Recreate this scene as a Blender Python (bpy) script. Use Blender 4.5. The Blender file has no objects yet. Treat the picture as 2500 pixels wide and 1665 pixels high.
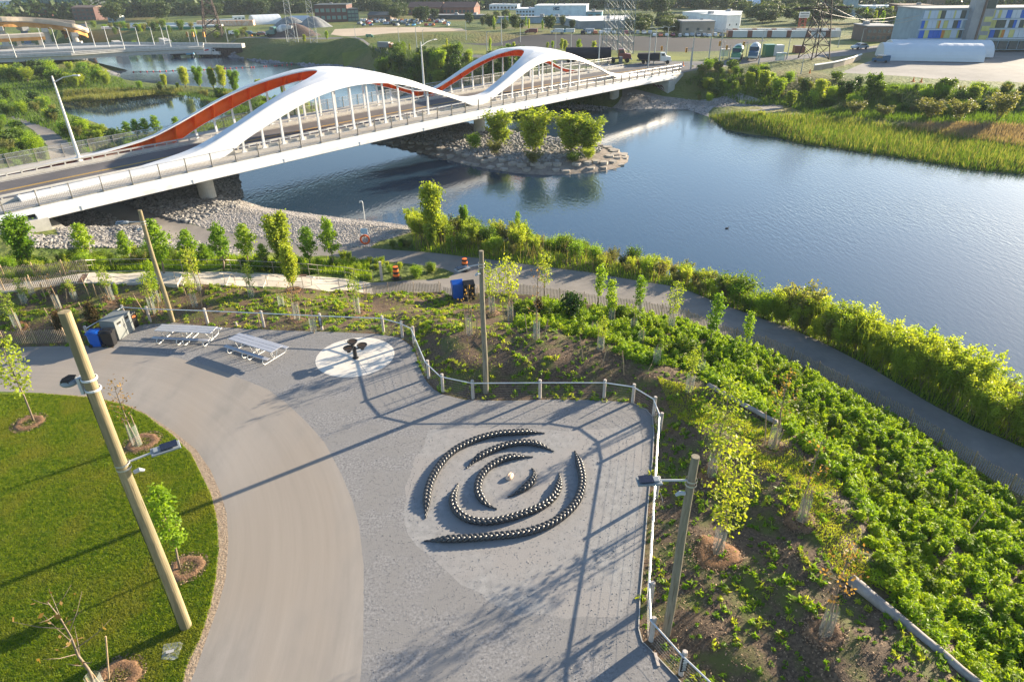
import bpy, math, random
import numpy as np
from mathutils import Vector, Matrix
from mathutils.geometry import delaunay_2d_cdt
# ------------------------------------------------------------------ camera, sky, sun, exposure
S = 2500/2354.0                      # layout measurements were taken on a 2354 px wide print of the view
FOC, NX, NY, CAMH = 1590.0, 1280.0, 3650.0, 20.0
_u = np.array([-(NX-1250), (NY-832.5), FOC]); _u /= np.linalg.norm(_u)
_F = np.array([0, 0, -1.]); _Y = _F-_F.dot(_u)*_u; _Y /= np.linalg.norm(_Y); _X = np.cross(_Y, _u)
CR = np.array([_X, _Y, _u])
scene = bpy.context.scene
COL = scene.collection
cam = bpy.data.objects.new('camera', bpy.data.cameras.new('camera')); COL.objects.link(cam)
cam.data.sensor_width = 36; cam.data.lens = FOC/2500*36
cam.data.clip_start = .5; cam.data.clip_end = 20000
M4 = Matrix([list(CR[i])+[0] for i in range(3)]+[[0, 0, 0, 1]]); M4.translation = (0, 0, CAMH)
cam.matrix_world = M4
scene.camera = cam
SUN_AZ, SUN_EL = 35.0, 16.0          # degrees from +x, degrees above the horizon
sd = Vector((math.cos(math.radians(SUN_AZ))*math.cos(math.radians(SUN_EL)), math.sin(math.radians(SUN_AZ))*math.cos(math.radians(SUN_EL)), math.sin(math.radians(SUN_EL))))
world = bpy.data.worlds.new('World'); scene.world = world; world.use_nodes = True
nt = world.node_tree; bg = nt.nodes['Background']
sky = nt.nodes.new('ShaderNodeTexSky'); sky.sky_type = 'NISHITA'; sky.sun_disc = False
sky.sun_elevation = math.radians(SUN_EL); sky.sun_rotation = math.radians(90-SUN_AZ)
sky.air_density = 1.0; sky.dust_density = .6; sky.ozone_density = 2.0
nt.links.new(sky.outputs[0], bg.inputs[0]); bg.inputs[1].default_value = 0.08
sl = bpy.data.lights.new('sun', 'SUN'); sl.energy = 5.0; sl.angle = math.radians(.55); sl.color = (1, .84, .62)
sun = bpy.data.objects.new('sun', sl); COL.objects.link(sun)
sun.rotation_mode = 'QUATERNION'; sun.rotation_quaternion = sd.to_track_quat('Z', 'Y'); sun.location = (60, 60, 90)
scene.view_settings.view_transform = 'Standard'; scene.view_settings.look = 'None'
scene.view_settings.exposure = 1.8; scene.view_settings.gamma = 1
scene.render.engine = 'CYCLES'
scene.render.resolution_x = 1024; scene.render.resolution_y = 681

def ray(px, py):
    return CR@np.array([px*S-1250, -(py*S-832.5), -FOC])
def G(px, py, z=0.0):
    """point at height z that is seen at layout pixel px,py"""
    r = ray(px, py); t = (z-CAMH)/r[2]
    return np.array([r[0]*t, r[1]*t, z])
def G2(p, z=0.0): return G(p[0], p[1], z)[:2]
rng = np.random.default_rng(7); random.seed(7)
ORD = 'first second third fourth fifth sixth seventh eighth ninth tenth eleventh twelfth thirteenth fourteenth fifteenth sixteenth seventeenth eighteenth nineteenth twentieth'.split()
def nth(i):
    if i >= 99: return 'number '+str(i+1)
    if i < 20: return ORD[i]
    tens = ['twenty', 'thirty', 'forty', 'fifty', 'sixty', 'seventy', 'eighty', 'ninety'][(i+1)//10-2]
    u = (i+1) % 10
    return (tens[:-1]+'ieth') if u == 0 else tens+'-'+ORD[u-1]

# ------------------------------------------------------------------ materials
MATS = {}
def mat(name, a, b=None, rough=.8, scale=4.0, bump=0.0, bscale=None, detail=6, spec=.3, metal=0, transl=0, alpha=1, objvar=0, c=None, cscale=.3, camt=.5, emit=None, coord='Object', stretch=None, bdist=.02):
    if name in MATS: return MATS[name]
    m = bpy.data.materials.new(name); m.use_nodes = True; n = m.node_tree.nodes; L = m.node_tree.links
    p = n['Principled BSDF']; p.inputs['Roughness'].default_value = rough; p.inputs['Specular IOR Level'].default_value = spec
    p.inputs['Metallic'].default_value = metal
    tc = n.new('ShaderNodeTexCoord'); src = tc.outputs[coord]
    if stretch:
        mp = n.new('ShaderNodeMapping'); mp.inputs['Scale'].default_value = stretch; L.new(src, mp.inputs[0]); src = mp.outputs[0]
    col = None
    if b is not None:
        t = n.new('ShaderNodeTexNoise'); t.inputs['Scale'].default_value = scale; t.inputs['Detail'].default_value = detail; t.inputs['Roughness'].default_value = .65; L.new(src, t.inputs['Vector'])
        r = n.new('ShaderNodeValToRGB'); r.color_ramp.elements[0].position = .36; r.color_ramp.elements[1].position = .64
        r.color_ramp.elements[0].color = (*a, 1); r.color_ramp.elements[1].color = (*b, 1); L.new(t.outputs[0], r.inputs[0]); col = r.outputs[0]
        if c is not None:
            t2 = n.new('ShaderNodeTexNoise'); t2.inputs['Scale'].default_value = cscale; t2.inputs['Detail'].default_value = 4; L.new(src, t2.inputs['Vector'])
            r2 = n.new('ShaderNodeMapRange'); r2.inputs[1].default_value = camt-.08; r2.inputs[2].default_value = camt+.08; L.new(t2.outputs[0], r2.inputs[0])
            mx = n.new('ShaderNodeMix'); mx.data_type = 'RGBA'; L.new(r2.outputs[0], mx.inputs[0]); L.new(col, mx.inputs[6]); mx.inputs[7].default_value = (*c, 1); col = mx.outputs[2]
    if objvar:
        oi = n.new('ShaderNodeObjectInfo'); hs = n.new('ShaderNodeHueSaturation')
        mr = n.new('ShaderNodeMapRange'); mr.inputs[3].default_value = 1-objvar; mr.inputs[4].default_value = 1+objvar; L.new(oi.outputs['Random'], mr.inputs[0]); L.new(mr.outputs[0], hs.inputs['Value'])
        mh = n.new('ShaderNodeMapRange'); mh.inputs[3].default_value = .5+objvar*.07; mh.inputs[4].default_value = .5-objvar*.07; L.new(oi.outputs['Random'], mh.inputs[0]); L.new(mh.outputs[0], hs.inputs['Hue'])
        if col is None: hs.inputs['Color'].default_value = (*a, 1)
        else: L.new(col, hs.inputs['Color'])
        col = hs.outputs[0]
    if col is None: p.inputs['Base Color'].default_value = (*a, 1)
    else: L.new(col, p.inputs['Base Color'])
    if bump:
        tb = n.new('ShaderNodeTexNoise'); tb.inputs['Scale'].default_value = bscale or scale*2; tb.inputs['Detail'].default_value = 8; L.new(src, tb.inputs['Vector'])
        bp = n.new('ShaderNodeBump'); bp.inputs['Strength'].default_value = bump; bp.inputs['Distance'].default_value = bdist; L.new(tb.outputs[0], bp.inputs['Height']); L.new(bp.outputs[0], p.inputs['Normal'])
    out = n['Material Output']; sh = p.outputs[0]
    if transl:
        tr = n.new('ShaderNodeBsdfTranslucent')
        if col is None: tr.inputs[0].default_value = (*a, 1)
        else:
            br = n.new('ShaderNodeMix'); br.data_type = 'RGBA'; br.blend_type = 'MULTIPLY'; br.inputs[0].default_value = 1; L.new(col, br.inputs[6]); br.inputs[7].default_value = (1.7, 1.6, .7, 1); L.new(br.outputs[2], tr.inputs[0])
        ms = n.new('ShaderNodeMixShader'); ms.inputs[0].default_value = transl; L.new(sh, ms.inputs[1]); L.new(tr.outputs[0], ms.inputs[2]); sh = ms.outputs[0]
    if alpha < 1:
        tp = n.new('ShaderNodeBsdfTransparent'); ms = n.new('ShaderNodeMixShader'); ms.inputs[0].default_value = alpha; L.new(tp.outputs[0], ms.inputs[1]); L.new(sh, ms.inputs[2]); sh = ms.outputs[0]
    if emit: p.inputs['Emission Color'].default_value = (*emit, 1); p.inputs['Emission Strength'].default_value = 1
    L.new(sh, out.inputs[0])
    MATS[name] = m
    return m

# ------------------------------------------------------------------ mesh helpers
class MB:
    """collects shapes that become one mesh object"""
    def __init__(s): s.v = []; s.f = []; s.n = 0
    def add(s, v, f):
        v = np.asarray(v, float).reshape(-1, 3); b = s.n
        s.v.append(v); s.n += len(v); s.f += [tuple(i+b for i in q) for q in f]; return s
    def box(s, c, size, rz=0, axes=None, taper=1.0):
        hx, hy, hz = [q/2 for q in size]
        P = np.array([(-hx, -hy, -hz), (hx, -hy, -hz), (hx, hy, -hz), (-hx, hy, -hz), (-hx*taper, -hy*taper, hz), (hx*taper, -hy*taper, hz), (hx*taper, hy*taper, hz), (-hx*taper, hy*taper, hz)])
        if axes is not None: P = P@np.array(axes)
        elif rz:
            cc, ss = math.cos(rz), math.sin(rz); P = P@np.array([(cc, ss, 0), (-ss, cc, 0), (0, 0, 1)])
        return s.add(P+np.array(c), [(0, 3, 2, 1), (4, 5, 6, 7), (0, 1, 5, 4), (1, 2, 6, 5), (2, 3, 7, 6), (3, 0, 4, 7)])
    def tube(s, pts, r, k=8, cap=True, up=(0, 0, 1)):
        pts = np.asarray(pts, float); n = len(pts)
        r = np.broadcast_to(np.asarray(r, float), (n,)) if np.ndim(r) < 2 else r
        T = np.gradient(pts, axis=0); T /= np.maximum(np.linalg.norm(T, axis=1, keepdims=True), 1e-9)
        up = np.array(up, float); A = np.cross(T, up); bad = np.linalg.norm(A, axis=1) < .05
        A[bad] = np.cross(T[bad], (1, .02, 0)); A /= np.linalg.norm(A, axis=1, keepdims=True); B = np.cross(A, T)
        th = np.linspace(0, 2*math.pi, k, endpoint=False)
        ring = pts[:, None]+r[:, None, None]*(A[:, None]*np.cos(th)[None, :, None]+B[:, None]*np.sin(th)[None, :, None])
        f = [(i*k+j, i*k+(j+1) % k, (i+1)*k+(j+1) % k, (i+1)*k+j) for i in range(n-1) for j in range(k)]
        if cap: f += [tuple(range(k))[::-1], tuple((n-1)*k+j for j in range(k))]
        return s.add(ring.reshape(-1, 3), f)
    def cyl(s, a, b, r, r2=None, k=10): return s.tube([a, b], [r, r if r2 is None else r2], k)
    def lathe(s, prof, c=(0, 0, 0), k=24):
        th = np.linspace(0, 2*math.pi, k, endpoint=False); P = np.array([(r*math.cos(t), r*math.sin(t), z) for r, z in prof for t in th])+np.array(c)
        f = [(i*k+j, i*k+(j+1) % k, (i+1)*k+(j+1) % k, (i+1)*k+j) for i in range(len(prof)-1) for j in range(k)]
        return s.add(P, f)
    def prism(s, poly, z0, z1):
        n = len(poly); P = [(x, y, z0) for x, y in poly]+[(x, y, z1) for x, y in poly]
        return s.add(P, [tuple(range(n))[::-1], tuple(range(n, 2*n))]+[(i, (i+1) % n, n+(i+1) % n, n+i) for i in range(n)])
    def sheet(s, rows):
        R = np.asarray(rows, float); a, b = R.shape[:2]
        return s.add(R.reshape(-1, 3), [(i*b+j, i*b+j+1, (i+1)*b+j+1, (i+1)*b+j) for i in range(a-1) for j in range(b-1)])
    def build(s, name, m, parent=None, smooth=False, bevel=0, kind=None, loc=None):
        me = bpy.data.meshes.new(name)
        v = np.concatenate(s.v) if s.v else np.zeros((0, 3))
        if loc is not None: v = v-np.array(loc)
        me.from_pydata(v.tolist(), [], s.f); me.update()
        if m: me.materials.append(m)
        if smooth: me.shade_smooth()
        o = bpy.data.objects.new(name, me); COL.objects.link(o)
        if loc is not None: o.location = loc
        if parent: o.parent = parent
        if kind: o['kind'] = kind
        if bevel:
            bv = o.modifiers.new('bevel', 'BEVEL'); bv.width = bevel; bv.segments = 2; bv.limit_method = 'ANGLE'
        return o
def fastmesh(name, V, nper, m, parent=None, kind=None, smooth=False):
    """V: (nfaces, nper, 3) loose polygons"""
    V = np.asarray(V, np.float32); nf = len(V); me = bpy.data.meshes.new(name)
    me.vertices.add(nf*nper); me.vertices.foreach_set('co', V.ravel())
    me.loops.add(nf*nper); me.loops.foreach_set('vertex_index', np.arange(nf*nper, dtype=np.int32))
    me.polygons.add(nf); me.polygons.foreach_set('loop_start', np.arange(0, nf*nper, nper, dtype=np.int32)); me.polygons.foreach_set('loop_total', np.full(nf, nper, np.int32))
    me.update(calc_edges=True)
    for q in (m if isinstance(m, list) else [m]): me.materials.append(q)
    o = bpy.data.objects.new(name, me); COL.objects.link(o)
    if parent: o.parent = parent
    if kind: o['kind'] = kind
    return o
def tag(o, label, cat, group=None):
    o['label'] = label; o['category'] = cat
    if group: o['group'] = group
    return o
def thing(name, label, cat, loc=(0, 0, 0), rz=0, group=None):
    o = bpy.data.objects.new(name, None); COL.objects.link(o); o.empty_display_size = .2
    o.location = [float(q) for q in loc]; o.rotation_euler = (0, 0, rz); return tag(o, label, cat, group)
def dup(root, loc, rz=0, scale=1, label=None, group=None):
    r = root.copy(); COL.objects.link(r); r.location = [float(q) for q in loc]; r.rotation_euler = (0, 0, rz)
    r.scale = scale if hasattr(scale, '__len__') else (scale,)*3
    if label: r['label'] = label
    if group: r['group'] = group
    for ch in root.children:
        c = ch.copy(); COL.objects.link(c); c.parent = r
        for g in ch.children:
            d = g.copy(); COL.objects.link(d); d.parent = c
    return r
# ------------------------------------------------------------------ layout outlines
WZ = -1.8
RIVER = [(545,400),(556,440),(553,460),(610,478),(700,490),(800,503),(890,512),(945,520),(1000,532),(1100,548),(1200,562),(1350,588),(1487,617),(1600,652),(1700,692),(1830,742),(1950,782),(2090,838),(2236,916),(2354,985),(2600,1130),(3300,1300),(3300,520),(2700,440),(2354,402),(2236,392),(2103,369),(1986,352),(1903,339),(1842,332),(1782,316),(1720,309),(1669,299),(1629,269),(1581,252),(1500,250),(1441,254),(1391,246),(1281,232),(1200,228),(1100,218),(985,200),(880,185),(840,162),(783,152),(712,149),(633,143),(524,132),(500,120),(430,113),(280,116),(190,107),(125,104),(50,120),(-60,140),(-200,170),(-200,185),(0,166),(60,164),(117,162),(177,163),(230,159),(293,162),(275,170),(265,180),(300,186),(350,192),(430,198),(520,204),(578,213),(600,222),(640,228),(700,238),(740,252),(775,270),(790,290),(700,335),(600,365)]
POND = [(143,233),(233,230),(333,220),(400,217),(467,220),(545,236),(560,246),(470,290),(400,305),(330,314),(283,314),(267,304),(221,283),(175,267),(149,260)]
ISLAND = [(815,314),(835,323),(902,336),(961,350),(1010,364),(1076,381),(1186,399),(1250,403),(1303,402),(1386,394),(1425,385),(1443,373),(1446,359),(1420,347),(1380,338),(1270,320),(1119,299),(1086,289),(1032,282),(999,285),(900,292)]
ASPH = [(-400,800),(-150,800),(0,800),(100,796),(200,795),(262,800),(300,803),(377,815),(414,824),(480,842),(530,861),(575,878),(617,896),(660,928),(701,966),(745,1015),(785,1090),(810,1150),(826,1210),(836,1300),(836,1380),(835,1470),(828,1568),(800,1720),(330,1720),(390,1640),(437,1568),(451,1535),(477,1461),(501,1395),(519,1328),(525,1245),(521,1180),(511,1143),(484,1080),(451,1033),(401,993),(334,949),(284,926),(214,911),(100,903),(0,900),(-150,903),(-400,912)]
PLAZA = [(262,800),(258,785),(300,762),(322,746),(400,742),(501,752),(634,759),(785,764),(869,768),(919,776),(946,796),(956,815),(962,836),(970,858),(982,879),(997,895),(1016,906),(1069,919),(1153,921),(1286,918),(1386,920),(1453,926),(1486,943),(1500,960),(1503,1000),(1500,1060),(1494,1110),(1487,1188),(1480,1278),(1471,1378),(1468,1445),(1476,1475),(1503,1502),(1553,1555),(1700,1720),(800,1720),(828,1568),(835,1470),(836,1380),(836,1300),(826,1210),(810,1150),(785,1090),(745,1015),(701,966),(660,928),(617,896),(575,878),(530,861),(480,842),(414,824),(377,815),(300,803)]
FINE = [(985,988),(1040,983),(1100,982),(1200,984),(1300,990),(1380,986),(1440,978),(1478,990),(1484,1060),(1478,1120),(1470,1200),(1463,1290),(1452,1380),(1420,1412),(1340,1424),(1260,1412),(1200,1420),(1155,1400),(1120,1382),(1100,1358),(1060,1340),(1030,1312),(985,1282),(962,1250),(935,1220),(928,1180),(932,1120),(945,1090),(955,1050),(972,1030)]
DIRT = [(100,903),(214,911),(284,926),(334,949),(401,993),(451,1033),(484,1080),(511,1143),(521,1180),(525,1245),(519,1328),(501,1395),(477,1461),(451,1535),(437,1568),(390,1640),(372,1640),(419,1568),(431,1512),(461,1461),(481,1395),(494,1328),(500,1261),(497,1195),(486,1140),(462,1090),(438,1042),(394,999),(330,953),(282,930),(213,915),(100,906)]
LAWN = [(-400,912),(-150,903),(0,900),(100,904),(214,912),(284,927),(334,950),(401,994),(451,1034),(484,1082),(500,1150),(505,1245),(500,1328),(485,1395),(465,1461),(440,1535),(425,1568),(330,1720),(-900,1720),(-900,912)]
RPATH = [(150,372),(244,459),(267,462),(334,486),(401,507),(467,523),(568,541),(618,549),(684,564),(785,568),(850,570),(969,579),(1119,596),(1219,609),(1353,626),(1487,649),(1571,664),(1669,703),(1819,756),(2003,846),(2136,926),(2236,980),(2354,1030),(2700,1210),(2700,1330),(2450,1190),(2354,1142),(2310,1118),(2220,1062),(2143,1008),(2063,955),(1986,918),(1913,878),(1846,842),(1796,815),(1729,792),(1655,770),(1571,736),(1503,721),(1420,708),(1353,699),(1306,690),(1219,678),(1119,670),(1062,681),(1022,679),(1012,671),(936,673),(858,676),(850,650),(900,648),(985,643),(1030,640),(1045,628),(1020,618),(960,609),(870,600),(800,592),(743,588),(684,590),(601,579),(518,564),(434,551),(367,538),(301,519),(257,497),(187,469),(120,372)]
STAIRS = [(-200,670),(0,656),(79,646),(129,639),(184,629),(221,626),(349,624),(433,626),(525,625),(615,629),(719,635),(795,641),(850,650),(858,676),(835,673),(795,667),(713,663),(631,659),(547,658),(475,654),(395,652),(349,650),(257,653),(208,651),(184,652),(110,660),(0,672),(-200,690)]
RIPL = [(40,540),(134,543),(127,496),(160,470),(187,469),(257,497),(301,519),(367,538),(434,551),(518,564),(601,579),(580,590),(501,589),(430,578),(367,571),(317,569),(167,573),(67,569),(30,560)]
RIPR = [(215,440),(267,462),(334,486),(401,507),(440,514),(470,500),(501,489),(545,475),(556,456),(556,440),(545,400),(400,380),(300,400)]
BEACH = [(440,514),(467,523),(568,541),(684,564),(785,568),(850,569),(868,556),(900,548),(945,535),(945,520),(890,512),(800,503),(700,490),(610,478),(553,460),(545,475),(501,489),(470,500)]
PATH2 = [(27,267),(60,276),(110,295),(150,319),(177,346),(200,380),(150,392),(117,369),(110,336),(80,302),(55,286),(27,272)]
GSHORE = [(1441,254),(1391,246),(1281,232),(1281,222),(1380,222),(1440,214),(1560,214),(1650,226),(1756,233),(1700,246),(1640,248),(1629,258),(1629,269),(1581,252),(1500,250)]
RPATH3 = [(1430,217),(1569,227),(1640,236),(1700,238),(1756,235),(1799,244),(1800,250),(1760,256),(1690,259),(1640,262),(1690,256),(1756,252),(1745,246),(1640,244),(1569,236),(1430,224)]
REVET = [(524,122),(600,130),(680,136),(760,140),(845,148),(860,160),(880,185),(840,162),(783,152),(712,149),(633,143),(524,132)]
GRAVSPIT = [(177,163),(230,159),(293,162),(275,170),(265,180),(240,178),(210,170)]
DARKLOT = [(1059,100),(1139,90),(1202,83),(1252,79),(1400,82),(1571,87),(1680,90),(1766,93),(1702,106),(1679,117),(1569,120),(1452,117),(1252,112),(1139,107)]
LOT = [(1930,168),(1975,150),(2010,138),(2030,126),(2120,118),(2600,112),(2700,200),(2354,190),(2250,187),(2135,181),(2030,173)]
ROAD = [(470,110),(640,115),(785,117),(900,120),(1019,124),(1136,129),(1300,140),(1440,150),(1500,140),(1569,142),(1700,137),(1803,130),(1950,115),(2036,103),(2075,90),(2105,80),(2118,86),(2100,100),(2060,112),(1960,127),(1840,137),(1780,142),(1700,149),(1629,158),(1570,166),(1500,172),(1400,160),(1300,149),(1136,138),(1019,131),(900,126),(785,121),(640,119),(470,116)]
MOWN = [(785,106),(1040,102),(1059,104),(1139,111),(1252,116),(1452,121),(1569,124),(1679,121),(1702,110),(1766,97),(1800,92),(2060,98),(1950,112),(1803,127),(1569,138),(1440,144),(1300,137),(1136,126),(1019,120),(785,113)]
SAND = [(770,68),(860,64),(960,63),(1060,66),(1080,73),(960,77),(860,82),(790,84),(760,80)]
def arr(poly, z): return np.array([G2(p, z) for p in poly])
Wriver, Wpond, Wisl = arr(RIVER, WZ), arr(POND, WZ), arr(ISLAND, WZ)
Wasph, Wplaza, Wlawn = arr(ASPH, 0), arr(PLAZA, 0), arr(LAWN, 0)
def inside(P, poly):
    x, y = P[:, 0], P[:, 1]; c = np.zeros(len(P), bool); j = len(poly)-1
    for i in range(len(poly)):
        xi, yi = poly[i]; xj, yj = poly[j]
        m = ((yi > y) != (yj > y))
        if m.any(): c ^= m & (x < (xj-xi)*(y-yi)/(yj-yi+1e-12)+xi)
        j = i
    return c
def pdist(P, poly, closed=True):
    A = np.asarray(poly); B = np.roll(A, -1, 0)
    if not closed: A, B = A[:-1], B[:-1]
    d = np.full(len(P), 1e9)
    for a, b in zip(A, B):
        ab = b-a; t = np.clip(((P-a)@ab)/(ab@ab+1e-12), 0, 1); q = a+t[:, None]*ab
        d = np.minimum(d, np.hypot(*(P-q).T))
    return d
CTRL = [(80,650,1.5),(184,640,1.5),(349,637,1.0),(433,640,.8),(500,640,.5),(600,643,.1),(690,648,-.3),(780,655,-.75),(850,660,-1.2),
 (187,469,-1.0),(334,500,-1.1),(467,540,-1.2),(600,560,-1.2),(750,575,-1.2),(870,590,-1.2),(1050,630,-1.2),(1219,640,-1.2),(1400,680,-1.2),(1571,705,-1.2),(1729,750,-1.2),(1913,840,-1.2),(2063,910,-1.2),(2220,1010,-1.2),(2354,1080,-1.2),(2650,1230,-1.2),
 (900,620,-1.1),(700,620,-.9),(500,605,-.3),(300,600,.5),(150,600,.9),(60,560,1.6),(150,550,1.2),(250,550,.2),(0,600,1.6),(-200,600,2.0),
 (0,720,1.0),(150,710,.8),(300,700,.6),(450,700,.3),(600,710,.1),(750,715,-.1),(900,700,-.5),(1016,690,-.9),(1062,690,-1.1),(1119,685,-1.1),(1219,690,-1.1),(1306,700,-1.1),
 (950,730,.1),(1000,760,.5),(1080,790,.7),(1150,770,1.0),(1250,775,1.15),(1350,790,1.0),(1100,720,-.2),(1250,720,-.4),(1420,760,-.2),(1480,860,.7),(1600,900,.9),(1720,980,1.0),(1830,1060,1.05),(1920,1180,1.1),(1960,1320,1.1),(2000,1450,1.1),(2060,1560,1.0),(2150,1700,1.0),
 (1640,1200,.35),(1620,1320,.3),(1660,1450,.35),(1760,1560,.5),(2100,1230,.2),(2200,1350,.1),(2300,1300,-.4),(2250,1200,-.6),(2050,1060,-.1),(1900,960,-.2),(1800,880,-.5),(1700,850,0),(1550,800,0),(2354,1200,-.9),(2354,1450,-.1),
 (500,95,2.8),(700,100,2.8),(900,60,2.8),(1300,60,2.8),(1700,60,2.8),(2300,40,2.8),(785,117,2.8),(1100,127,2.8),(1400,145,2.8),(1560,152,2.8),(1800,137,2.8),(2000,115,2.8),(1650,163,2.6),(1700,175,2.0),(1800,165,2.4),(1900,175,2.2),(1250,130,2.8),(800,90,4.3),(900,82,4.8),(1000,78,4.8),(1100,76,4.6),(1200,73,4.2),(900,106,2.8),(1000,102,2.8),(1100,99,2.8),(900,72,2.8),(1100,67,2.8),(100,60,2.8),(-100,60,2.8),
 (1700,205,.6),(1900,215,.5),(2100,205,1.8),(2300,210,1.8),(2000,175,2.2),(2200,150,2.3),(2500,150,2.3),(1900,255,-1.1),(2100,260,-1),(2300,260,-.8),(1800,232,-.9),(2200,340,-1.5),(2000,310,-1.5),(2500,350,-1.4),(1600,230,-1.3),(1750,240,-1.2),
 (1000,145,2.4),(1200,152,2.4),(1100,190,-.5),(900,132,2.5),(950,172,.0),(650,121,2.5),(750,128,2.5),(600,120,2.5),
 (100,200,-.3),(300,200,-.8),(500,212,-1),(650,240,-.9),(60,290,-.2),(130,330,-.3),(200,320,-.5),(30,350,.6),(100,385,.3),(200,370,-.6),(0,400,1.5),(150,372,-.7),(-150,350,1.2)]
CP = np.array([G(x, y, z) for x, y, z in CTRL]); CR0 = np.hypot(CP[:, 0], CP[:, 1])
def smooth(t): t = np.clip(t, 0, 1); return t*t*(3-2*t)
def hgt(P):
    """ground height at world points P (n,2)"""
    P = np.atleast_2d(np.asarray(P, float)); r = np.hypot(P[:, 0], P[:, 1])
    d2 = (P[:, None, 0]-CP[None, :, 0])**2+(P[:, None, 1]-CP[None, :, 1])**2
    w = 1/(d2/(CR0[None]*.05)**2+.02)**2.2; h = (w*CP[None, :, 2]).sum(1)/w.sum(1)
    far = smooth((r-330)/120); h = h*(1-far)+2.8*far
    # flat paved ground
    nb = r < 90; 
    if nb.any():
        Q = P[nb]; ins = inside(Q, Wasph) | inside(Q, Wplaza) | inside(Q, Wlawn)
        d = np.minimum(np.minimum(pdist(Q, Wasph), pdist(Q, Wplaza)), pdist(Q, Wlawn))
        k = np.where(ins, 0, smooth((d-.1)/2.6)); hn = h[nb]*k
        x, y = Q[:, 0], Q[:, 1]
        bed = smooth((d-.6)/2)*(~ins)*(hn > -1)
        hn = hn+bed*(.05*np.sin(x*1.1+1.3*np.sin(y*.7))+.04*np.sin(y*1.7+x*.4)+.04*np.sin(3.1*x+2.2*y))
        h[nb] = hn
    dr, di = pdist(P, Wriver), pdist(P, Wpond); ds = pdist(P, Wisl)
    onisl = inside(P, Wisl)
    d = np.minimum(dr, di); wb = 2.5+.02*r
    h = WZ+(h-WZ)*smooth(d/wb)
    h = np.where((inside(P, Wriver) | (ds < .2)) & ~onisl, WZ, h)
    h = np.where(onisl, WZ+.75*smooth(ds/2.2)+.25*smooth((ds-2)/3), h)
    return np.maximum(h, WZ)
def T(px, py, dz=0.0):
    """point on the ground seen at px,py"""
    z = 0.0
    for i in range(14):
        g = G(px, py, z); hz = float(hgt(g[None, :2])[0])+dz; z = z+(hz-z)*.7
    g = G(px, py, z); g[2] = float(hgt(g[None, :2])[0]); return g
def tops(px, py, base):
    """height of the thing standing at base whose top is seen at px,py"""
    r = ray(px, py); s = np.hypot(base[0], base[1])/np.hypot(r[0], r[1]); return CAMH+r[2]*s-base[2]
def Tpoly(poly): return np.array([T(*p)[:2] for p in poly])
# regions in order of priority: name, outline in world metres, material key
REG = []
def densify(poly):
    out = []
    for a, b in zip(poly, np.roll(poly, -1, 0)):
        L = np.hypot(*(b-a)); n = max(1, int(L/(.3+.02*np.hypot(*((a+b)/2)))))
        out += [a+(b-a)*i/n for i in range(n)]
    return np.array(out)
def jitter(poly, amp):
    P = densify(poly); P = P+rng.normal(0, 1, P.shape)*amp; return P
REG.append(('island_stone', Wisl))
REG.append(('river_water', Wriver)); REG.append(('pond_water', Wpond))
REG.append(('fine_gravel', jitter(arr(FINE, 0), .07)))
REG.append(('asphalt_path', Wasph)); REG.append(('gravel_plaza', Wplaza))
REG.append(('dirt_strip', arr(DIRT, 0))); REG.append(('lawn_ground', Wlawn))
REG.append(('river_path', Tpoly(RPATH)))
REG.append(('stair_ground', Tpoly(STAIRS)))
for n_, p_ in (('riprap_ground', RIPL), ('riprap_bank', RIPR), ('pebble_beach', BEACH), ('park_path', PATH2), ('shore_path', RPATH3), ('gravel_shore', GSHORE), ('revetment', REVET), ('gravel_spit', GRAVSPIT), ('dark_lot', DARKLOT), ('parking_lot', LOT), ('road', ROAD), ('sand_yard', SAND), ('mown_field', MOWN)):
    REG.append((n_, Tpoly(p_)))
BEDL = Tpoly([(-200,690),(0,672),(110,660),(257,653),(395,652),(547,658),(713,663),(835,673),(858,676),(936,673),(1016,671),(1062,682),(1119,671),(1219,680),(1306,692),(1353,701),(1420,710),(1503,723),(1571,738),(1655,773),(1729,795),(1796,818),(1846,845),(1913,882),(1986,922),(2063,959),(2143,1012),(2220,1066),(2310,1122),(2354,1146),(2450,1194),(2700,1335),(2700,1720),(1700,1720),(1553,1555),(1503,1502),(1476,1475),(1468,1445),(1471,1378),(1480,1278),(1487,1188),(1494,1110),(1500,1060),(1503,1000),(1500,960),(1486,943),(1453,926),(1386,920),(1286,918),(1153,921),(1069,919),(1016,906),(997,895),(982,879),(970,858),(962,836),(956,815),(946,796),(919,776),(869,768),(785,764),(634,759),(501,752),(400,742),(322,746),(300,762),(258,785),(262,800),(200,795),(100,796),(0,800),(-200,800)])
REG.append(('mulch_bed', BEDL))
pts = []; edges = []
def addloop(P):
    b = len(pts); pts.extend([tuple(q) for q in P]); n = len(P); edges.extend([(b+i, b+(i+1) % n) for i in range(n)])
for n_, P_ in REG: addloop(densify(P_))
rr = 7.0; k_ = 0
while rr < 1300:
    st = .022 if rr < 120 else .035
    az = np.arange(-.98, .98, st)+(.5*st if k_ % 2 else 0)
    for a in az: pts.append((rr*math.sin(a)+rng.normal(0, .1*st*rr), rr*math.cos(a)+rng.normal(0, .1*st*rr)))
    rr *= 1+st; k_ += 1
for x in range(-60, 61, 6):
    for y in range(-30, 7, 6): pts.append((x, y))
for q in ((-9000, -200), (9000, -200), (9000, 14000), (-9000, 14000), (-9000, 3000), (9000, 3000), (0, 14000), (0, 4000), (-3000, 4000), (3000, 4000)): pts.append(q)
vv, _, ff, _, _, _ = delaunay_2d_cdt([Vector(p) for p in pts], edges, [], 0, 1e-5)
VV = np.array([tuple(v) for v in vv]); FF = np.array([tuple(f) for f in ff if len(f) == 3])
VH = np.concatenate([hgt(VV[i:i+4000]) for i in range(0, len(VV), 4000)])
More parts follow.
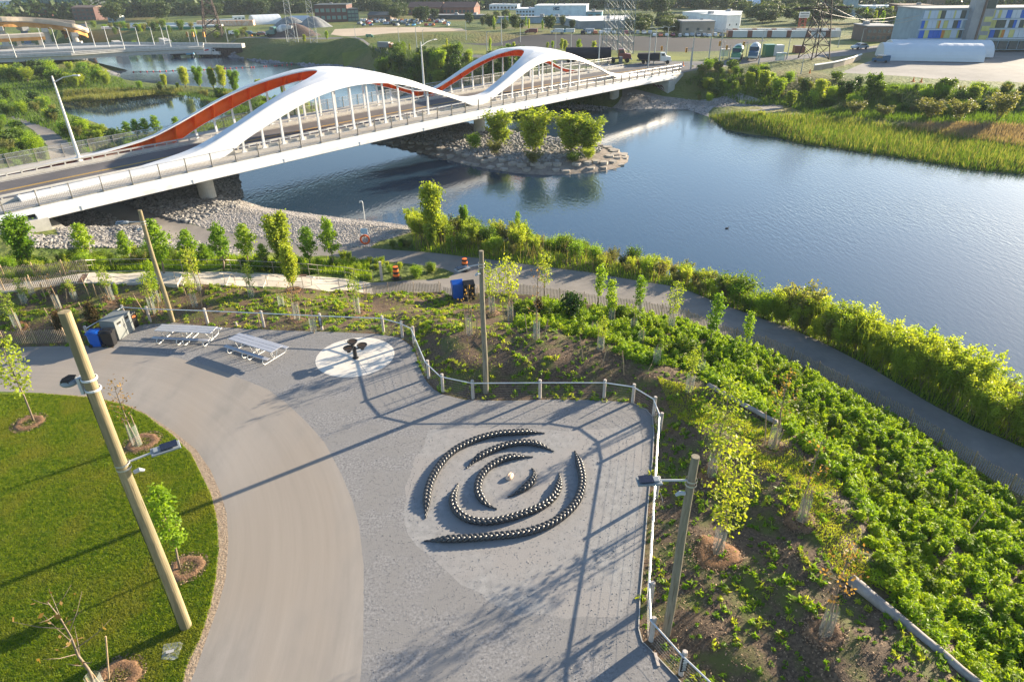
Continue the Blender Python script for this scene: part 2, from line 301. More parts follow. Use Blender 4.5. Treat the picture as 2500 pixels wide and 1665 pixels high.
CEN = VV[FF].mean(1); reg = np.full(len(FF), -1)
for i, (n_, P_) in enumerate(REG):
    free = reg < 0; idx = np.where(free)[0]; ins = inside(CEN[idx], P_); reg[idx[ins]] = i
NAMES = [n for n, _ in REG]
# open water: flat sheets on the outline
def grp(names): return np.isin(reg, [NAMES.index(n) for n in names])
TM = {
 'island_stone': mat('flat_stone', (.16,.13,.105), (.26,.22,.185), rough=.8, scale=1.2, bump=.6, bscale=3, bdist=.1),
 'fine_gravel': mat('fine_gravel', (.20,.20,.204), (.28,.278,.277), scale=3, bump=.45, bscale=23, bdist=.02, c=(.25,.24,.235), cscale=.35, detail=9),
 'gravel_plaza': mat('crushed_gravel', (.13,.13,.134), (.275,.27,.272), scale=10, bump=.5, bscale=31, bdist=.02, c=(.20,.196,.195), cscale=.6, detail=9),
 'asphalt_path': mat('sandy_asphalt', (.225,.208,.19), (.295,.272,.25), scale=.5, bump=.15, bscale=60, bdist=.01, c=(.26,.23,.20), cscale=.25, stretch=(1, .35, 1), detail=9),
 'dirt_strip': mat('dry_dirt', (.22,.16,.11), (.36,.28,.2), scale=6, bump=.8, bscale=12, bdist=.05),
 'lawn_ground': mat('lawn_soil', (.06,.10,.010), (.11,.16,.016), scale=3, bump=.5, bscale=40),
 'river_path': mat('path_asphalt', (.18,.165,.15), (.23,.21,.19), scale=.6, bump=.2, bscale=40, detail=9),
 'stair_ground': mat('concrete_pale', (.40,.36,.30), (.48,.44,.38), scale=.8, bump=.1),
 'riprap_ground': mat('riprap_soil', (.10,.09,.08), (.2,.19,.18), scale=3, bump=1, bscale=4, bdist=.2),
 'pebble_beach': mat('pebbles', (.16,.15,.14), (.42,.39,.36), scale=5, bump=1, bscale=6, bdist=.1),
 'revetment': mat('revetment_rock', (.09,.095,.11), (.22,.22,.24), scale=.7, bump=1, bscale=1.2, bdist=.5),
 'dark_lot': mat('lot_dark', (.02,.019,.02), (.034,.031,.032), scale=.05, bump=0),
 'parking_lot': mat('lot_grey', (.17,.165,.16), (.24,.23,.22), scale=.2, bump=0),
 'road': mat('road_asphalt', (.10,.10,.105), (.15,.145,.145), scale=.2, bump=0),
 'sand_yard': mat('yard_sand', (.38,.3,.22), (.46,.38,.28), scale=.2, bump=0),
 'mulch_bed': mat('bark_mulch', (.055,.035,.022), (.17,.115,.07), scale=9, bump=.7, bscale=22, bdist=.03, c=(.10,.11,.025), cscale=.8, camt=.56, detail=9),
 'mown_field': mat('field_grass', (.13,.155,.012), (.19,.20,.02), scale=.3, bump=.5, bscale=2, bdist=.2, c=(.10,.12,.02), cscale=.05),
 'meadow': mat('meadow_grass', (.055,.095,.012), (.12,.14,.025), scale=.25, bump=1, bscale=1.5, bdist=.4, c=(.16,.13,.04), cscale=.03, camt=.58, detail=8),
}
TM['riprap_bank'] = TM['riprap_ground']; TM['park_path'] = TM['river_path']; TM['shore_path'] = TM['river_path']; TM['gravel_shore'] = TM['pebble_beach']; TM['gravel_spit'] = TM['revetment']
def streaky(m, cx, cy, lo=.92, hi=1.06):
    # roller and tyre streaks that follow the curve of the path
    n = m.node_tree.nodes; L = m.node_tree.links; p = n['Principled BSDF']; src = p.inputs['Base Color'].links[0].from_socket
    g = n.new('ShaderNodeNewGeometry'); v = n.new('ShaderNodeVectorMath'); v.operation = 'DISTANCE'; v.inputs[1].default_value = (cx, cy, 0); L.new(g.outputs['Position'], v.inputs[0])
    c = n.new('ShaderNodeCombineXYZ'); L.new(v.outputs['Value'], c.inputs[0]); sc = n.new('ShaderNodeVectorMath'); sc.operation = 'MULTIPLY_ADD'; sc.inputs[1].default_value = (.03, .03, 0); L.new(g.outputs['Position'], sc.inputs[0]); L.new(c.outputs[0], sc.inputs[2])
    t = n.new('ShaderNodeTexNoise'); t.inputs['Scale'].default_value = 1.6; t.inputs['Detail'].default_value = 8; t.inputs['Roughness'].default_value = .75; L.new(sc.outputs[0], t.inputs['Vector'])
    r = n.new('ShaderNodeMapRange'); r.inputs[1].default_value = .35; r.inputs[2].default_value = .65; r.inputs[3].default_value = lo; r.inputs[4].default_value = hi; L.new(t.outputs[0], r.inputs[0])
    s2 = n.new('ShaderNodeTexNoise'); s2.inputs['Scale'].default_value = 35; s2.inputs['Detail'].default_value = 4; L.new(g.outputs['Position'], s2.inputs['Vector']); r2 = n.new('ShaderNodeMapRange'); r2.inputs[1].default_value = .3; r2.inputs[2].default_value = .7; r2.inputs[3].default_value = .88; r2.inputs[4].default_value = 1.1; L.new(s2.outputs[0], r2.inputs[0])
    mu = n.new('ShaderNodeMath'); mu.operation = 'MULTIPLY'; L.new(r.outputs[0], mu.inputs[0]); L.new(r2.outputs[0], mu.inputs[1])
    h = n.new('ShaderNodeHueSaturation'); L.new(src, h.inputs['Color']); L.new(mu.outputs[0], h.inputs['Value']); L.new(h.outputs[0], p.inputs['Base Color'])
def circ(a, b, c):
    A = np.array([[2*(b[0]-a[0]), 2*(b[1]-a[1])], [2*(c[0]-a[0]), 2*(c[1]-a[1])]]); y = np.array([b@b-a@a, c@c-a@a]); return np.linalg.solve(A, y)
_cc = circ(G2((214,911)), G2((484,1080)), G2((501,1395)))
streaky(TM['asphalt_path'], *_cc)
def water_mat():
    m = bpy.data.materials.new('river_water'); m.use_nodes = True; n = m.node_tree.nodes; L = m.node_tree.links; p = n['Principled BSDF']
    p.inputs['Base Color'].default_value = (.02, .045, .075, 1); p.inputs['Roughness'].default_value = .07; p.inputs['IOR'].default_value = 1.75
    tc = n.new('ShaderNodeTexCoord'); mp = n.new('ShaderNodeMapping'); mp.inputs['Rotation'].default_value = (0, 0, math.radians(50)); mp.inputs['Scale'].default_value = (1, .38, 1); L.new(tc.outputs['Object'], mp.inputs[0])
    a = n.new('ShaderNodeTexNoise'); a.inputs['Scale'].default_value = 3.2; a.inputs['Detail'].default_value = 3; a.inputs['Roughness'].default_value = .55; L.new(mp.outputs[0], a.inputs['Vector'])
    # wind patches: ripples fade in the calm lee
    w = n.new('ShaderNodeTexNoise'); w.inputs['Scale'].default_value = .035; w.inputs['Detail'].default_value = 2; L.new(tc.outputs['Object'], w.inputs['Vector'])
    r = n.new('ShaderNodeMapRange'); r.inputs[1].default_value = .4; r.inputs[2].default_value = .6; r.inputs[3].default_value = .25; r.inputs[4].default_value = 1; L.new(w.outputs[0], r.inputs[0])
    b = n.new('ShaderNodeBump'); b.inputs['Distance'].default_value = .045; L.new(r.outputs[0], b.inputs['Strength']); L.new(a.outputs[0], b.inputs['Height']); L.new(b.outputs[0], p.inputs['Normal'])
    return m
TM['river_water'] = water_mat(); TM['pond_water'] = TM['river_water'].copy(); TM['pond_water'].node_tree.nodes['Bump'].inputs['Distance'].default_value = .012
SPRING = {'river_water': 'river_water', 'pond_water': 'pond_water'}
def region_obj(name, mask, m, zof=None, dz=0):
    F = FF[mask]
    if not len(F): return
    u, inv = np.unique(F, return_inverse=True); inv = inv.reshape(F.shape)
    z = VH[u] if zof is None else np.full(len(u), zof)
    V = np.column_stack([VV[u], z+dz])
    me = bpy.data.meshes.new(name); me.from_pydata(V.tolist(), [], inv.tolist()); me.update()
    # faces up
    a, b, c = V[inv[:, 0]], V[inv[:, 1]], V[inv[:, 2]]
    if np.cross(b-a, c-a)[:, 2].mean() < 0: me.flip_normals()
    me.materials.append(m); me.shade_smooth()
    o = bpy.data.objects.new(name, me); COL.objects.link(o); o['kind'] = 'structure'; return o
for i, n_ in enumerate(NAMES):
    mk = reg == i
    region_obj(n_, mk, TM[n_], zof=WZ if n_ in ('river_water', 'pond_water') else None)
region_obj('meadow', reg == -1, TM['meadow'])
# ------------------------------------------------------------------ arch bridge
BO = np.array([-40.68, 54.82]); BA = math.radians(48.32)
BD = np.array([math.cos(BA), math.sin(BA)]); BN = np.array([-BD[1], BD[0]])
def bz(u): u = min(max(u, -4), 112); return 2.7+.6*(1-((u-50)/60)**2)
def B(u, v, dz=0.0):
    p = BO+BD*u+BN*v; return (p[0], p[1], bz(u)+dz)
def Bz(u, v, z): p = BO+BD*u+BN*v; return (p[0], p[1], z)
white = mat('bridge_white', (.70,.705,.71), (.64,.645,.65), rough=.4, scale=.35, bump=0, spec=.35, stretch=(1,1,.3), c=(.56,.56,.55), cscale=.9, camt=.66)
orange = mat('bridge_orange', (1.0,.20,.01), (.94,.165,.008), rough=.5, scale=1)
conc = mat('concrete', (.40,.385,.35), (.50,.48,.44), scale=1.5, bump=.1, bscale=20)
concd = mat('concrete_deck', (.36,.34,.31), (.44,.42,.385), scale=.6, bump=.05)
steel = mat('galvanised', (.45,.46,.47), (.56,.57,.58), rough=.4, metal=.6, scale=10)
steeld = mat('rail_steel', (.30,.27,.23), rough=.45, metal=.4)
fascia = mat('fascia_blue', (.62,.67,.70), rough=.4)
yellow = mat('line_yellow', (.6,.36,.04)); wline = mat('line_white', (.65,.65,.62))
roada = mat('bridge_asphalt', (.085,.08,.085), (.125,.115,.115), scale=.3, stretch=(1,1,1), bump=0)
def strip(v0, v1, dz0, dz1, u0, u1, step=2.0, thick=None):
    """ribbon along the bridge between two offsets"""
    n = max(2, int((u1-u0)/step)+1); us = np.linspace(u0, u1, n); m = MB()
    if thick is None: m.sheet([[B(u, v0, dz0), B(u, v1, dz1)] for u in us])
    else:
        rows = [[B(u, v0, dz0), B(u, v1, dz1), B(u, v1, dz1-thick), B(u, v0, dz0-thick), B(u, v0, dz0)] for u in us]
        m.sheet(rows); b = m.n; m.add(rows[0][:4], [(0, 1, 2, 3)]); m.add(rows[-1][:4], [(3, 2, 1, 0)])
    return m
br = thing('arch_bridge', 'white and orange double-arch road bridge crossing the river', 'bridge', B(50, 8))
def bpart(m, name, mt, **k):
    o = m.build(name, mt, **k); o.parent = br; o.matrix_parent_inverse = Matrix.Translation(-Vector(br.location)); return o
U0, U1 = -30, 112.5
bpart(strip(-.1, 16.9, -.03, -.03, U0, U1, thick=.45), 'deck_slab', concd)
bpart(strip(3.9, 11.9, .0, .0, U0, U1), 'roadway', roada)
m = MB()
for v0 in (7.75, 8.0): m.sheet([[B(u, v0, .005), B(u, v0+.12, .005)] for u in np.linspace(U0, U1, 60)])
bpart(m, 'centre_line', yellow)
m = MB()
for v0 in (4.3, 11.5): m.sheet([[B(u, v0, .005), B(u, v0+.12, .005)] for u in np.linspace(U0, U1, 60)])
bpart(m, 'edge_line', wline)
bpart(strip(12.45, 16.6, .12, .12, U0, U1, thick=.14), 'footway', concd)
bpart(strip(.1, 2.6, .06, .06, U0, U1, thick=.08), 'footway', concd)
m = strip(-.12, -.1, -.0, -.0, U0, U1, thick=.5)
bpart(m, 'fascia', fascia)
m = MB(); us = np.linspace(-.5, 110, 60)
m.sheet([[B(u, -.1, -.5), B(u, -.6, -.62), B(u, -.62, -1.0), B(u, -.1, -1.18), B(u, 2.0, -1.18)] for u in us])
m.add([B(us[0], -.1, -.5), B(us[0], -.6, -.62), B(us[0], -.62, -1.0), B(us[0], -.1, -1.18)], [(0, 1, 2, 3)])
for u in np.arange(3, 110, 10.2): m.box(B(u, -.63, -.8), (.12, .04, .42), BA)
bpart(m, 'edge_girder', white)
m = MB()
m.sheet([[B(u, 2.0, -1.18), B(u, 14.5, -1.18), B(u, 16.9, -.9), B(u, 16.9, -.3)] for u in us])
bpart(m, 'soffit', white)
for v in (4.2, 12.2): bpart(strip(v-.5, v+.5, -1.17, -1.17, 0, 109, thick=.35), 'main_girder', conc)
# near railing with posts and pickets
m = MB()
for z_, r_ in ((1.35, .035), (.72, .022), (.12, .02)): m.tube([B(u, .05, z_) for u in np.linspace(U0, U1, 80)], r_, 5)
bpart(m, 'handrail', steel)
for u in np.arange(U0+1.5+10*2.6, U1, 2.6): bpart(MB().box(B(u, .05, .65), (.05, .16, 1.5), BA), 'railing_post', steeld)

m = MB()
for u in np.arange(U0, U1, .13):
    if (u-(U0+1.5)) % 2.6 > .06: m.box(B(u, .05, .42), (.022, .022, .62), BA)
o = bpart(m, 'railing_infill', steeld)
# far fence: posts, rails and mesh
m = MB()
for z_ in (1.5, 1.05, .15): m.tube([B(u, 16.55, z_) for u in np.linspace(U0, U1, 80)], .025, 5)
bpart(m, 'handrail', steel)
for u in np.arange(U0+1+10*2.6, U1, 2.6): bpart(MB().box(B(u, 16.55, .78), (.05, .1, 1.5), BA), 'railing_post', steeld)

bpart(strip(16.56, 16.57, 1.5, .15, U0, U1), 'mesh_screen', mat('wire_screen', (.35,.35,.34), alpha=.28))
# traffic barriers: kerb, rail and blocks
for v in (3.45, 12.15):
    bpart(strip(v-.22, v+.22, .32, .32, U0, U1-2, thick=.34), 'barrier_kerb', conc)
    m = strip(v-.07, v+.07, .72, .72, U0, U1-2, thick=.14)
    for u in np.arange(U0+1, U1-2, 1.3): m.box(B(u, v, .45), (.14, .1, .4), BA)
    bpart(m, 'barrier_rail', conc if v < 5 else mat('barrier_grey', (.42,.41,.38), rough=.6))
# ribs
LO1 = [(15,2.9),(18,3.1),(21,4.6),(23.5,5.5),(26,6.35),(28.5,7.15),(31,7.8),(33.5,8.2),(36,8.38),(38.3,8.36),(40.5,8.2),(43,7.8),(45.4,7.15),(48,6.3),(50.5,5.55),(53,4.65),(55.5,3.6),(57,3.15)]
LO2 = [(57,3.15),(58,3.3),(60.5,4.0),(62.5,4.75),(64.5,5.4),(66.6,6.2),(68.6,6.9),(70.8,7.5),(73.1,7.82),(75.3,7.88),(77.4,7.8),(79.6,7.55),(82,7.15),(84.2,6.55),(86.5,5.8),(88.7,5.0),(91,4.1),(94,3.0),(98,2.7)]
HI = [(-.6,3.15),(3,3.25),(6.2,3.4),(9,3.5),(12,3.85),(15,4.35),(18,5.3),(21,6.4),(24.4,7.7),(27,8.5),(29.7,9.15),(33,9.62),(37,9.78),(41,9.3),(45.5,8.1),(49.6,6.55),(53,5.3),(55,4.75),(57,4.55),(59,4.75),(62,5.8),(65,7.0),(68,8.05),(71,8.8),(74,9.2),(77,9.2),(80,8.6),(84,7.35),(87.2,6.1),(90,4.95),(92.8,4.15),(95.5,3.6),(98,3.3),(101,3.1),(105,2.95)]
def interp(tab, u):
    x = [a for a, _ in tab]; y = [b for _, b in tab]
    # smooth the traced curve a little
    return float(np.mean([np.interp(u+d, x, y) for d in (-1.0, -.5, 0, .5, 1.0)]))
def lo(u):
    if u < 15 or u > 98: return bz(u)+.02
    return max(interp(LO1 if u <= 57 else LO2, u), bz(u)+.02)
def hi(u):
    z = interp(HI, u); e = z-bz(u); return max(z-min(.2, max(0, e-.5)*.18), bz(u)+.14)
VC = 8.3
CRESTS = ((37.2, 34.6, 39.8, 14.5), (75.6, 73.2, 78.0, 14.5))
def wid(u):
    base = 1.0; full = VC-2.6; w = base
    for c, a, b, L in CRESTS:
        t = (a-u)/L if u < a else ((u-b)/L if u > b else 0)
        if t <= 0: w = full
        elif t < 1: w = max(w, full-(full-base)*math.sqrt(max(0, 1-(1-t)**2)))
    return min(w, full)
us = np.concatenate([np.arange(-.6, 105.01, .4)])
us = np.unique(np.concatenate([us, *[np.linspace(a-.8, a+.02, 12) for _, a, b, _ in CRESTS], *[np.linspace(b-.02, b+.8, 12) for _, a, b, _ in CRESTS]]))
def rib(side):
    f = (lambda v: v) if side == 0 else (lambda v: 2*VC-v)
    shell, lining, dia, hang = [], [], [], []
    for u in us:
        zl, zh = lo(u), hi(u); w = wid(u); el = min(1, max(0, (zl-bz(u))/5.0))
        vo = 2.35+.35*el; lean = .30*el; vi = 2.6+w if w > 1.3 else 2.6+w; cam = .12+.3*smooth((w-1.0)/(VC-3.6))
        vb = vo+.75
        if side:
            kf = smooth((w-1.0)/(VC-3.6)); zl = bz(u)+(zl-bz(u))*(.93+.03*kf); zh = max(zl+.12, bz(u)+(zh-bz(u))*(.955+.045*kf))
        shell.append([Bz(u, f(vb), zl), Bz(u, f(vo), zl), Bz(u, f(vo+.03+lean), zh-.12), Bz(u, f(vo+.13+lean), zh), Bz(u, f((vo+.13+lean+vi)/2), zh+cam*.8), Bz(u, f(vi), zh+cam)])
        lining.append([Bz(u, f(vb-.01), zl+.05), Bz(u, f(vo+.08), zl+.05), Bz(u, f(vo+.12+lean), zh-.2), Bz(u, f((vo+.13+lean+vi)/2), zh+cam*.8-.14), Bz(u, f(vi-.02), zh+cam-.14)])
    m = MB(); m.sheet(shell)
    # lips joining the two skins, and closed ends
    m.sheet([[a[-1], b[-1]] for a, b in zip(shell, lining)]); m.sheet([[a[0], b[0]] for a, b in zip(shell, lining)])
    m.add(shell[0], [(0, 1, 2, 3, 4, 5)])
    o = bpart(m, 'rib_shell', white)
    bpart(MB().sheet(lining), 'rib_lining', orange, smooth=True)
    for k, u in enumerate(np.arange(13.4, 98, 2.46)):
        zl, zh = lo(u), hi(u)
        if side: kf = smooth((wid(u)-1.0)/(VC-3.6)); zl = bz(u)+(zl-bz(u))*(.93+.03*kf); zh = max(zl+.12, bz(u)+(zh-bz(u))*(.955+.045*kf))
        if zh-zl < .5: continue
        el = min(1, max(0, (zl-bz(u))/5.0)); vo = 2.35+.35*el; lean = .3*el
        m = MB(); P = [(vo+.7, zl+.05), (vo+.09, zl+.05), (vo+.13+lean, zh-.18), (min(2.6+wid(u), vo+1.35)-.04, zh-.02)]
        a = [Bz(u-.03, f(v), z) for v, z in P]; b = [Bz(u+.03, f(v), z) for v, z in P]
        m.add(a+b, [(0, 1, 2, 3), (7, 6, 5, 4), (0, 3, 7, 4), (0, 4, 5, 1), (1, 5, 6, 2), (2, 6, 7, 3)]); bpart(m, 'diaphragm', orange)
        if zl-bz(u) > .7:
            m = MB(); vt = f(vo+.3); vb_ = f(2.95); n = 4
            for (ua, va, za, ub, vb2, zb2) in ((u, vb_, bz(u)+.1, u, vt, zl+.02),):
                A = np.array(Bz(ua, va, za)); Bt = np.array(Bz(ub, vb2, zb2)); L_ = Bt-A; ax = L_/np.linalg.norm(L_)
                X = np.array([*BD, 0]); Y = np.cross(ax, X); Y /= np.linalg.norm(Y)
                for (s1, s2, q) in ((.30, .14, 0), (.16, .14, 1)):
                    pass
                P8 = [A+X*sx*.135+Y*sy*.11 for sx, sy in ((-1,-1),(1,-1),(1,1),(-1,1))]+[Bt+X*sx*.10+Y*sy*.08 for sx, sy in ((-1,-1),(1,-1),(1,1),(-1,1))]
                m.add(P8, [(0,1,2,3)[::-1], (4,5,6,7), (0,1,5,4), (1,2,6,5), (2,3,7,6), (3,0,4,7)])
            m.box(B(u, vb_, .12), (.5, .34, .1), BA)
            bpart(m, 'hanger', white)
rib(0); rib(1)
for u in (16.3, 59, 95.5):
    for v in (4.2, 12.9):
        b = Bz(u, v, WZ-.5); m = MB(); m.tube([b, Bz(u, v, bz(u)-1.5)], [.85, .85], 24); bpart(m, 'pier', conc, smooth=False)
# abutments
m = MB()
def ubox(m, u0, u1, v0, v1, z0, z1):
    m.add([Bz(u, v, z) for z in (z0, z1) for u, v in ((u0, v0), (u1, v0), (u1, v1), (u0, v1))], [(0,3,2,1), (4,5,6,7), (0,1,5,4), (1,2,6,5), (2,3,7,6), (3,0,4,7)])
ubox(m, -1.6, .2, -.9, 16.9, -1.5, 2.0); ubox(m, .1, 1.2, -.95, 16.9, -1.5, .9); ubox(m, -14, -1.5, -.2, .25, -1, 2.25); bpart(m, 'abutment', conc)
m = MB(); ubox(m, 106.5, 109, -.9, 16.9, -1.5, 1.55); ubox(m, 108.9, 113, -.35, .2, -1, 2.35)
bpart(m, 'abutment', conc)
# graffiti on the far abutment: looping strokes of paint
def scribble(m, u0, u1, z0, z1, seed, w=.09):
    r = random.Random(seed); n = int((u1-u0)/.35)
    for i in range(n):
        c = u0+(u1-u0)*(i+.5)/n; pts = []
        ph = r.random()*6; a = r.uniform(.2, .42); bb = (z1-z0)*r.uniform(.3, .5)
        for t in np.linspace(0, r.uniform(3, 6.5), 12): pts.append((c+a*math.sin(t*1.4+ph), (z0+z1)/2+bb*math.sin(t+ph)))
        for (p, q) in zip(pts, pts[1:]):
            d = math.hypot(q[0]-p[0], q[1]-p[1])+1e-6; nx, nz = -(q[1]-p[1])/d*w/2, (q[0]-p[0])/d*w/2
            yield [(p[0]+nx, p[1]+nz), (q[0]+nx, q[1]+nz), (q[0]-nx, q[1]-nz), (p[0]-nx, p[1]-nz)]
for sd_, v0_, v1_, mt_ in ((1, .2, 3.6, 'paint_magenta'), (2, .3, 3.5, 'paint_black'), (3, 4.2, 7.2, 'paint_blue'), (4, 4.3, 7.1, 'paint_black')):
    m = MB()
    for q in scribble(m, v0_, v1_, -.6, .8, sd_, .12):
        m.add([Bz(106.48-.004*sd_, v, z) for v, z in q], [(0, 1, 2, 3)])
    bpart(m, 'graffiti', mat(mt_, {'paint_magenta': (.25,.03,.1), 'paint_black': (.02,.02,.03), 'paint_blue': (.05,.12,.2)}[mt_]))
# lamp posts of the bridge
def street_light(base, H, az, label, arm=2.6, double=False, m_=None):
    m_ = m_ or mat('lamp_white', (.62,.62,.6), rough=.4)
    t = thing('street_lamp', label, 'street lamp', base, az, None)
    m = MB(); m.tube([(0, 0, 0), (0, 0, H*.5), (0, 0, H)], [.17, .13, .08], 10); m.box((0, 0, .25), (.42, .42, .5)); m.build('pole', m_, t, smooth=False)
    for sgn in ((1, -1) if double else (1,)):
        m = MB(); m.tube([(0, 0, H-.6), (sgn*arm*.5, 0, H-.1), (sgn*arm, 0, H+.1)], [.06, .045, .035], 6); m.build('arm', m_, t)
        m = MB(); m.box((sgn*(arm+.3), 0, H+.1), (.75, .28, .12)); m.build('lamp_head', mat('lamp_grey', (.5,.51,.52), rough=.4), t, bevel=.03)
    return t
street_light(B(7.8, 13.3, .1), tops(117, 178, np.array(B(7.8, 13.3))), BA-math.pi/2+.5, 'tall white street lamp beside the foot of the orange rib')
lu = 56.5
street_light(B(lu, 13.3, .1), tops(986, 98, np.array(B(lu, 13.3))), BA-math.pi/2+1.6, 'white street lamp rising in the dip between the two bridge arches')
# ------------------------------------------------------------------ things around the plaza
timber = mat('pressure_timber', (.24,.19,.105), (.36,.295,.175), scale=3, stretch=(3,3,.35), bump=.25, bscale=12, rough=.85, c=(.20,.17,.10), cscale=1.2)
timberg = mat('weathered_timber', (.17,.15,.11), (.27,.24,.18), scale=3, stretch=(3,3,.35), bump=.25, bscale=12, rough=.85)
postm = mat('fence_timber', (.42,.36,.31), (.54,.48,.43), scale=8, stretch=(1,1,.3), bump=.2, rough=.85)
slat = mat('fence_slats', (.25,.19,.13), (.40,.32,.24), scale=6, objvar=.1, rough=.9)
stakem = mat('wooden_stake', (.30,.21,.12), (.42,.31,.2), scale=6, rough=.9)
dark = mat('black_metal', (.018,.018,.02), rough=.45, spec=.4)
plast = mat('black_plastic', (.02,.02,.022), rough=.4); blue = mat('blue_plastic', (.01,.10,.45), rough=.4)
pvc = mat('fitting_grey', (.42,.44,.46), rough=.5); solar = mat('solar_cell', (.015,.02,.04), rough=.15)
lamph = mat('fixture_grey', (.22,.25,.28), rough=.4)
def xyz(p): return np.array(p, float)
# concrete circle
cc = np.array([-9.45, 33.75]); m = MB()
m.lathe([(0, .012), (2.2, .012), (2.33, .008), (2.34, -.05)], (cc[0], cc[1], 0), 96)
for a in (0, math.pi/2):
    pass
o = m.build('concrete_pad', mat('pad_concrete', (.55,.52,.47), (.62,.59,.54), scale=2, bump=.05)); o['kind'] = 'structure'
m = MB()
for a in (.5, .5+math.pi/2): m.box((cc[0], cc[1], .013), (4.55, .012, .004), a)
o = m.build('pad_joints', mat('joint', (.3,.28,.25))); o['kind'] = 'structure'
# three-tray grill
base = xyz(T(817.4, 822.5, .012)); t = thing('charcoal_grill', 'black post carrying three round ribbed trays on the pale concrete circle', 'grill', base)
m = MB(); m.lathe([(0, 0), (.19, 0), (.19, .03), (.12, .05), (.115, .72), (.09, .76), (0, .76)], k=20); m.build('post', dark, t, smooth=False)
for k, (px, py, z) in enumerate(((809.6, 785, .98), (800.8, 800, .86), (832, 793.3, .86))):
    c = G(px, py, z)-base; m = MB()
    m.lathe([(.0, -.10), (.24, -.10), (.31, 0), (.31, .03), (.27, .03), (.25, -.02), (0, -.02)], (c[0], c[1], z), 28); tr = m.build('tray', dark, t)
    m = MB()
    for j in np.arange(-.22, .23, .055): m.box((c[0], c[1]+j, z+.0), (2*math.sqrt(.25**2-j*j), .018, .02))
    m.build('grate', mat('rusty_grate', (.10,.07,.05), rough=.6), tr)
    m = MB(); m.lathe([(0, -.28), (.11, -.28), (.13, -.12), (.13, -.08)], (c[0], c[1], z), 18); m.tube([(0, 0, .62), (c[0]*.6, c[1]*.6, z-.2), (c[0], c[1], z-.2)], .04, 8); m.build('bracket', dark, t)
# picnic tables
alu = mat('aluminium_plank', (.42,.43,.47), (.50,.51,.55), rough=.45, metal=.5, scale=2, stretch=(1,8,1)); tubew = mat('galv_tube', (.68,.68,.66), rough=.4, metal=.3)
def picnic(c4, label):
    P = [G(x, y, .76) for x, y in c4]; c = sum(P)/4; ax = ((P[1]-P[0])+(P[2]-P[3]))/2; Ln = np.linalg.norm(ax[:2]); az = math.atan2(ax[1], ax[0])
    Ln = min(max(Ln, 3.4), 4.2)
    t = thing('picnic_table', label, 'picnic table', (c[0], c[1], 0), az)
    m = MB()
    for j in (-.3, 0, .3): m.box((0, j, .745), (Ln, .275, .035))
    m.build('tabletop', alu, t, bevel=.008)
    for s in (-1, 1): MB().box((0, s*.76, .445), (Ln, .26, .035)).build('bench', alu, t, bevel=.008)
    for x in (-Ln/2+.35, -.22, .22, Ln/2-.35):
        m = MB(); r = .024
        def arc(cy, cz, rad, a0, a1, n=7): return [(x, cy+rad*math.cos(a), cz+rad*math.sin(a)) for a in np.linspace(a0, a1, n)]
        pts = [(x, -.62, .425)]+arc(-.74, .225, .2, math.pi/2, math.pi*1.5)+arc(.74, .225, .2, -math.pi/2, math.pi/2)+[(x, .62, .425)]
        m.tube(pts, r, 7, up=(1, 0, 0))
        for s in (-1, 1): m.cyl((x, s*.12, .05), (x, s*.34, .73), .02, k=6)
        m.cyl((x, 0, .1), (x+(.55 if x < 0 else -.55), 0, .72), .016, k=6); m.box((x, 0, .722), (.05, .75, .02))
        m.build('leg_frame', tubew, t)
    return t
Q = lambda L: [(320.2+x*.16, 715.6+y*.16) for x, y in L]
picnic(Q([(300,195),(1110,230),(1040,305),(235,265)]), 'long metal picnic table parallel to the railing, left of the other table')
picnic(Q([(1420,320),(2050,510),(1910,575),(1290,385)]), 'long metal picnic table set at a slant, nearer the concrete circle')
# bins
K = lambda x, y: (122.4+x*.108, 678+y*.108)
p0, p1 = G(*K(1420, 975))[:2], G(*K(1745, 740))[:2]; ax = p1-p0; Lb = np.linalg.norm(ax); az = math.atan2(ax[1], ax[0]); dpt = 1.05
t = thing('waste_station', 'large grey two-opening waste station beside the railing corner', 'waste bin', (*p0, 0), az)
grey = mat('bin_grey', (.20,.215,.21), (.235,.25,.245), rough=.45, scale=1)
MB().box((Lb/2, dpt/2, .66), (Lb, dpt, 1.28)).build('body', grey, t, bevel=.012)
MB().box((Lb/2, dpt/2, 1.325), (Lb+.06, dpt+.06, .05)).build('lid', mat('bin_lid', (.15,.165,.17), rough=.5), t, bevel=.01)
MB().box((Lb/2, -.006, .62), (.015, .012, 1.15)).build('door_gap', dark, t)
for k in (0, 1):
    m = MB(); x = Lb*(.25+.5*k); m.box((x, -.006, 1.08), (.34, .016, .13)); m.build('opening', dark, t)
wht = mat('print_white', (.75,.75,.73))
for x in (Lb*.25, ): MB().box((x, -.006, .88), (.07, .012, .07)).build('symbol', wht, t)
for x in (Lb*.68, Lb*.76, Lb*.84): MB().lathe([(0, 0), (.035, 0), (.035, .01), (0, .01)], (0, 0, 0), 12).build('symbol', wht, t)
for o, x in zip([c for c in t.children if c.name.startswith('symbol')][1:], (Lb*.68, Lb*.76, Lb*.84)): o.rotation_euler = (math.pi/2, 0, 0); o.location = (x, -.002, .86)
for x in (Lb*.47, Lb*.53): MB().box((x, -.02, .72), (.018, .03, .22)).build('handle', steel, t)
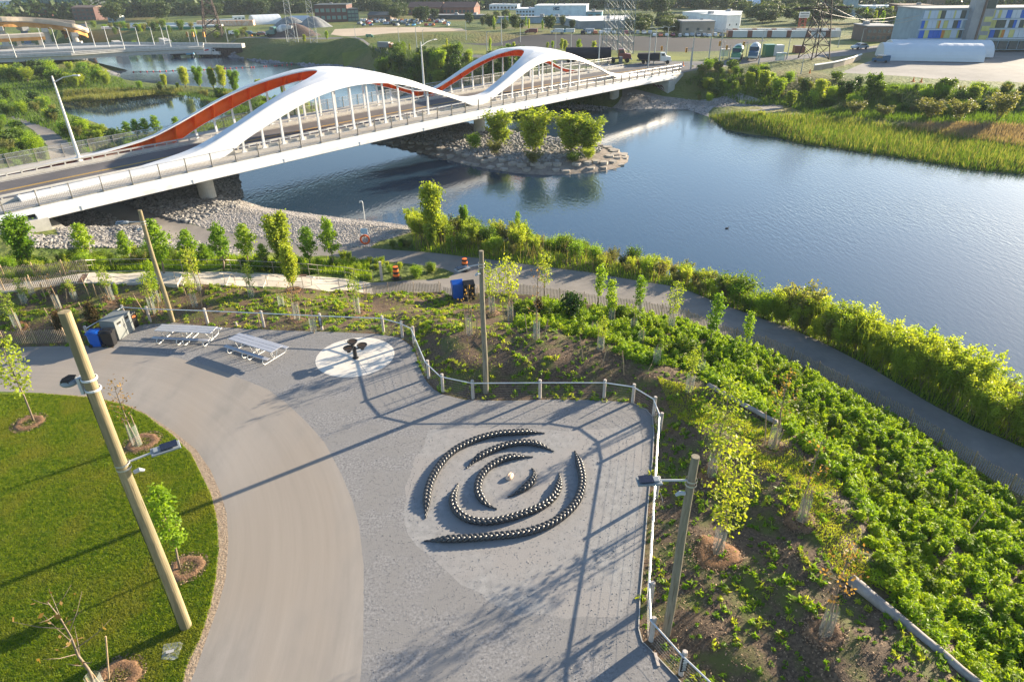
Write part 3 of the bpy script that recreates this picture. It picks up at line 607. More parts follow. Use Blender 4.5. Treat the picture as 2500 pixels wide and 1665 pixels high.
def cart(px, py, az, label, m_, h=1.12):
    b = T(px, py); t = thing('wheelie_bin', label, 'wheelie bin', b, az)
    MB().box((0, 0, h*.43), (.5, .58, h*.82), taper=1.16).build('body', m_, t, bevel=.03)
    m = MB(); m.sheet([[(x*.33, y*.37, h*.85+.13*math.cos(x*1.3)*math.cos(y*1.1)) for x in np.linspace(-1, 1, 9)] for y in np.linspace(-1, 1, 9)])
    for s in (-.2, 0, .2): m.box((s, 0, h*.85+.125), (.05, .6, .02))
    m.box((0, 0, h*.84), (.66, .74, .06)); m.build('lid', m_, t)
    MB().box((0, -.375, h*.85+.03), (.3, .02, .1)).build('slot', dark, t)
    for s in (-1, 1):
        w = MB(); w.cyl((s*.24, .3, .12), (s*.31, .3, .12), .12, k=14); w.build('wheel', plast, t)
    MB().box((.3, -.05, h*.66), (.01, .14, .12)).build('sticker', wht, t)
    return t
cart(*K(960, 1075), az+.25, 'blue wheelie bin standing in front of the large grey waste station', blue)
cart(*K(1240, 1065), az+.25, 'black wheelie bin standing in front of the large grey waste station', plast)
b = T(*K(1795, 690)); t = thing('litter_bin', 'black litter bin with an orange sticker right of the large grey waste station', 'waste bin', b, az)
MB().box((0, .3, .5), (.5, .55, 1.0)).build('body', plast, t, bevel=.02); MB().box((0, .3, 1.03), (.54, .6, .06)).build('lid', plast, t, bevel=.02); MB().box((0, .018, .8), (.3, .012, .14)).build('sticker', mat('sticker_orange', (.75,.2,.06)), t)
for px, py, lab, mm in ((1052, 684, 'blue recycling bin with sloped lid beside the slat fence and the river path', blue), (1078, 685.5, 'black litter bin with sloped lid beside the slat fence and the river path', plast)):
    b = T(px, py); t = thing('litter_bin', lab, 'waste bin', b, .3)
    MB().box((0, 0, .55), (.72, .7, 1.1), taper=1.1).build('body', mm, t, bevel=.03)
    m = MB(); m.add([(x, y, z) for y, z in ((-.42, 1.1), (-.42, 1.25), (0, 1.48), (.42, 1.25), (.42, 1.1)) for x in (-.42, .42)], [(0, 1, 3, 2), (2, 3, 5, 4), (4, 5, 7, 6), (6, 7, 9, 8), (0, 2, 4, 6, 8), (9, 7, 5, 3, 1)]); m.build('lid', mm, t, bevel=.02)
    MB().box((-.1, -.36, 1.0), (.4, .03, .16)).build('slot', dark, t)
# metal fence round the plaza
FP = [((208,788),(194,752)),((291,738),(276,702)),((346.6,741),(336.5,702)),((478.5,745.5),(468.5,708)),((607.4,751.5),(598.4,713)),((740.5,758),(734.4,718)),((882,763.5),(878.8,724)),((925.5,775.5),(920.5,733)),((952,789),(947,747)),((985.6,869),(982,823)),((1018.4,901),(1015.7,853.5)),((1087.5,916),(1085,868)),((1241,915),(1240,867)),((1388,915),(1389,868)),((1454,925),(1456.4,876)),((1502,955),(1505.5,905.5)),((1516.5,993),(1518,943)),((1508,1143),(1512.5,1091.5)),((1494,1389),(1500,1328)),((1496.4,1471),(1503,1407)),((1565,1549),(1574,1485)),((1668,1650),(1680,1580)),((1800,1760),(1815,1690))]
fb = [T(*b) for b, _ in FP]
t = thing('plaza_fence', 'low fence of round timber posts with a metal pipe rail around the gravel plaza', 'fence', fb[12])
t0 = np.array(t.location)
posts_z = []
for k, b in enumerate(fb):
    m = MB(); H = 1.18; m.lathe([(.0, H+.0), (.07, H), (.085, H-.02), (.088, 0), (.088, -.1)][::-1], (*(b[:2]-t0[:2]), b[2]-t0[2]), 14); p = m.build('post', postm, t)
    c = MB(); c.lathe([(.092, H-.12), (.092, H-.07)], (*(b[:2]-t0[:2]), b[2]-t0[2]), 12); c.build('bracket', steel, p)
rail = []
for k, b in enumerate(fb):
    n = fb[min(k+1, len(fb)-1)]-fb[max(k-1, 0)]; n = np.array([n[1], -n[0], 0]); n /= np.linalg.norm(n); rail.append(b+np.array([0, 0, 1.06])+n*.12)
m = MB()
for a, b in zip(rail, rail[1:]): m.cyl(a-t0, b-t0, .032, k=10)
m.build('top_rail', mat('rail_pipe', (.62,.63,.64), rough=.3, metal=.5), t)
m = MB()
for a, b in zip(rail, rail[1:]):
    for h in (.12, .27, .42, .57, .72, .87): m.tube([a-t0-(0, 0, 1.06-h), (a+b)/2-t0-(0, 0, 1.07-h), b-t0-(0, 0, 1.06-h)], .003, 4, cap=False)
m.build('wire', mat('fence_wire', (.4,.4,.4), rough=.4, metal=.5), t)
# black information panels fixed to two posts
pw = mat('panel_black', (.02,.02,.022), rough=.5)
for k, lab in ((5, 'small black information sign fixed to a fence post behind the tables'), (20, 'small black information sign fixed to the fence post nearest the camera')):
    b = fb[k]; t = thing('post_sign', lab, 'sign', (b[0], b[1], b[2]), 0.1)
    MB().box((0, -.12, .66), (.22, .03, .66)).build('panel', pw, t)
    m = MB()
    for j, (w, h) in enumerate(((.14, .05), (.10, .03), (.15, .05), (.12, .02), (.14, .02), (.1, .02), (.13, .02), (.11, .02), (.14, .02))): m.box((0, -.138, .92-j*.062), (w, .004, h))
    m.build('print', wht, t)
# timber light poles
def tpole(bx, tx, r0, r1, label, m_=timber):
    b = T(*bx); H = tops(*tx, b); t = thing('timber_pole', label, 'light pole', b)
    m = MB(); n = 14
    lean = [(.02*math.sin(i*.5), .02*math.cos(i*.4), H*i/n) for i in range(n+1)]; m.tube(lean, np.linspace(r0, r1, n+1), 20); sh = m.build('shaft', m_, t, smooth=False)
    q = random.Random(int(bx[0])); m = MB()
    for k in range(9):
        a0, z0, L0 = q.uniform(0, 6.28), H*q.uniform(.05, .9), q.uniform(.3, 1.1); r_ = lambda z: (r0+(r1-r0)*z/H)+.001
        m.tube([((r_(z))*math.cos(a0+.03*math.sin(z*5)), (r_(z))*math.sin(a0+.03*math.sin(z*5)), z) for z in np.linspace(z0, z0+L0*.9, 6)], [.002, .006, .007, .006, .005, .002], 4)
    m.build('crack', mat('timber_crack', (.07,.05,.03)), sh)
    return t, b, H
def solar_head(t, z, az, arm=1.2, r=.2, sz=1.0):
    h = Matrix.Rotation(az, 3, 'Z')
    def R(p): return tuple(h@Vector(p))
    m = MB(); m.tube([R((0, 0, z)), R((arm*.5, 0, z+.03)), R((arm, 0, z+.06))], .035, 7); a = m.build('arm', pvc, t)
    ax = np.array([R((1, 0, 0)), R((0, 1, 0)), R((0, 0, 1))])
    m = MB(); m.box(R((arm+.33*sz, 0, z+.05)), (.72*sz, .36*sz, .07), axes=ax); m.box(R((arm+.28*sz, 0, z+.1)), (.5*sz, .2*sz, .06), axes=ax); hd = m.build('lamp_head', lamph, t, bevel=.02)
    MB().box(R((arm+.42*sz, 0, z+.14)), (.42*sz, .3*sz, .02), axes=ax).build('solar_panel', solar, hd)
    m = MB(); m.lathe([(r+.02, z-.16), (r+.02, z-.1)], k=18); m.lathe([(r+.02, z+.0), (r+.02, z+.06)], k=18); m.build('clamp', steel, t)
    m = MB(); m.tube([R((r, .05, z-.45)), R((r+.16, .05, z-.42)), R((r+.28, .05, z-.5))], [.06, .07, .045], 8); m.build('sensor', pvc, t)
def camaz(b, bpx, ppx, z):
    """heading from the pole towards the thing seen at ppx, height z"""
    g = G(*ppx, b[2]+z); return math.atan2(g[1]-b[1], g[0]-b[0]), math.hypot(g[0]-b[0], g[1]-b[1])
t, b, H = tpole((427, 1440), (151, 716), .195, .150, 'tallest timber pole standing on the lawn in the foreground')
zl = tops(299, 1060, b); a_, L_ = camaz(b, 0, (375, 1036), zl); solar_head(t, zl, a_, L_-.3, .19, 1.15)
zf = tops(212, 880, b); a_, L_ = camaz(b, 0, (158, 874), zf+.1)
h = Matrix.Rotation(a_, 3, 'Z'); R = lambda p: tuple(h@Vector(p)); ax = np.array([R((1, 0, 0)), R((0, 1, 0)), R((0, 0, 1))])
m = MB(); m.tube([R((.1, 0, zf)), R((L_-.25, 0, zf+.1))], .04, 7); m.build('arm', pvc, t)
m = MB(); m.lathe([(.0, -.1), (.2, -.1), (.24, -.04), (.2, .05), (0, .07)], R((L_, 0, zf+.08)), 18)
fl = m.build('floodlight', lamph, t)
m = MB()
for j in range(-4, 5): m.box(R((L_, j*.045, zf+.12)), (.34-.03*abs(j), .012, .09), axes=ax)
m.build('cooling_fins', dark, fl)
m = MB(); m.box(R((.26, 0, zf-.05)), (.09, .22, .5), axes=ax); m.build('control_box', pvc, t)
m = MB()
for q in (-.22, .12): m.lathe([(.185, zf+q), (.21, zf+q+.01), (.21, zf+q+.06), (.185, zf+q+.07)], k=20)
m.build('clamp', mat('clamp_white', (.6,.62,.63), rough=.4), t)
m = MB(); m.tube([R((.2, .04, zf-.2)), R((.2, .05, zf-1.2)), R((.215, .04, .2))], .012, 5); m.build('cable', dark, t)
t, b, H = tpole((1117, 903), (1107, 577), .15, .11, 'timber pole rising behind the plaza fence in the middle', timberg)
zl = tops(1108, 607, b); a_, L_ = camaz(b, 0, (1075, 621), zl-.1); solar_head(t, zl, a_, max(L_-.3, .8), .14)
t, b, H = tpole((1531, 1459), (1579, 1046), .15, .12, 'timber pole at the right edge of the gravel plaza with a solar lamp', timberg)
zl = tops(1571, 1100, b); a_, L_ = camaz(b, 0, (1494, 1109), zl); solar_head(t, zl, a_, L_-.3, .15)
t, b, H = tpole((397, 740), (325, 483), .15, .115, 'timber pole behind the picnic tables')
zl = tops(334, 509, b); a_, L_ = camaz(b, 0, (305, 516), zl-.1); solar_head(t, zl, a_, max(L_-.3, .8), .14)
# braided sculpture
bronze = mat('braid_bronze', (.028,.03,.034), (.045,.045,.048), rough=.38, spec=.6, scale=20, bump=.15, bscale=60)
CB = lambda x, y: (941.6+x*.1861, 969.9+y*.1861)
BR = [([(1670,118),(1500,115),(1300,125),(1100,140),(900,185),(750,240),(600,315),(480,405),(390,505),(320,610),(265,720),(230,830),(215,930),(205,1040),(195,1165)], 'longest upper left arc of black braid curving around the spiral'),
 ([(1780,345),(1650,290),(1500,255),(1350,255),(1200,280),(1050,330),(900,400),(800,465),(740,520),(705,550)], 'second arc of black braid from the top of the spiral'),
 ([(1525,410),(1400,415),(1250,430),(1130,465),(1020,525),(940,590),(880,670),(850,760),(845,850),(880,930),(950,1000),(1080,1055)], 'black braid curling around the left side of the cowrie shell'),
 ([(1510,550),(1540,600),(1530,680),(1480,760),(1400,820),(1300,870),(1210,905)], 'shortest black braid just right of the cowrie shell'),
 ([(600,735),(580,800),(545,890),(535,990),(570,1080),(640,1150),(740,1200),(860,1225),(1000,1225),(1150,1200),(1300,1160),(1450,1110),(1600,1050),(1720,975),(1800,890),(1840,790),(1855,690),(1850,605)], 'U-shaped black braid cradling the lower side of the spiral'),
 ([(2040,335),(2075,430),(2105,540),(2130,650),(2135,750),(2110,870),(2060,980),(1980,1080),(1860,1180),(1700,1270),(1500,1340),(1300,1380),(1050,1405),(800,1425),(500,1440),(300,1443),(175,1447)], 'outermost black braid along the right and bottom of the spiral')]
def catmull(P, n=16):
    P = np.asarray(P, float); P = np.vstack([2*P[0]-P[1], P, 2*P[-1]-P[-2]]); out = []
    for i in range(1, len(P)-2):
        for t in np.linspace(0, 1, n, endpoint=False):
            out.append(.5*((2*P[i])+(-P[i-1]+P[i+1])*t+(2*P[i-1]-5*P[i]+4*P[i+1]-P[i+2])*t*t+(-P[i-1]+3*P[i]-3*P[i+1]+P[i+2])*t**3))
    out.append(P[-2]); return np.array(out)
for L, lab in BR:
    C_ = catmull([G(*CB(x, y), .12)[:2] for x, y in L]); seg = np.r_[0, np.cumsum(np.hypot(*np.diff(C_, axis=0).T))]; tot = seg[-1]
    n = int(tot/.018); s = np.linspace(0, tot, n); X = np.interp(s, seg, C_[:, 0]); Y = np.interp(s, seg, C_[:, 1])
    tx, ty = np.gradient(X), np.gradient(Y); ll = np.hypot(tx, ty); nx, ny = -ty/ll, tx/ll
    sc = np.clip(.22+.78*smooth(s/1.1), 0, 1)*np.clip(.22+.78*smooth((tot-s)/1.1), 0, 1); c0 = np.array([X.mean(), Y.mean(), 0]); m = MB()
    for k in range(3):
        ph = 2*math.pi*(s/.66+k/3); A = .10*sc; z = (.12+.05*np.sin(2*ph))*sc+.0
        P = np.column_stack([X+nx*A*np.sin(ph), Y+ny*A*np.sin(ph), z])-c0; m.tube(P, .085*sc, 9)
    o = m.build('braid', bronze, smooth=True); o.location = c0; tag(o, lab, 'sculpture', 'black braid sculptures on the plaza')
# cowrie
cs = G(1172, 1093, .1); m = MB(); N = 24; rows = []
for i in range(N+1):
    u = math.pi*i/N; row = []
    for j in range(33):
        v = 2*math.pi*j/32; L = .235*-math.cos(u); w = .155*math.sin(u)**.75*(1+.18*math.cos(u))
        y = w*math.cos(v); z = .135*math.sin(u)**.8*math.sin(v); z = max(z, -.045)
        g = math.exp(-(y/.022)**2)*max(0, math.sin(v))*max(0, math.sin(u))**.3
        row.append((L, y, z-.055*g+.012*math.exp(-((abs(y)-.035)/.02)**2)*max(0, math.sin(v))*abs(math.sin(L*90))))
    rows.append(row)
m.sheet(rows)
t = thing('cowrie_shell', 'glossy cream cowrie shell at the centre of the black braids', 'shell sculpture', (cs[0], cs[1], .05), math.radians(62))
m.build('shell', mat('cowrie', (.72,.47,.30), (.80,.60,.44), rough=.18, scale=3, spec=.7), t, smooth=True)
MB().box((0, 0, .072), (.36, .020, .012)).build('slit', mat('cowrie_slit', (.10,.05,.03), rough=.6), t)
# slatted wooden fences
def slatfence(path, h, label, every=11, sp=.11, stk=True, group='slatted wooden fences'):
    P = np.array([T(*p)[:2] for p in path]); seg = np.r_[0, np.cumsum(np.hypot(*np.diff(P, axis=0).T))]; n = int(seg[-1]/sp); s = np.linspace(0, seg[-1], n)
    X = np.interp(s, seg, P[:, 0]); Y = np.interp(s, seg, P[:, 1]); Z = hgt(np.column_stack([X, Y])); b = np.array([X[n//2], Y[n//2], Z[n//2]])
    t = thing('slat_fence', label, 'fence', b, 0, group); m = MB(); r = random.Random(len(path))
    for i in range(n):
        a = math.atan2(Y[min(i+1, n-1)]-Y[max(i-1, 0)], X[min(i+1, n-1)]-X[max(i-1, 0)]); hh = h*r.uniform(.93, 1.05)
        m.box((X[i]-b[0], Y[i]-b[1], Z[i]-b[2]+hh/2+.03), (.042, .012, hh), a+r.uniform(-.1, .1))
    m.build('slats', slat, t)
    m = MB()
    for z in (.2, h-.15): m.tube(np.column_stack([X, Y, Z+z])[::6]-b, .006, 4, cap=False)
    m.build('wire', steeld, t)
    for i in range(0, n, max(1, int(1.9/sp))):
        MB().box((X[i]-b[0], Y[i]-b[1]-.03, Z[i]-b[2]+h*.55), (.05, .05, h*1.25)).build('post', stakem, t)
slatfence([(1119,671),(1219,680.5),(1306,693),(1353,701),(1420,710),(1503,723),(1571,738),(1655,773),(1729,795),(1796,818),(1846,845),(1913,882),(1986,922),(2063,959),(2143,1012),(2220,1066),(2310,1122),(2354,1146),(2450,1194),(2560,1255)], .85, 'long slatted fence along the river path on the right')
slatfence([(838,676),(890,674),(936,673),(1014,671)], .75, 'short slatted fence at the foot of the concrete steps')
slatfence([(1022,683),(1045,685),(1075,686),(1096,681),(1104,671)], .7, 'short curved slatted fence wrapped around the blue and black bins')
slatfence([(-60,650),(0,644),(55,640),(129,633),(204,624)], .95, 'slatted fence above the concrete steps, in front of the green shrubs')
slatfence([(-60,684),(0,673),(81,664),(184,653)], .9, 'slatted fence between the concrete steps and the young trees on the left')
slatfence([(-60,797),(0,793),(90,790),(169,788)], .95, 'slatted fence beside the asphalt left of the bins')
# steps: slabs and risers
SX = [(-150,668,685),(60,648,667),(184,629,651),(206,627.5,651),(219,626.5,651),(232,626,651.5),(262,625,652),(349,624,650),(421,626,653),(434,626,654),(447,625.5,654),(525,625,655),(533,625.5,656),(545,626,657),(557,626.5,658),(619,629,659),(630,629.5,659.5),(642,630,661),(712,634,663),(722,635,664),(733,636,666),(745,637,666.5),(795,641,667),(805,643,669),(816,645,671),(828,647,672),(858,650,676)]
DROP = {206, 219, 232, 421, 434, 447, 533, 545, 557, 619, 630, 642, 722, 733, 745, 805, 816, 828}
z = 1.5; slabs = []; st = thing('stairway', 'long concrete stepped path descending towards the river path', 'steps', T(500, 640))
so = np.array(st.location); stc = TM['stair_ground']; stc2 = mat('step_nosing', (.30,.24,.17), (.38,.31,.23), scale=3)
zs = {}
for (x0, a0, b0), (x1, a1, b1) in zip(SX, SX[1:]):
    if x0 in DROP: z -= .155
    A, Bq, Cq, Dq = G(x0, a0, z), G(x1, a1, z), G(x1+(-14 if x1 > 200 else -10), b1, z), G(x0+(-14 if x0 > 200 else -10), b0, z)
    slabs.append((z, A, Bq, Cq, Dq, x0 in DROP)); zs[x0] = z
m = MB(); nz = MB()
for (z, A, Bq, Cq, Dq, dr) in slabs:
    top = [A, Bq, Cq, Dq]; bot = [q-(0, 0, .32) for q in top]; m.add([q-so for q in top+bot], [(0, 1, 2, 3), (4, 7, 6, 5), (0, 4, 5, 1), (1, 5, 6, 2), (2, 6, 7, 3), (3, 7, 4, 0)])
    if dr:
        d = (A-Dq); e = np.array([d[1], -d[0], 0]); e /= np.linalg.norm(e); e = e if e[0] > 0 else -e
        nz.add([q-so+(0, 0, .004) for q in (A, A+e*.10, Dq+e*.10, Dq)], [(0, 1, 2, 3)])
m.build('treads', stc, st)
nz.build('nosing', stc2, st)
m = MB()
for (x0, x1) in ((190, 203), (640+52-6, 640+52+14)):
    zz = [v for k, v in zs.items() if k <= x0][-1]+.005; a = [p for p in SX if p[0] <= x0][-1]
    m.add([G(x, y, zz)-so for x, y in ((x0, a[1]+1), (x1, a[1]+1), (x1-13, a[2]-1), (x0-13, a[2]-1))], [(0, 1, 2, 3)])
m.build('rubber_mat', mat('rubber_mat', (.12,.07,.05)), st)
def handrail(side, label):
    t = thing('handrail', label, 'handrail', so, 0, 'handrails beside the concrete steps'); pts = []
    for (x0, a0, b0) in SX[2:]:
        zz = zs.get(x0, z); q = G(x0, a0-1, zz) if side == 0 else G(x0-14, b0+1, zz); pts.append(q)
    m = MB(); m.tube([p-so+(0, 0, .95) for p in pts], .022, 6); m.tube([p-so+(0, 0, .55) for p in pts], .014, 5); m.build('rail', steeld, t)
    for p in pts[::2]: MB().cyl(p-so-(0, 0, .1), p-so+(0, 0, .95), .022, k=6).build('baluster', steeld, t)
handrail(0, 'dark metal handrail on the river side of the concrete steps'); handrail(1, 'dark metal handrail on the plaza side of the concrete steps')
# small things
b = T(392, 1500)+np.array([0, 0, .06]); t = thing('utility_cover', 'pale utility box lid set in the lawn near the tallest pole', 'utility cover', b, .0)
C4 = [G(x, y, .02)-b for x, y in ((371,1514),(376,1480),(414,1474),(420,1478),(408,1512),(400,1516))]
m = MB(); m.add([*C4, *[q-(0, 0, .06) for q in C4]], [tuple(range(6)), *[(i, i+6, (i+1) % 6+6, (i+1) % 6) for i in range(6)]]); m.build('lid', mat('cover_grey', (.42,.42,.42), (.48,.48,.47), scale=4), t)
MB().box((0, 0, .024), (.25, .12, .004), .3).build('badge', mat('cover_badge', (.35,.35,.35)), t)
def barrel(px, py, label):
    b = T(px, py); t = thing('traffic_barrel', label, 'traffic barrel', b)
    MB().lathe([(0, 0), (.4, 0), (.4, .06), (.28, .08)], k=18).build('base', plast, t)
    om = mat('barrel_orange', (.8,.17,.03)); 
    for k in range(5):
        m = MB(); z0 = .08+k*.19; r = .27-.012*k; m.lathe([(r, z0), (r-.008, z0+.19)], k=18); m.build('band', om if k % 2 else plast, t)
    MB().lathe([(.21, 1.03), (0, 1.05)], k=18).build('cap', om, t)
barrel(911.5, 641, 'orange and black traffic barrel at the edge of the planted strip')
barrel(1069, 622, 'orange and black traffic barrel standing on the river path tip')
b = T(878, 645); tag(MB().box((0, 0, .8), (.2, .2, 1.6), .3).build('timber_post', postm, loc=None), 'thick square timber post in the planted strip by the river path', 'post').location = b
b = T(842, 571); t = thing('lifebuoy_stand', 'orange life ring on a post with a small blue sign by the pebble beach', 'life ring', b)
MB().cyl((0, 0, 0), (0, 0, 1.7), .05).build('post', steel, t)
m = MB(); m.tube([(.38*math.cos(a), -.1, .85+.38*math.sin(a)) for a in np.linspace(0, 2*math.pi, 25)], .085, 8, cap=False, up=(0, 1, 0)); m.build('life_ring', mat('ring_orange', (.75,.14,.04)), t)
MB().box((0, -.06, 1.6), (.6, .03, .5)).build('sign', mat('sign_blue', (.45,.58,.75)), t)
b = T(839, 509); t = thing('depth_gauge', 'thin pale hooked pole at the water edge of the pebble beach', 'pole', b); MB().tube([(0, 0, 0), (0, 0, 1.9), (-.08, 0, 2.1), (-.25, 0, 2.1), (-.3, 0, 1.95)], .05, 7).build('hooked_pipe', mat('lamp_white', (.6,.6,.58)), t)
def log(p, q, r0, r1, label):
    a, b = T(*p), T(*q); c = (a+b)/2; n = 12; pts = []
    for i in range(n+1):
        g = a+(b-a)*i/n; g[2] += r0*.75; g[0] += .015*math.sin(i*1.7); pts.append(g-c)
    o = MB().tube(pts, [r0+(r1-r0)*i/n+.006*math.sin(i*2.3) for i in range(n+1)], 12).build('fallen_log', mat('log_wood', (.20,.18,.17), (.34,.31,.29), scale=2, bump=.6, bscale=9, stretch=(1,1,1)), smooth=True); o.location = c; tag(o, label, 'log')
log((1627,888), (1784,975), .13, .12, 'bare grey log lying on the mound beside the upper shrubs')
log((1952,1338), (2262,1592), .22, .13, 'long bleached log lying between the mulch and the shrubs at the bottom right')
for k, (p, q) in enumerate((((1506,1500),(1514,1530)),)):
    a, b = G(*p, .03), G(*q, .03); c = (a+b)/2; o = MB().box((0, 0, 0), (float(np.linalg.norm(b-a)), .1, .04), math.atan2(b[1]-a[1], b[0]-a[0])).build('timber_offcut', postm); o.location = c; tag(o, 'pale timber offcut lying at the gravel edge', 'board')
for px, py, lab in ((1458, 0, ''),):
    pass
b = T(545, 752); tag(MB().cyl((0, 0, 0), (0, 0, .35), .06).build('marker_post', postm), 'short pale marker stub at the gravel edge behind the tables', 'marker').location = b
# plaza edging strip
m = MB(); E_ = densify(Wplaza)
E_ = [p for p in E_ if p[0] > 3 and p[1] < 33]
ed = arr([(1453,926),(1486,943),(1500,960),(1503,1000),(1500,1060),(1494,1110),(1487,1188),(1480,1278),(1471,1378),(1468,1445),(1476,1475),(1503,1502),(1553,1555),(1700,1720)], 0)
m.sheet([[(x-.02, y, .045), (x+.02, y, .045), (x+.02, y, -.05)] for x, y in densify(ed)[:-8]]); m.build('edging_strip', mat('edging', (.42,.40,.36)))['kind'] = 'structure'
# ------------------------------------------------------------------ vegetation
def leafmat(name, a, b, tr=.42, ov=.22, sc=1.6): return mat(name, a, b, rough=.55, spec=.25, scale=sc, detail=5, transl=tr, objvar=ov)
LM = dict(
 bright=leafmat('leaf_bright', (.135,.245,.014), (.23,.34,.025)), yellow=leafmat('leaf_yellow', (.20,.28,.025), (.32,.37,.04)),
 mid=leafmat('leaf_mid', (.07,.13,.016), (.13,.20,.025)), dark=leafmat('leaf_dark', (.03,.07,.015), (.07,.12,.022), tr=.25),
 olive=leafmat('leaf_olive', (.12,.14,.04), (.21,.21,.075)), brown=leafmat('leaf_brown', (.20,.12,.04), (.30,.19,.07)),
 far=leafmat('leaf_far', (.035,.065,.018), (.085,.12,.03), tr=.2, ov=.35, sc=.4), cedar=leafmat('leaf_cedar', (.035,.04,.012), (.11,.06,.015), tr=.15),
 willow=leafmat('leaf_willow', (.19,.28,.03), (.33,.39,.05), tr=.5), straw=leafmat('straw', (.21,.155,.11), (.33,.25,.18), tr=.3))
bark = mat('bark', (.16,.12,.085), (.26,.21,.16), scale=8, bump=.4, rough=.9)
def quads(C, size, r, up=.25, elong=1.5, out=None):
    """leaf-shaped faces around centres C"""
    n = len(C); N = r.normal(size=(n, 3)); N[:, 2] += up
    if out is not None: N += out*.8
    N /= np.linalg.norm(N, axis=1, keepdims=True); A = np.cross(N, r.normal(size=(n, 3))); A /= np.linalg.norm(A, axis=1, keepdims=True); Bv = np.cross(N, A)
    s = (size*r.uniform(.6, 1.35, n))[:, None]; a = A*s*elong*.5; b = Bv*s*.5
    return np.stack([C-a, C-b*.9, C+a, C+b*.9], 1)
PROTO = {}
def tree(kind, seed, H, R, base, nl, nleaf, leaf, lm, prof, tr=.035, el=.8, spread=.16, name='tree', stems=1, up=.25, limbs=True):
    r = np.random.default_rng(seed); m = MB(); C = []; O = []
    for st in range(stems):
        a0 = st*2*math.pi/stems+.4; off = np.array([math.cos(a0), math.sin(a0)])*(0 if stems == 1 else R*.45); k = 6; w = r.normal(0, .02*H, (k+1, 2)).cumsum(0)*.5
        tp = np.array([[w[i, 0]*(i > 0)+off[0]*i/k, w[i, 1]*(i > 0)+off[1]*i/k, H*.96*i/k] for i in range(k+1)])
        m.tube(tp, np.linspace(tr*H*.5, tr*H*.07, k+1)+.004, 7)
        for i in range(nl//stems):
            t = base+(1-base)*((i+.5)/(nl/stems)); p0 = np.array([np.interp(t*H*.96, tp[:, 2], tp[:, c]) for c in range(3)])
            az = i*2.4+seed+st; L = R*prof((t-base)/(1-base))*r.uniform(.7, 1.2)*(1 if stems == 1 else .7); e = el*(1-.3*t)+r.normal(0, .12)
            d = np.array([math.cos(az)*math.cos(e), math.sin(az)*math.cos(e), math.sin(e)]); p1 = p0+d*L*.55; p2 = p0+d*L+np.array([0, 0, L*.12])
            if limbs: m.tube([p0, p1, p2], [tr*H*.16*(1-t*.7)+.004, tr*H*.09*(1-t*.7)+.003, .003], 5)
            n = int(nleaf/nl*r.uniform(.6, 1.4)*(.35+prof((t-base)/(1-base)))); tt = r.uniform(.18, 1.08, n)**.8
            P = p0+(p2-p0)*tt[:, None]; P += r.normal(0, 1, (n, 3))*spread*R*(1.15-.4*tt[:, None]); C.append(P); O.append(np.tile(d*np.array([1, 1, .3]), (n, 1)))
    C = np.concatenate(C); O = np.concatenate(O); keep = C[:, 2] > .04*H; C = C[keep]; O = O[keep]
    t = thing(name, 'x', 'tree'); m.build('trunk', bark, t, smooth=True); fastmesh('crown', quads(C, leaf, r, up=up, out=O), 4, lm, t)
    PROTO.setdefault(kind, []).append(t); return t
pr_vase = lambda t: max(.12, (1-t)**.7*(.75+1.1*t))*(.8+.4*abs(math.sin(t*23)))
pr_isl = lambda t: max(.1, math.sin(math.pi*min(1, .28+.66*t)))*(.8+.35*abs(math.sin(t*31)))
pr_spiky = lambda t: (.55+.9*abs(math.sin(t*17.3)))*max(.25, 1-.75*t)
pr_round = lambda t: math.sqrt(max(.02, 1-(2*t-.85)**2*.8)); pr_cone = lambda t: max(.08, 1-.85*t)*min(1, .55+2*t); pr_col = lambda t: .75+.25*math.sin(3*t)-.5*t*t*t; pr_oval = lambda t: max(.12, math.sin(math.pi*(.12+.8*t)))
for s in range(3): tree('young', 10+s, 5, 1.5, .12, 36, 5200, .155, LM['yellow'] if s != 1 else LM['bright'], pr_vase, el=1.08, name='young_tree', stems=(1, 3, 2)[s], spread=.15)
for s in range(3): tree('isl', 15+s, 5, 1.75, .03, 44, 5200, .14, LM['yellow'] if s != 2 else LM['bright'], pr_isl, el=1.1, name='island_tree', stems=5, spread=.13, tr=.018)
for s in range(3): tree('maple', 20+s, 4, 1.15, .25, 20, 2300, .115, LM['bright'], pr_cone, el=.8, name='young_tree', spread=.13)
for s in range(3): tree('sapling', 30+s, 3, .6, .32, 18, 520, .08, LM['yellow'], pr_col, el=.7, name='sapling', tr=.02, spread=.2)
for s in range(2): tree('greensap', 40+s, 3, .5, .28, 20, 1000, .085, LM['bright'], pr_col, el=.9, name='sapling', tr=.022, spread=.2)
for s in range(2): tree('loose', 45+s, 5, 1.05, .2, 30, 950, .085, leafmat('leaf_fresh', (.17,.24,.02), (.27,.33,.03)), pr_oval, el=.75, name='young_tree', tr=.014, spread=.16)
for s in range(2): tree('bare', 50+s, 3, .8, .35, 14, 34, .08, LM['brown'], pr_oval, el=.7, name='bare_sapling', tr=.024, spread=.1)
for s in range(1): tree('rust', 60+s, 3, .6, .4, 14, 150, .06, LM['brown'], pr_col, el=.75, name='sapling', tr=.02, spread=.14)
for s in range(3): tree('willow', 70+s, 2.4, 1.35, .03, 30, 4200, .075, LM['willow'] if s != 1 else LM['yellow'], pr_spiky, el=1.2, name='willow_shrub', stems=5, tr=.012, spread=.10, up=.1)
for s in range(2): tree('shrub', 80+s, 1.7, 1.1, .02, 26, 2600, .085, LM['mid'] if s else LM['bright'], pr_spiky, el=1.0, name='leafy_shrub', stems=3, tr=.014, spread=.22)
for s in range(2): tree('oliveb', 90+s, 2.0, 1.15, .02, 24, 1400, .09, LM['olive'], pr_spiky, el=1.2, name='olive_shrub', stems=4, tr=.014, spread=.11)
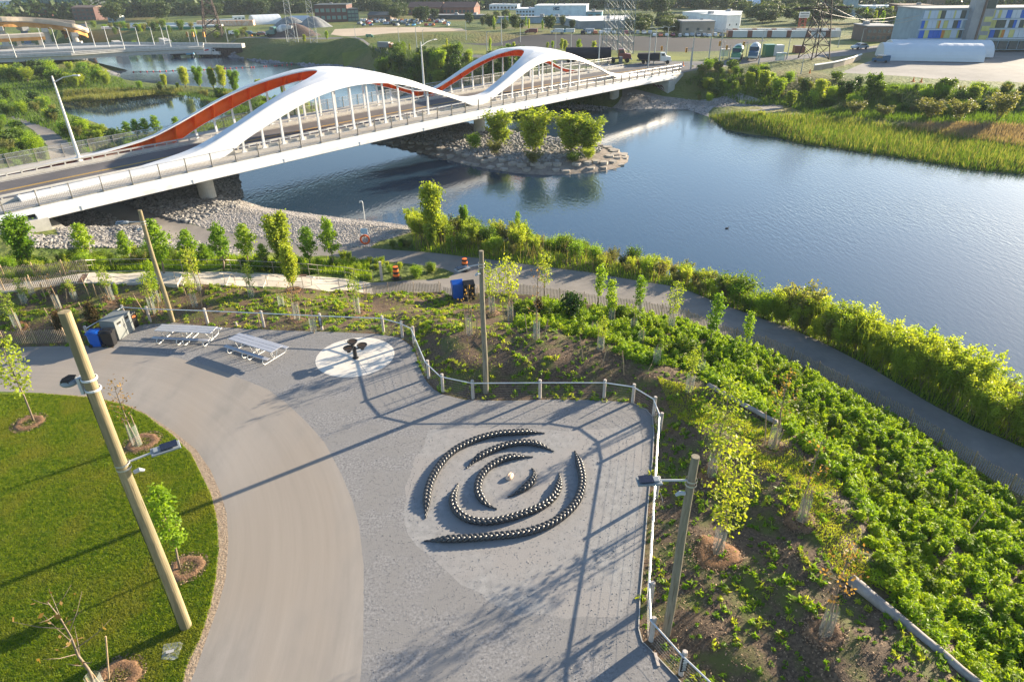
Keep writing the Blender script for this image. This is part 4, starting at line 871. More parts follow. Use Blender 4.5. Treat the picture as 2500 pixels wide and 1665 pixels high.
for s in range(1): tree('cedar', 100+s, 2.2, .75, .02, 40, 2600, .09, LM['cedar'], pr_cone, el=.6, name='cedar', tr=.02, spread=.2)
for s in range(3): tree('broad', 110+s, 8, 3.6, .22, 34, 1900, .55, LM['far'], pr_round, el=.6, name='broadleaf_tree', tr=.03, spread=.2)
for s in range(2): tree('poplar', 120+s, 5, .75, .12, 22, 800, .22, LM['yellow'] if s else LM['bright'], pr_oval, el=1.15, name='poplar', tr=.02, spread=.26)
for s in range(2): tree('bank', 130+s, 3, 1.3, .1, 22, 900, .24, LM['mid'] if s else LM['dark'], pr_oval, el=.9, name='bank_tree', stems=2, tr=.02, spread=.24)
PH = dict(isl=5, loose=5, young=5, maple=4, sapling=3, greensap=3, bare=3, rust=3, willow=2.4, shrub=1.7, oliveb=2, cedar=2.2, broad=8, poplar=5, bank=3)
PR = dict(isl=1.75, loose=1.1, young=1.45, maple=1.15, sapling=.55, greensap=.5, bare=.8, rust=.6, willow=1.35, shrub=1.1, oliveb=1.15, cedar=.75, broad=3.6, poplar=.75, bank=1.3)
USED = {}; CNT = {}
def put(kind, base, H, label, cat='tree', group=None, W=None, var=None):
    k = CNT.get(kind, 0); CNT[kind] = k+1; L = PROTO[kind]; i = (k if var is None else var) % len(L); p = L[i]
    s = H/PH[kind]; w = s if W is None else W/(2*PR[kind]*1.05); w = min(max(w, s*.45), s*2.8); rz = random.uniform(0, 6.28)
    if (kind, i) not in USED: USED[(kind, i)] = 1; p.location = [float(q) for q in base]; p.rotation_euler = (0, 0, rz); p.scale = (w, w, s); t = p
    else: t = dup(p, base, rz, (w, w, s))
    t['label'] = label; t['category'] = cat
    if group: t['group'] = group
    elif 'group' in t: del t['group']
    return t
def putpx(kind, bx, by, ty, label, cat='tree', group=None, wpx=None, tx=None, var=None):
    b = T(bx, by); H = max(.3, tops(bx if tx is None else tx, ty, b)); W = None
    if wpx:
        d = math.sqrt(b[0]**2+b[1]**2+(CAMH-b[2])**2); W = wpx*S/FOC*d
    return put(kind, b, H, label, cat, group, W, var), b, H
RINGS = []
netm = mat('guard_mesh', (.55,.60,.55), alpha=.2, rough=.5)
mulchm = mat('mulch_ring', (.10,.055,.03), (.26,.15,.08), scale=14, bump=.8, bscale=18, bdist=.04); mulcho = mat('mulch_orange', (.14,.07,.03), (.28,.14,.06), scale=12, bump=.8, bscale=16, bdist=.04)
def guard(b, label, seed=0, h=1.15, r=.2, nst=3, big=False, lean=.1):
    q = random.Random(seed); t = thing('tree_guard', label, 'tree guard', b, q.uniform(0, 6)); n = 10
    m = MB(); m.sheet([[(r*(1+.12*math.sin(3*a+seed))*math.cos(a)*(1+.1*z), r*math.sin(a), z*h) for a in np.linspace(0, 2*math.pi, n)] for z in (0, .5, 1)]); m.build('mesh_sleeve', netm, t)
    for i in range(nst):
        a = i*2*math.pi/nst+.5; d = (r+.02 if not big else .55); L = h*q.uniform(1.05, 1.5)
        MB().cyl((d*math.cos(a), d*math.sin(a), 0), ((d-lean)*math.cos(a)+q.uniform(-.12, .12), (d-lean)*math.sin(a), L), .022, k=6).build('stake', stakem, t)
def ring(b, R, label, m_, h=.07, rid=.55):
    m = MB(); rows = []
    for i, (rr_, zz) in enumerate(((1.0, -.03), (.85, h*.6), (.66, h), (.45, h*.45), (.2, h*.2), (.01, h*.18))):
        rows.append([(R*rr_*(1+.06*math.sin(3*a+R*9)+.04*math.sin(7*a))*math.cos(a), R*rr_*(1+.06*math.sin(3*a+R*9)+.04*math.sin(7*a))*math.sin(a), zz+.012*math.sin(11*a+i*2)+float(hgt(np.array([[b[0]+R*rr_*math.cos(a), b[1]+R*rr_*math.sin(a)]]))[0])-b[2]) for a in np.linspace(0, 2*math.pi, 41)])
    m.sheet(rows); RINGS.append((b, R)); o = m.build('mulch_ring', m_, smooth=True); o.location = [float(q) for q in b]; o['kind'] = 'structure'
# trees with guards: kind, base, top, label, guard, ring
SAP = [
 ('sapling',(42,756),(18,662),'leafy sapling braced by three orange stakes near the left edge of the bed',2,'o'),
 ('sapling',(57,697),(36,640),'small yellow-green sapling behind the staked sapling at the left edge',1,0),
 ('bare',(136,712),(118,628),'bare sapling with thin twigs left of the dark cedars',1,'m'),
 ('sapling',(173,690),(160,640),'thin sapling with few pale leaves just below the concrete steps',1,0),
 ('sapling',(257,690),(228,608),'yellow-leaved sapling left of the timber pole behind the tables',1,'m'),
 ('greensap',(272,686),(272,648),'knee-high bushy green sapling beside the yellow-leaved one',0,0),
 ('sapling',(353,720),(324,628),'sapling with rounded lime leaves directly left of the timber pole behind the tables',1,'m'),
 ('greensap',(362,694),(343,598),'tall lime sapling by the steps, left of the timber pole top half',1,0),
 ('sapling',(449,705),(437,626),'slender sapling in the bed right of the timber pole behind the tables',2,'m'),
 ('sapling',(458,668),(420,570),'golden-leaved tree leaning beside the steps',1,'m'),
 ('sapling',(578,682),(569,607),'thin green-topped sapling below the middle of the steps',1,0),
 ('bare',(648,704),(640,650),'leafless stem in a mesh sleeve left of the big golden sapling',1,0),
 ('bare',(684,736),(672,640),'tall bare stem in a mesh sleeve above the railing between the tables and the grill',1,'m'),
 ('young',(676,668),(664,566),'golden-green bushy tree standing at the lower side of the steps',0,'o'),
 ('sapling',(822,721),(814,626),'bright lime sapling in a round mulch pit near the foot of the steps',2,'m'),
 ('sapling',(1131,720),(1129,603),'sparse yellowish sapling just right of the middle timber pole',1,'m'),
 ('sapling',(1173,740),(1176,588),'slender sparse sapling second from the middle timber pole',1,0),
 ('sapling',(1250,690),(1247,580),'sapling with bronze-green crown standing against the river path',0,0),
 ('bare',(1233,722),(1226,602),'leafless sapling beside the bronze-green one',1,0),
 ('greensap',(1373,704),(1382,607),'full bright green sapling by the slatted fence, left of a paler one',0,0),
 ('greensap',(1405,744),(1408,643),'silvery bright sapling with spreading top by the slatted fence',1,0),
 ('greensap',(1470,728),(1481,633),'narrow sapling with drooping leaves against the river path',1,0),
 ('sapling',(1542,758),(1549,647),'yellowish sapling with a dense top against the river path',1,0),
 ('bare',(1079,769),(1072,655),'bare sapling in a mesh sleeve left of the middle timber pole',2,0),
 ('bare',(1233,778),(1233,680),'bare stem on the crest of the mound behind the fence',2,0),
 ('sapling',(1381,803),(1377,727),'small lime sapling rising out of a mesh sleeve among shrubs',1,0),
 ('greensap',(1631,795),(1663,674),'glossy bright poplar sapling overlapping the river path',0,0),
 ('greensap',(1716,804),(1725,717),'small glossy sapling right of the bright poplar sapling',0,0),
 ('sapling',(1584,900),(1590,800),'leafy sapling above a mesh sleeve at the left end of the upper log',1,0),
 ('sapling',(1636,1092),(1657,866),'tall yellow-green tree in a mesh sleeve behind the right timber pole',1,'o'),
 ('sapling',(1649,1268),(1688,1015),'bushy yellow-green tree in a clear mesh sleeve right of the right timber pole',1,'O'),
 ('rust',(1776,1028),(1808,848),'sapling with rust coloured leaves at the right end of the upper log',3,'m'),
 ('bare',(1843,1195),(1914,1012),'leafless leaning sapling on the mulch slope to the right',3,'m'),
 ('rust',(1896,1455),(1946,1250),'sapling with pale orange leaves left of the long bleached log',3,'m'),
 ('sapling',(78,968),(22,775),'narrow leafy sapling in a mulch ring at the left edge of the lawn',0,0),
 ('rust',(316,1025),(286,866),'sapling with brown leaves in a mulch ring beside the tall timber pole',2,0),
 ('greensap',(414,1308),(366,1120),'columnar bright green sapling behind the foot of the tall timber pole',0,0),
 ('bare',(238,1610),(150,1342),'leafless sapling at the bottom left corner of the lawn',2,0)]
for i, (kind, bp, tp, lab, g, rg) in enumerate(SAP):
    b = T(*bp); H = tops(*tp, b); w = {'sapling': .36, 'greensap': .34, 'bare': .5, 'rust': .42, 'young': .5}[kind]*H
    if i in (30, 29): kind = 'loose'; w = .5*H
    t = put(kind, b, H, lab, 'tree', None, w)
    L_ = math.hypot(*(G(*tp, b[2]+H)[:2]-b[:2])); 
    if g: guard(b, 'mesh guard around the '+' '.join(lab.split()[:11]), i, h=min(1.25, H*.42), nst=g if g > 1 else 2, big=(i == 0))
    if rg: ring(b, .62 if rg != 'O' else .95, '', mulchm if rg == 'm' else mulcho)
for (cx, cy, R_, m_) in ((67, 973, .78, mulchm), (327, 1018, .85, mulchm), (430, 1306, .72, mulchm), (270, 1560, .8, mulchm)): ring(T(cx, cy), R_, '', m_, h=.1)
for i, (bx, by) in enumerate(((1366,774),(1473,793),(1508,834),(1456,763),(1542,761),(1609,860),(75,676),(213,600),(300,609),(722,762))):
    guard(T(bx, by), ['empty mesh guard in the shrubs left of the path saplings', 'mesh guard half sunk in the bright shrubs', 'tall mesh guard standing clear of the shrubs', 'low mesh guard behind two others in the shrubs', 'mesh guard by the slatted fence among shrubs', 'mesh guard left of the upper log', 'mesh guard near the left slatted fence', 'mesh guard at the round green tree above the steps', 'mesh guard at the second round green tree above the steps', 'low mesh guard behind the railing signpost'][i], 50+i, nst=2, h=.95)
STK = [((106,688),(92,653)),((154,698),(151,664)),((130,713),(109,664)),((207,684),(186,638)),((221,678),(213,653)),((243,688),(228,659)),((239,721),(229,679)),((204,740),(180,695)),((129,758),(101,708)),((331,718),(305,675)),((364,718),(362,683)),((370,692),(365,653)),((437,706),(422,662)),((464,707),(461,665)),((669,735),(655,690)),((702,737),(701,690)),((598,748),(591,718)),((807,715),(796,673)),((839,716),(843,673)),((1095,770),(1097,720)),((1071,768),(1066,705)),((1213,773),(1206,722)),((1250,780),(1260,735)),((1341,827),(1333,774)),((1383,846),(1397,793)),((1435,862),(1431,807)),((1480,870),(1498,838)),((1160,737),(1154,692)),((1306,740),(1305,706)),((2193,1177),(2200,1125)),((2222,1230),(2264,1174)),((250,1562),(243,1462)),((1759,1027),(1761,946)),((1783,1036),(1802,988))]
for i, (bp, tp) in enumerate(STK):
    b = T(*bp); H = tops(*tp, b); g = G(*tp, b[2]+H); m = MB(); H = min(H, 2.4); d = (g-b)[:2]; d = d*min(1, .35*H/(np.hypot(*d)+1e-6)); m.cyl((0, 0, -.05), (d[0], d[1], H), .028, k=6)
    o = m.build('wooden_stake', stakem); o.location = [float(q) for q in b]
    nb = min(range(len(SAP)), key=lambda k: math.hypot(SAP[k][1][0]-bp[0], SAP[k][1][1]-bp[1])); side = 'left' if bp[0] < SAP[nb][1][0] else 'right'
    tag(o, f'{nth(i)} thin wooden stake counted from the steps, leaning {"left" if tp[0] < bp[0] else "right"} in the planting bed', 'stake', 'wooden stakes in the beds')
# green trees between the steps and the stony bank
for i, (kind, bp, tp, w, lab) in enumerate([('young',(63,612),(10,502),62,'yellow-green tree at the left edge below the abutment'),('maple',(204,600),(165,515),60,'round bright green tree left of the timber pole, in front of grey stones'),('maple',(300,610),(278,530),44,'second smaller round green tree in front of grey stones'),
 ('maple',(377,628),(361,503),75,'leafy tree right behind the timber pole'),('maple',(444,620),(432,527),60,'leafy tree in front of the asphalt underpass path'),('maple',(514,620),(502,513),70,'tall leafy tree with open crown left of the pebble beach'),('maple',(571,606),(562,515),70,'wide-branched tree in front of the stony strip'),
 ('young',(655,615),(634,490),72,'tallest pale green tree in front of the pebble beach'),('maple',(715,615),(711,520),62,'green tree second from the right above the steps'),('maple',(765,615),(761,500),62,'upright green tree right above the foot of the steps'),
 ('maple',(478,612),(470,560),46,'short leafy tree between two taller ones in the planted strip'),('maple',(610,612),(604,560),40,'short dark-leaved tree beside the tallest pale green tree'),
 ('young',(1000,562),(1004,424),76,'tall bright tree at the end of the pebble beach'),('greensap',(942,521),(942,479),16,'tiny slender tree at the water edge of the pebble beach'),('young',(1069,548),(1069,474),26,'slim bright tree poking above the riverside willows'),('greensap',(1191,560),(1191,488),22,'small glossy tree above the riverside willows'),
 ('isl',(1149,336),(1152,256),96,'left tree of the stony island, open crown'),('isl',(1226,350),(1226,250),114,'middle tree of the stony island, full rounded crown'),('isl',(1312,350),(1312,260),106,'right tree of the stony island'),('isl',(1352,352),(1354,270),100,'tree at the right end of the stony island')]):
    putpx(kind, bp[0], bp[1], tp[1], lab, 'tree', None, w, tx=tp[0], var=0 if 'island' in lab else None)
for i, (x, y, ty, w, k_) in enumerate(((1092,341,312,48,'shrub'),(1137,357,325,70,'oliveb'),(1227,380,346,72,'oliveb'),(1318,371,352,54,'shrub'),(1352,368,342,52,'willow'))):
    putpx(k_, x, y, ty, f'{nth(i)} low shrub from the left on the stony island', 'shrub', 'shrubs on the island', w)
putpx('cedar', 148, 768, 712, 'dark conical cedar just left of the tall pole top', 'shrub', None, 34); putpx('cedar', 219, 743, 690, 'dark conical cedar behind the waste station', 'shrub', None, 36)
putpx('cedar', 1238, 725, 686, 'small bronze cedar on the far side of the mound', 'shrub', None, 34); putpx('bank', 1311, 740, 683, 'dark green rounded conifer on the mound near the slatted fence', 'shrub', None, 56, var=0)
# riverside band of shrubs
up = [(950,577),(1119,596),(1219,609),(1353,626),(1487,649),(1571,664),(1669,703),(1819,756),(2003,846),(2136,926),(2236,980),(2354,1030),(2520,1110)]
lowl = [(950,524),(1100,550),(1200,563),(1350,589),(1487,619),(1571,640),(1669,680),(1819,738),(2003,803),(2136,862),(2236,918),(2354,987),(2480,1060)]
def along(L, t):
    P = np.array(L, float); s = np.r_[0, np.cumsum(np.hypot(*np.diff(P, axis=0).T))]; q = t*s[-1]; return np.array([np.interp(q, s, P[:, 0]), np.interp(q, s, P[:, 1])])
upW = np.array([T(*p)[:2] for p in up]); loW = np.array([T(*p)[:2] for p in lowl])
def alongW(L, t):
    s = np.r_[0, np.cumsum(np.hypot(*np.diff(L, axis=0).T))]; q = t*s[-1]; return np.array([np.interp(q, s, L[:, 0]), np.interp(q, s, L[:, 1])])
q = random.Random(5); N = 150; lst = []
for i in range(N):
    t_ = (i+q.uniform(-.3, .3))/N; t_ = min(max(t_, 0), 1); c = q.choice((.2, .42, .65, .85)); a, b_ = alongW(upW, t_), alongW(loW, t_); P = a+(b_-a)*c
    x, y = 0, 0; dist = math.hypot(*P)
    sx = P[0]/P[1]*FOC  # heading decides the stretch of bank
    if sx < -40 or t_ < .22: kind = q.choice(['willow', 'willow', 'shrub', 'oliveb']); H = q.uniform(1.5, 2.4)
    elif t_ < .52: kind = q.choice(['oliveb', 'shrub', 'shrub', 'willow', 'oliveb']); H = q.uniform(.9, 1.7)
    elif t_ < .64: kind = q.choice(['shrub', 'oliveb', 'willow']); H = q.uniform(1.2, 2.1)
    else: kind = q.choice(['willow', 'willow', 'willow', 'willow', 'oliveb']); H = q.uniform(1.7, 3.3)
    if c < .3: H *= .7
    if c > .6 and t_ > .2: H *= 1.0
    lst.append((t_, kind, P, H))
nm = {'willow': 'yellow-green willow shrub', 'shrub': 'dense green shrub', 'oliveb': 'pale olive shrub'}; cn = {}
for t_, kind, P, H in sorted(lst, key=lambda e: e[0]):
    k = cn.get(kind, 0); cn[kind] = k+1; z = float(hgt(P[None])[0]); put(kind, (P[0], P[1], z-.05), H, f'{nth(k)} {nm[kind]} along the river path counted from the pebble beach', 'shrub', 'shrubs between the river path and the water', H*1.25)
# scattering inside outlines
def fillpts(poly, n, seed=1):
    W = Tpoly(poly); lo_, hi_ = W.min(0), W.max(0); r = np.random.default_rng(seed); out = np.zeros((0, 2))
    while len(out) < n:
        P = r.uniform(lo_, hi_, (n*3, 2)); out = np.vstack([out, P[inside(P, W)]])
    return out[:n]
def fill(poly, n, kinds, h0, h1, phrase, group, seed=1, cat='shrub', wf=1.25):
    q = random.Random(seed); P = fillpts(poly, n, seed); P = P[np.argsort(P[:, 0])]; Z = hgt(P); cn = {}
    names = {'willow': 'yellow-green shrub', 'shrub': 'green shrub', 'oliveb': 'olive shrub', 'bank': 'bushy tree', 'young': 'bright young tree', 'broad': 'broadleaf tree', 'poplar': 'narrow poplar', 'maple': 'leafy tree'}
    for p, z in zip(P, Z):
        k = q.choice(kinds); H = q.uniform(h0, h1); c = cn.get(k, 0); cn[k] = c+1
        put(k, (p[0], p[1], z-.05), H, f'{nth(c)} {names[k]} from the left {phrase}', cat, group, H*wf*q.uniform(.8, 1.3) if k != 'poplar' else None)
fill([(0,606),(200,604),(430,590),(560,600),(690,612),(700,634),(430,618),(200,620),(0,648)], 62, ['shrub', 'shrub', 'oliveb', 'willow'], .6, 1.2, 'above the steps', 'shrubs above the steps', 3)
fill([(800,597),(870,606),(960,616),(1015,624),(1025,634),(985,638),(900,643),(800,640),(740,624),(720,600)], 30, ['shrub', 'willow'], .5, .95, 'between the two paths', 'shrubs between the paths', 4)
fill([(855,572),(945,578),(960,560),(890,562)], 6, ['shrub', 'oliveb'], .4, .8, 'beside the life ring', 'shrubs by the life ring', 14)
fill([(0,172),(120,166),(230,170),(262,200),(180,206),(80,196),(0,196)], 40, ['bank', 'shrub', 'shrub', 'willow'], 1.8, 3.2, 'on the far bank behind the pond', 'shrubs behind the pond', 6)
fill([(0,215),(60,230),(120,250),(160,290),(270,320),(340,335),(190,345),(130,300),(60,268),(0,262)], 34, ['shrub', 'willow', 'bank', 'oliveb'], 1.2, 2.2, 'between the pond and the park path', 'shrubs by the pond', 7)
fill([(0,282),(26,286),(70,310),(100,345),(112,385),(60,392),(0,400)], 34, ['shrub', 'shrub', 'oliveb', 'bank'], 1.0, 2.0, 'left of the park path', 'shrubs left of the park path', 8)
fill([(200,345),(300,335),(420,320),(520,300),(500,320),(330,350),(200,372)], 22, ['shrub', 'oliveb'], .8, 1.6, 'behind the bridge fence', 'shrubs behind the bridge fence', 9)
fill([(300,202),(420,206),(520,218),(600,238),(700,250),(760,275),(700,290),(600,262),(560,242),(430,214),(330,214)], 46, ['shrub', 'bank', 'oliveb', 'willow'], 1.0, 2.0, 'on the spit between pond and river', 'shrubs on the spit', 10)
for i, (x, b_, t_, w) in enumerate(((381,201,171,16),(427,203,155,26),(461,202,153,26),(492,205,155,26),(514,207,153,28),(543,214,162,30),(598,222,183,18),(655,232,222-40,16),(690,244,205,18))):
    putpx('young', x, b_, t_, f'{nth(i)} slender pale tree from the left on the spit', 'tree', 'trees on the spit', w)
for i, (x, b_, t_) in enumerate(((296,322,279),(318,322,273),(340,320,271),(366,318,264),(411,308,268))):
    putpx('maple', x, b_, t_, f'{nth(i)} small green tree from the left behind the bridge fence', 'tree', 'trees behind the bridge fence', 32)
fill([(850,150),(900,140),(1000,140),(1130,148),(1240,160),(1330,170),(1400,176),(1300,200),(1200,208),(1100,202),(985,190),(890,176)], 75, ['bank', 'bank', 'young', 'shrub'], 1.9, 3.9, 'on the river bank behind the two arches', 'trees behind the arches', 11, 'tree', 1.0)
NB = [(1556,200,170,28,'young'),(1588,192,168,24,'young'),(1624,216,180,46,'young'),(1640,203,170,28,'young'),(1718,212,166,28,'young'),(1752,214,164,38,'young'),(1784,230,180,36,'young'),(1815,246,209,36,'young'),(1882,232,184,38,'young'),(1919,200,166,34,'bank'),(1950,222,190,32,'bank'),
 (1997,232,172,32,'bank'),(1970,212,180,22,'bank'),(2050,236,197,18,'young'),(2127,232,193,20,'young'),(2172,214,183,36,'bank'),(2199,250,210,28,'bank'),(2228,246,198,36,'young'),(2264,224,195,24,'young'),(2312,226,193,28,'young'),(2340,240,200,30,'bank'),
 (1962,268,232,60,'oliveb'),(2030,268,243,60,'oliveb'),(2136,276,227,90,'oliveb'),(2200,280,230,70,'oliveb'),(2290,282,210,80,'oliveb'),(1748,272,256,26,'willow'),(1867,250,212,28,'shrub')]
for i, (x, b_, t_, w, k_) in enumerate(NB): putpx(k_, x, b_, t_, f'{nth(i)} bushy plant right of the bridge on the far bank', 'tree', 'trees on the far right bank', w)
fill([(1600,190),(1750,196),(1880,205),(2050,205),(2354,215),(2354,262),(2250,270),(2100,262),(1950,256),(1850,250),(1830,232),(1700,214),(1610,208)], 120, ['bank', 'shrub', 'shrub', 'oliveb'], .9, 2.0, 'in the thicket across the river', 'thicket of the far right bank', 12)
# ---- uncountable cover (stuff)
def clumps(P, Z, R, H, nper, leaf, seed, zf=.55):
    r = np.random.default_rng(seed); n = len(P); Rr = R*r.uniform(.6, 1.3, n)
    k = nper; d = r.normal(size=(n, k, 3)); d /= np.linalg.norm(d, axis=2, keepdims=True); d[..., 2] = np.abs(d[..., 2]); rad = r.uniform(.45, 1, (n, k, 1))**.5
    C = d*rad*np.stack([Rr, Rr, H*r.uniform(.6, 1.25, n)], 1)[:, None]; C[..., 0] += P[:, 0, None]; C[..., 1] += P[:, 1, None]; C[..., 2] += Z[:, None]
    return quads(C.reshape(-1, 3), leaf, r, up=.45, elong=3.4, out=d.reshape(-1, 3))
COVER = [(1185,698),(1306,700),(1353,708),(1420,717),(1503,731),(1571,746),(1655,783),(1729,805),(1846,856),(1913,895),(1986,936),(2063,975),(2143,1030),(2220,1086),(2310,1145),(2400,1200),(2600,1320),(2600,1720),(2330,1720),(2232,1568),(2150,1480),(2052,1392),(2012,1330),(1995,1250),(1970,1180),(1935,1105),(1868,1055),(1825,1005),(1785,968),(1650,890),(1575,852),(1460,832),(1400,792),(1300,765),(1190,748)]
# spacing that stays even on the ground
def even(poly, d, seed, jit=.35):
    W = Tpoly(poly); lo_, hi_ = W.min(0), W.max(0); r = np.random.default_rng(seed); X, Y = np.meshgrid(np.arange(lo_[0], hi_[0], d), np.arange(lo_[1], hi_[1], d)); P = np.column_stack([X.ravel(), Y.ravel()])+r.uniform(-jit, jit, (X.size, 2))*d
    return P[inside(P, W)]
P = even(COVER, .45, 21, .6); P = P[np.random.default_rng(3).random(len(P)) < .9]
n4 = np.sin(P[:, 0]*.9+1.4*np.sin(P[:, 1]*.5))+np.sin(P[:, 1]*1.25+P[:, 0]*.3+1)+.5*np.sin(P[:, 0]*2.3+P[:, 1]*1.7)
rr4 = np.random.default_rng(4).normal(0, .55, len(P)); sel = np.argsort(np.argsort(n4+rr4))/len(P)
SZ = {'leaf_bright': (.36, .5), 'leaf_lime': (.33, .42), 'leaf_mid': (.42, .78)}
for nm_, msk, lm, lf in (('ground_cover', sel < .5, LM['bright'], .105), ('ground_cover', (sel >= .55) & (sel < .93), leafmat('leaf_lime', (.23,.33,.015), (.35,.44,.03)), .10), ('ground_cover', sel >= .93, LM['mid'], .12)):
    Q_ = P[msk]; tag(fastmesh(nm_, clumps(Q_, hgt(Q_), SZ[lm.name][0], SZ[lm.name][1], 250, lf*.58, 22), 4, lm, kind='stuff'), {'leaf_bright': 'dense bright green ground cover on the slope right of the plaza', 'leaf_lime': 'lime green leafy clumps among the ground cover', 'leaf_mid': 'darker green clumps among the ground cover'}[lm.name], 'ground cover')
def blades(P, Z, h, w, seed, lean=.35):
    r = np.random.default_rng(seed); n = len(P); a = r.uniform(0, 6.28, n); hh = h*r.uniform(.5, 1.3, n); la = r.uniform(0, 6.28, n); L = hh*lean*r.uniform(0, 1, n)
    B0 = np.column_stack([P, Z]); s = np.column_stack([np.cos(a), np.sin(a), np.zeros(n)])*(w*r.uniform(.7, 1.3, n)/2)[:, None]
    tip = B0+np.column_stack([L*np.cos(la), L*np.sin(la), hh]); return np.stack([B0-s, B0+s, tip], 1)
def rnd(polyW, n, seed):
    lo_, hi_ = polyW.min(0), polyW.max(0); r = np.random.default_rng(seed); P = r.uniform(lo_, hi_, (n, 2)); return P[inside(P, polyW)]
vis = Tpoly([(-60,905),(100,905),(214,914),(284,930),(334,953),(394,997),(438,1040),(462,1088),(486,1138),(500,1195),(503,1261),(497,1328),(484,1395),(464,1461),(434,1520),(400,1640),(-60,1640)])
P = rnd(vis, 620000, 31); tag(fastmesh('lawn_grass', blades(P, np.zeros(len(P)), .065, .028, 32, .8), 3, mat('grass_blade', (.075,.15,.008), (.23,.29,.022), rough=.55, spec=.25, scale=5, detail=5, transl=.5, c=(.22,.24,.035), cscale=.45, camt=.56), kind='stuff'), 'short mown grass of the round lawn', 'grass')
# weeds in the mulch
BEDW = [r_ for n_, r_ in REG if n_ == 'mulch_bed'][0]; CW = Tpoly(COVER)
P = rnd(BEDW, 16000, 41); P = P[~inside(P, CW)]; P = P[np.hypot(P[:, 0], P[:, 1]) < 75]
nz_ = np.sin(P[:, 0]*.9+1.5*np.sin(P[:, 1]*.6))+np.sin(P[:, 1]*1.1+P[:, 0]*.35)+np.random.default_rng(1).normal(0, .8, len(P))
left = (P[:, 0] < -3); keep = nz_ > np.where(left, -.6, .35); P = P[keep]; Z = hgt(P)
h_ = np.random.default_rng(8).random(len(P)) < .5
tag(fastmesh('weeds', clumps(P[h_], Z[h_], .15, .10, 14, .085, 42), 4, LM['bright'], kind='stuff'), 'small green weeds scattered over the bark mulch', 'weeds')
tag(fastmesh('weeds', clumps(P[~h_], Z[~h_], .16, .08, 14, .075, 43), 4, LM['yellow'], kind='stuff'), 'small yellow-green weeds scattered over the bark mulch', 'weeds')
P = rnd(BEDW, 26000, 44); P = P[(P[:, 0] < 0) & ~inside(P, CW) & (np.hypot(P[:, 0], P[:, 1]) < 80)]; n2 = np.sin(P[:, 0]*.5+2)+np.sin(P[:, 1]*.8)+np.sin(P[:, 0]*1.3+P[:, 1]); P = P[n2 > .2]
P2 = rnd(BEDW, 90000, 46); P2 = P2[(P2[:, 0] < -1) & ~inside(P2, CW) & (np.hypot(P2[:, 0], P2[:, 1]) < 80)]; n3 = np.sin(P2[:, 0]*.8+1)+np.sin(P2[:, 1]*1.3+P2[:, 0]*.5)+np.random.default_rng(2).normal(0, .6, len(P2)); P2 = P2[n3 > .1]
tag(fastmesh('low_grass', blades(P2, hgt(P2), .12, .035, 47), 3, LM['yellow'], kind='stuff'), 'yellow-green grass patches in the bed behind the tables', 'grass')
tag(fastmesh('low_grass', blades(P, hgt(P), .16, .04, 45), 3, LM['olive'], kind='stuff'), 'thin dry grass growing in the bed behind the tables', 'grass')
def tallgrass(poly, n, h, w, lm, seed, label, lean=.4, name='tall_grass', cat='grass'):
    P = rnd(Tpoly(poly), n, seed); tag(fastmesh(name, blades(P, hgt(P), h, w, seed, lean), 3, lm, kind='stuff'), label, cat)
band = up+lowl[::-1]
tallgrass(band, 60000, .45, .05, LM['bright'], 51, 'bright tall grass along the river bank under the willows')
tallgrass([(0,600),(200,600),(430,588),(690,605),(850,602),(850,645),(690,630),(430,622),(200,622),(0,650)], 30000, .5, .06, LM['bright'], 52, 'tall grass in the planted strip above the steps')
RB = [(1629,269),(1669,299),(1782,316),(1842,332),(1903,339),(1986,352),(2103,369),(2236,392),(2354,402),(2700,440),(2700,370),(2354,335),(2250,318),(2150,305),(2050,290),(1950,275),(1850,268),(1750,270),(1680,262)]
tallgrass(RB, 60000, .8, .10, leafmat('reed_green', (.075,.15,.018), (.17,.22,.03)), 53, 'green reeds lining the far right shore', .5, 'reeds', 'reeds')
tallgrass(RB, 16000, 1.0, .09, LM['olive'], 60, 'olive and straw stalks mixed into the green reeds', .5, 'reeds', 'reeds')
tallgrass([(1640,272),(1700,270),(1850,285),(2000,305),(2150,330),(2354,360),(2354,345),(2100,310),(1900,280),(1750,262)], 14000, .6, .1, LM['mid'], 75, 'darker green patches behind the reed edge', .6, 'reeds', 'reeds')
tallgrass([(2060,292),(2150,290),(2354,296),(2600,310),(2600,365),(2354,345),(2200,322),(2100,305)], 30000, .95, .12, LM['straw'], 54, 'dry brown reeds behind the green ones', .3, 'dry_reeds', 'reeds')
tallgrass([(0,170),(260,172),(300,200),(560,216),(700,250),(780,285),(560,262),(400,217),(233,230),(143,233),(150,262),(283,320),(500,300),(520,310),(200,372),(120,300),(0,262)], 70000, .6, .12, LM['mid'], 55, 'rough grass around the pond')
tallgrass([(143,236),(150,222),(300,210),(420,206),(420,216),(333,221),(233,231)], 14000, .8, .1, LM['olive'], 56, 'olive reeds at the back edge of the pond', .3, 'reeds', 'reeds')
tallgrass([(1575,170),(1700,176),(1900,190),(2354,212),(2600,230),(2600,330),(2354,300),(2050,280),(1850,262),(1800,242),(1700,226),(1600,216)], 60000, .7, .14, LM['mid'], 57, 'dark rough grass on the far right bank slope')
tallgrass([(850,140),(1100,140),(1400,165),(1420,205),(1281,222),(1100,205),(985,192),(880,178)], 40000, .8, .16, LM['dark'], 58, 'rough grass under the trees behind the arches')
tallgrass([(100,388),(200,372),(420,330),(540,300),(560,270),(300,330),(180,352)], 9000, .5, .08, LM['mid'], 59, 'grass behind the bridge fence')
tallgrass([(1850,770),(2003,846),(2136,926),(2236,980),(2354,1030),(2520,1110),(2480,1060),(2354,987),(2236,918),(2136,862),(2003,803),(1850,745)], 3500, 2.5, .04, LM['willow'], 73, 'long yellow-green willow wands above the riverside shrubs on the right', .45, 'willow_wands', 'willow')
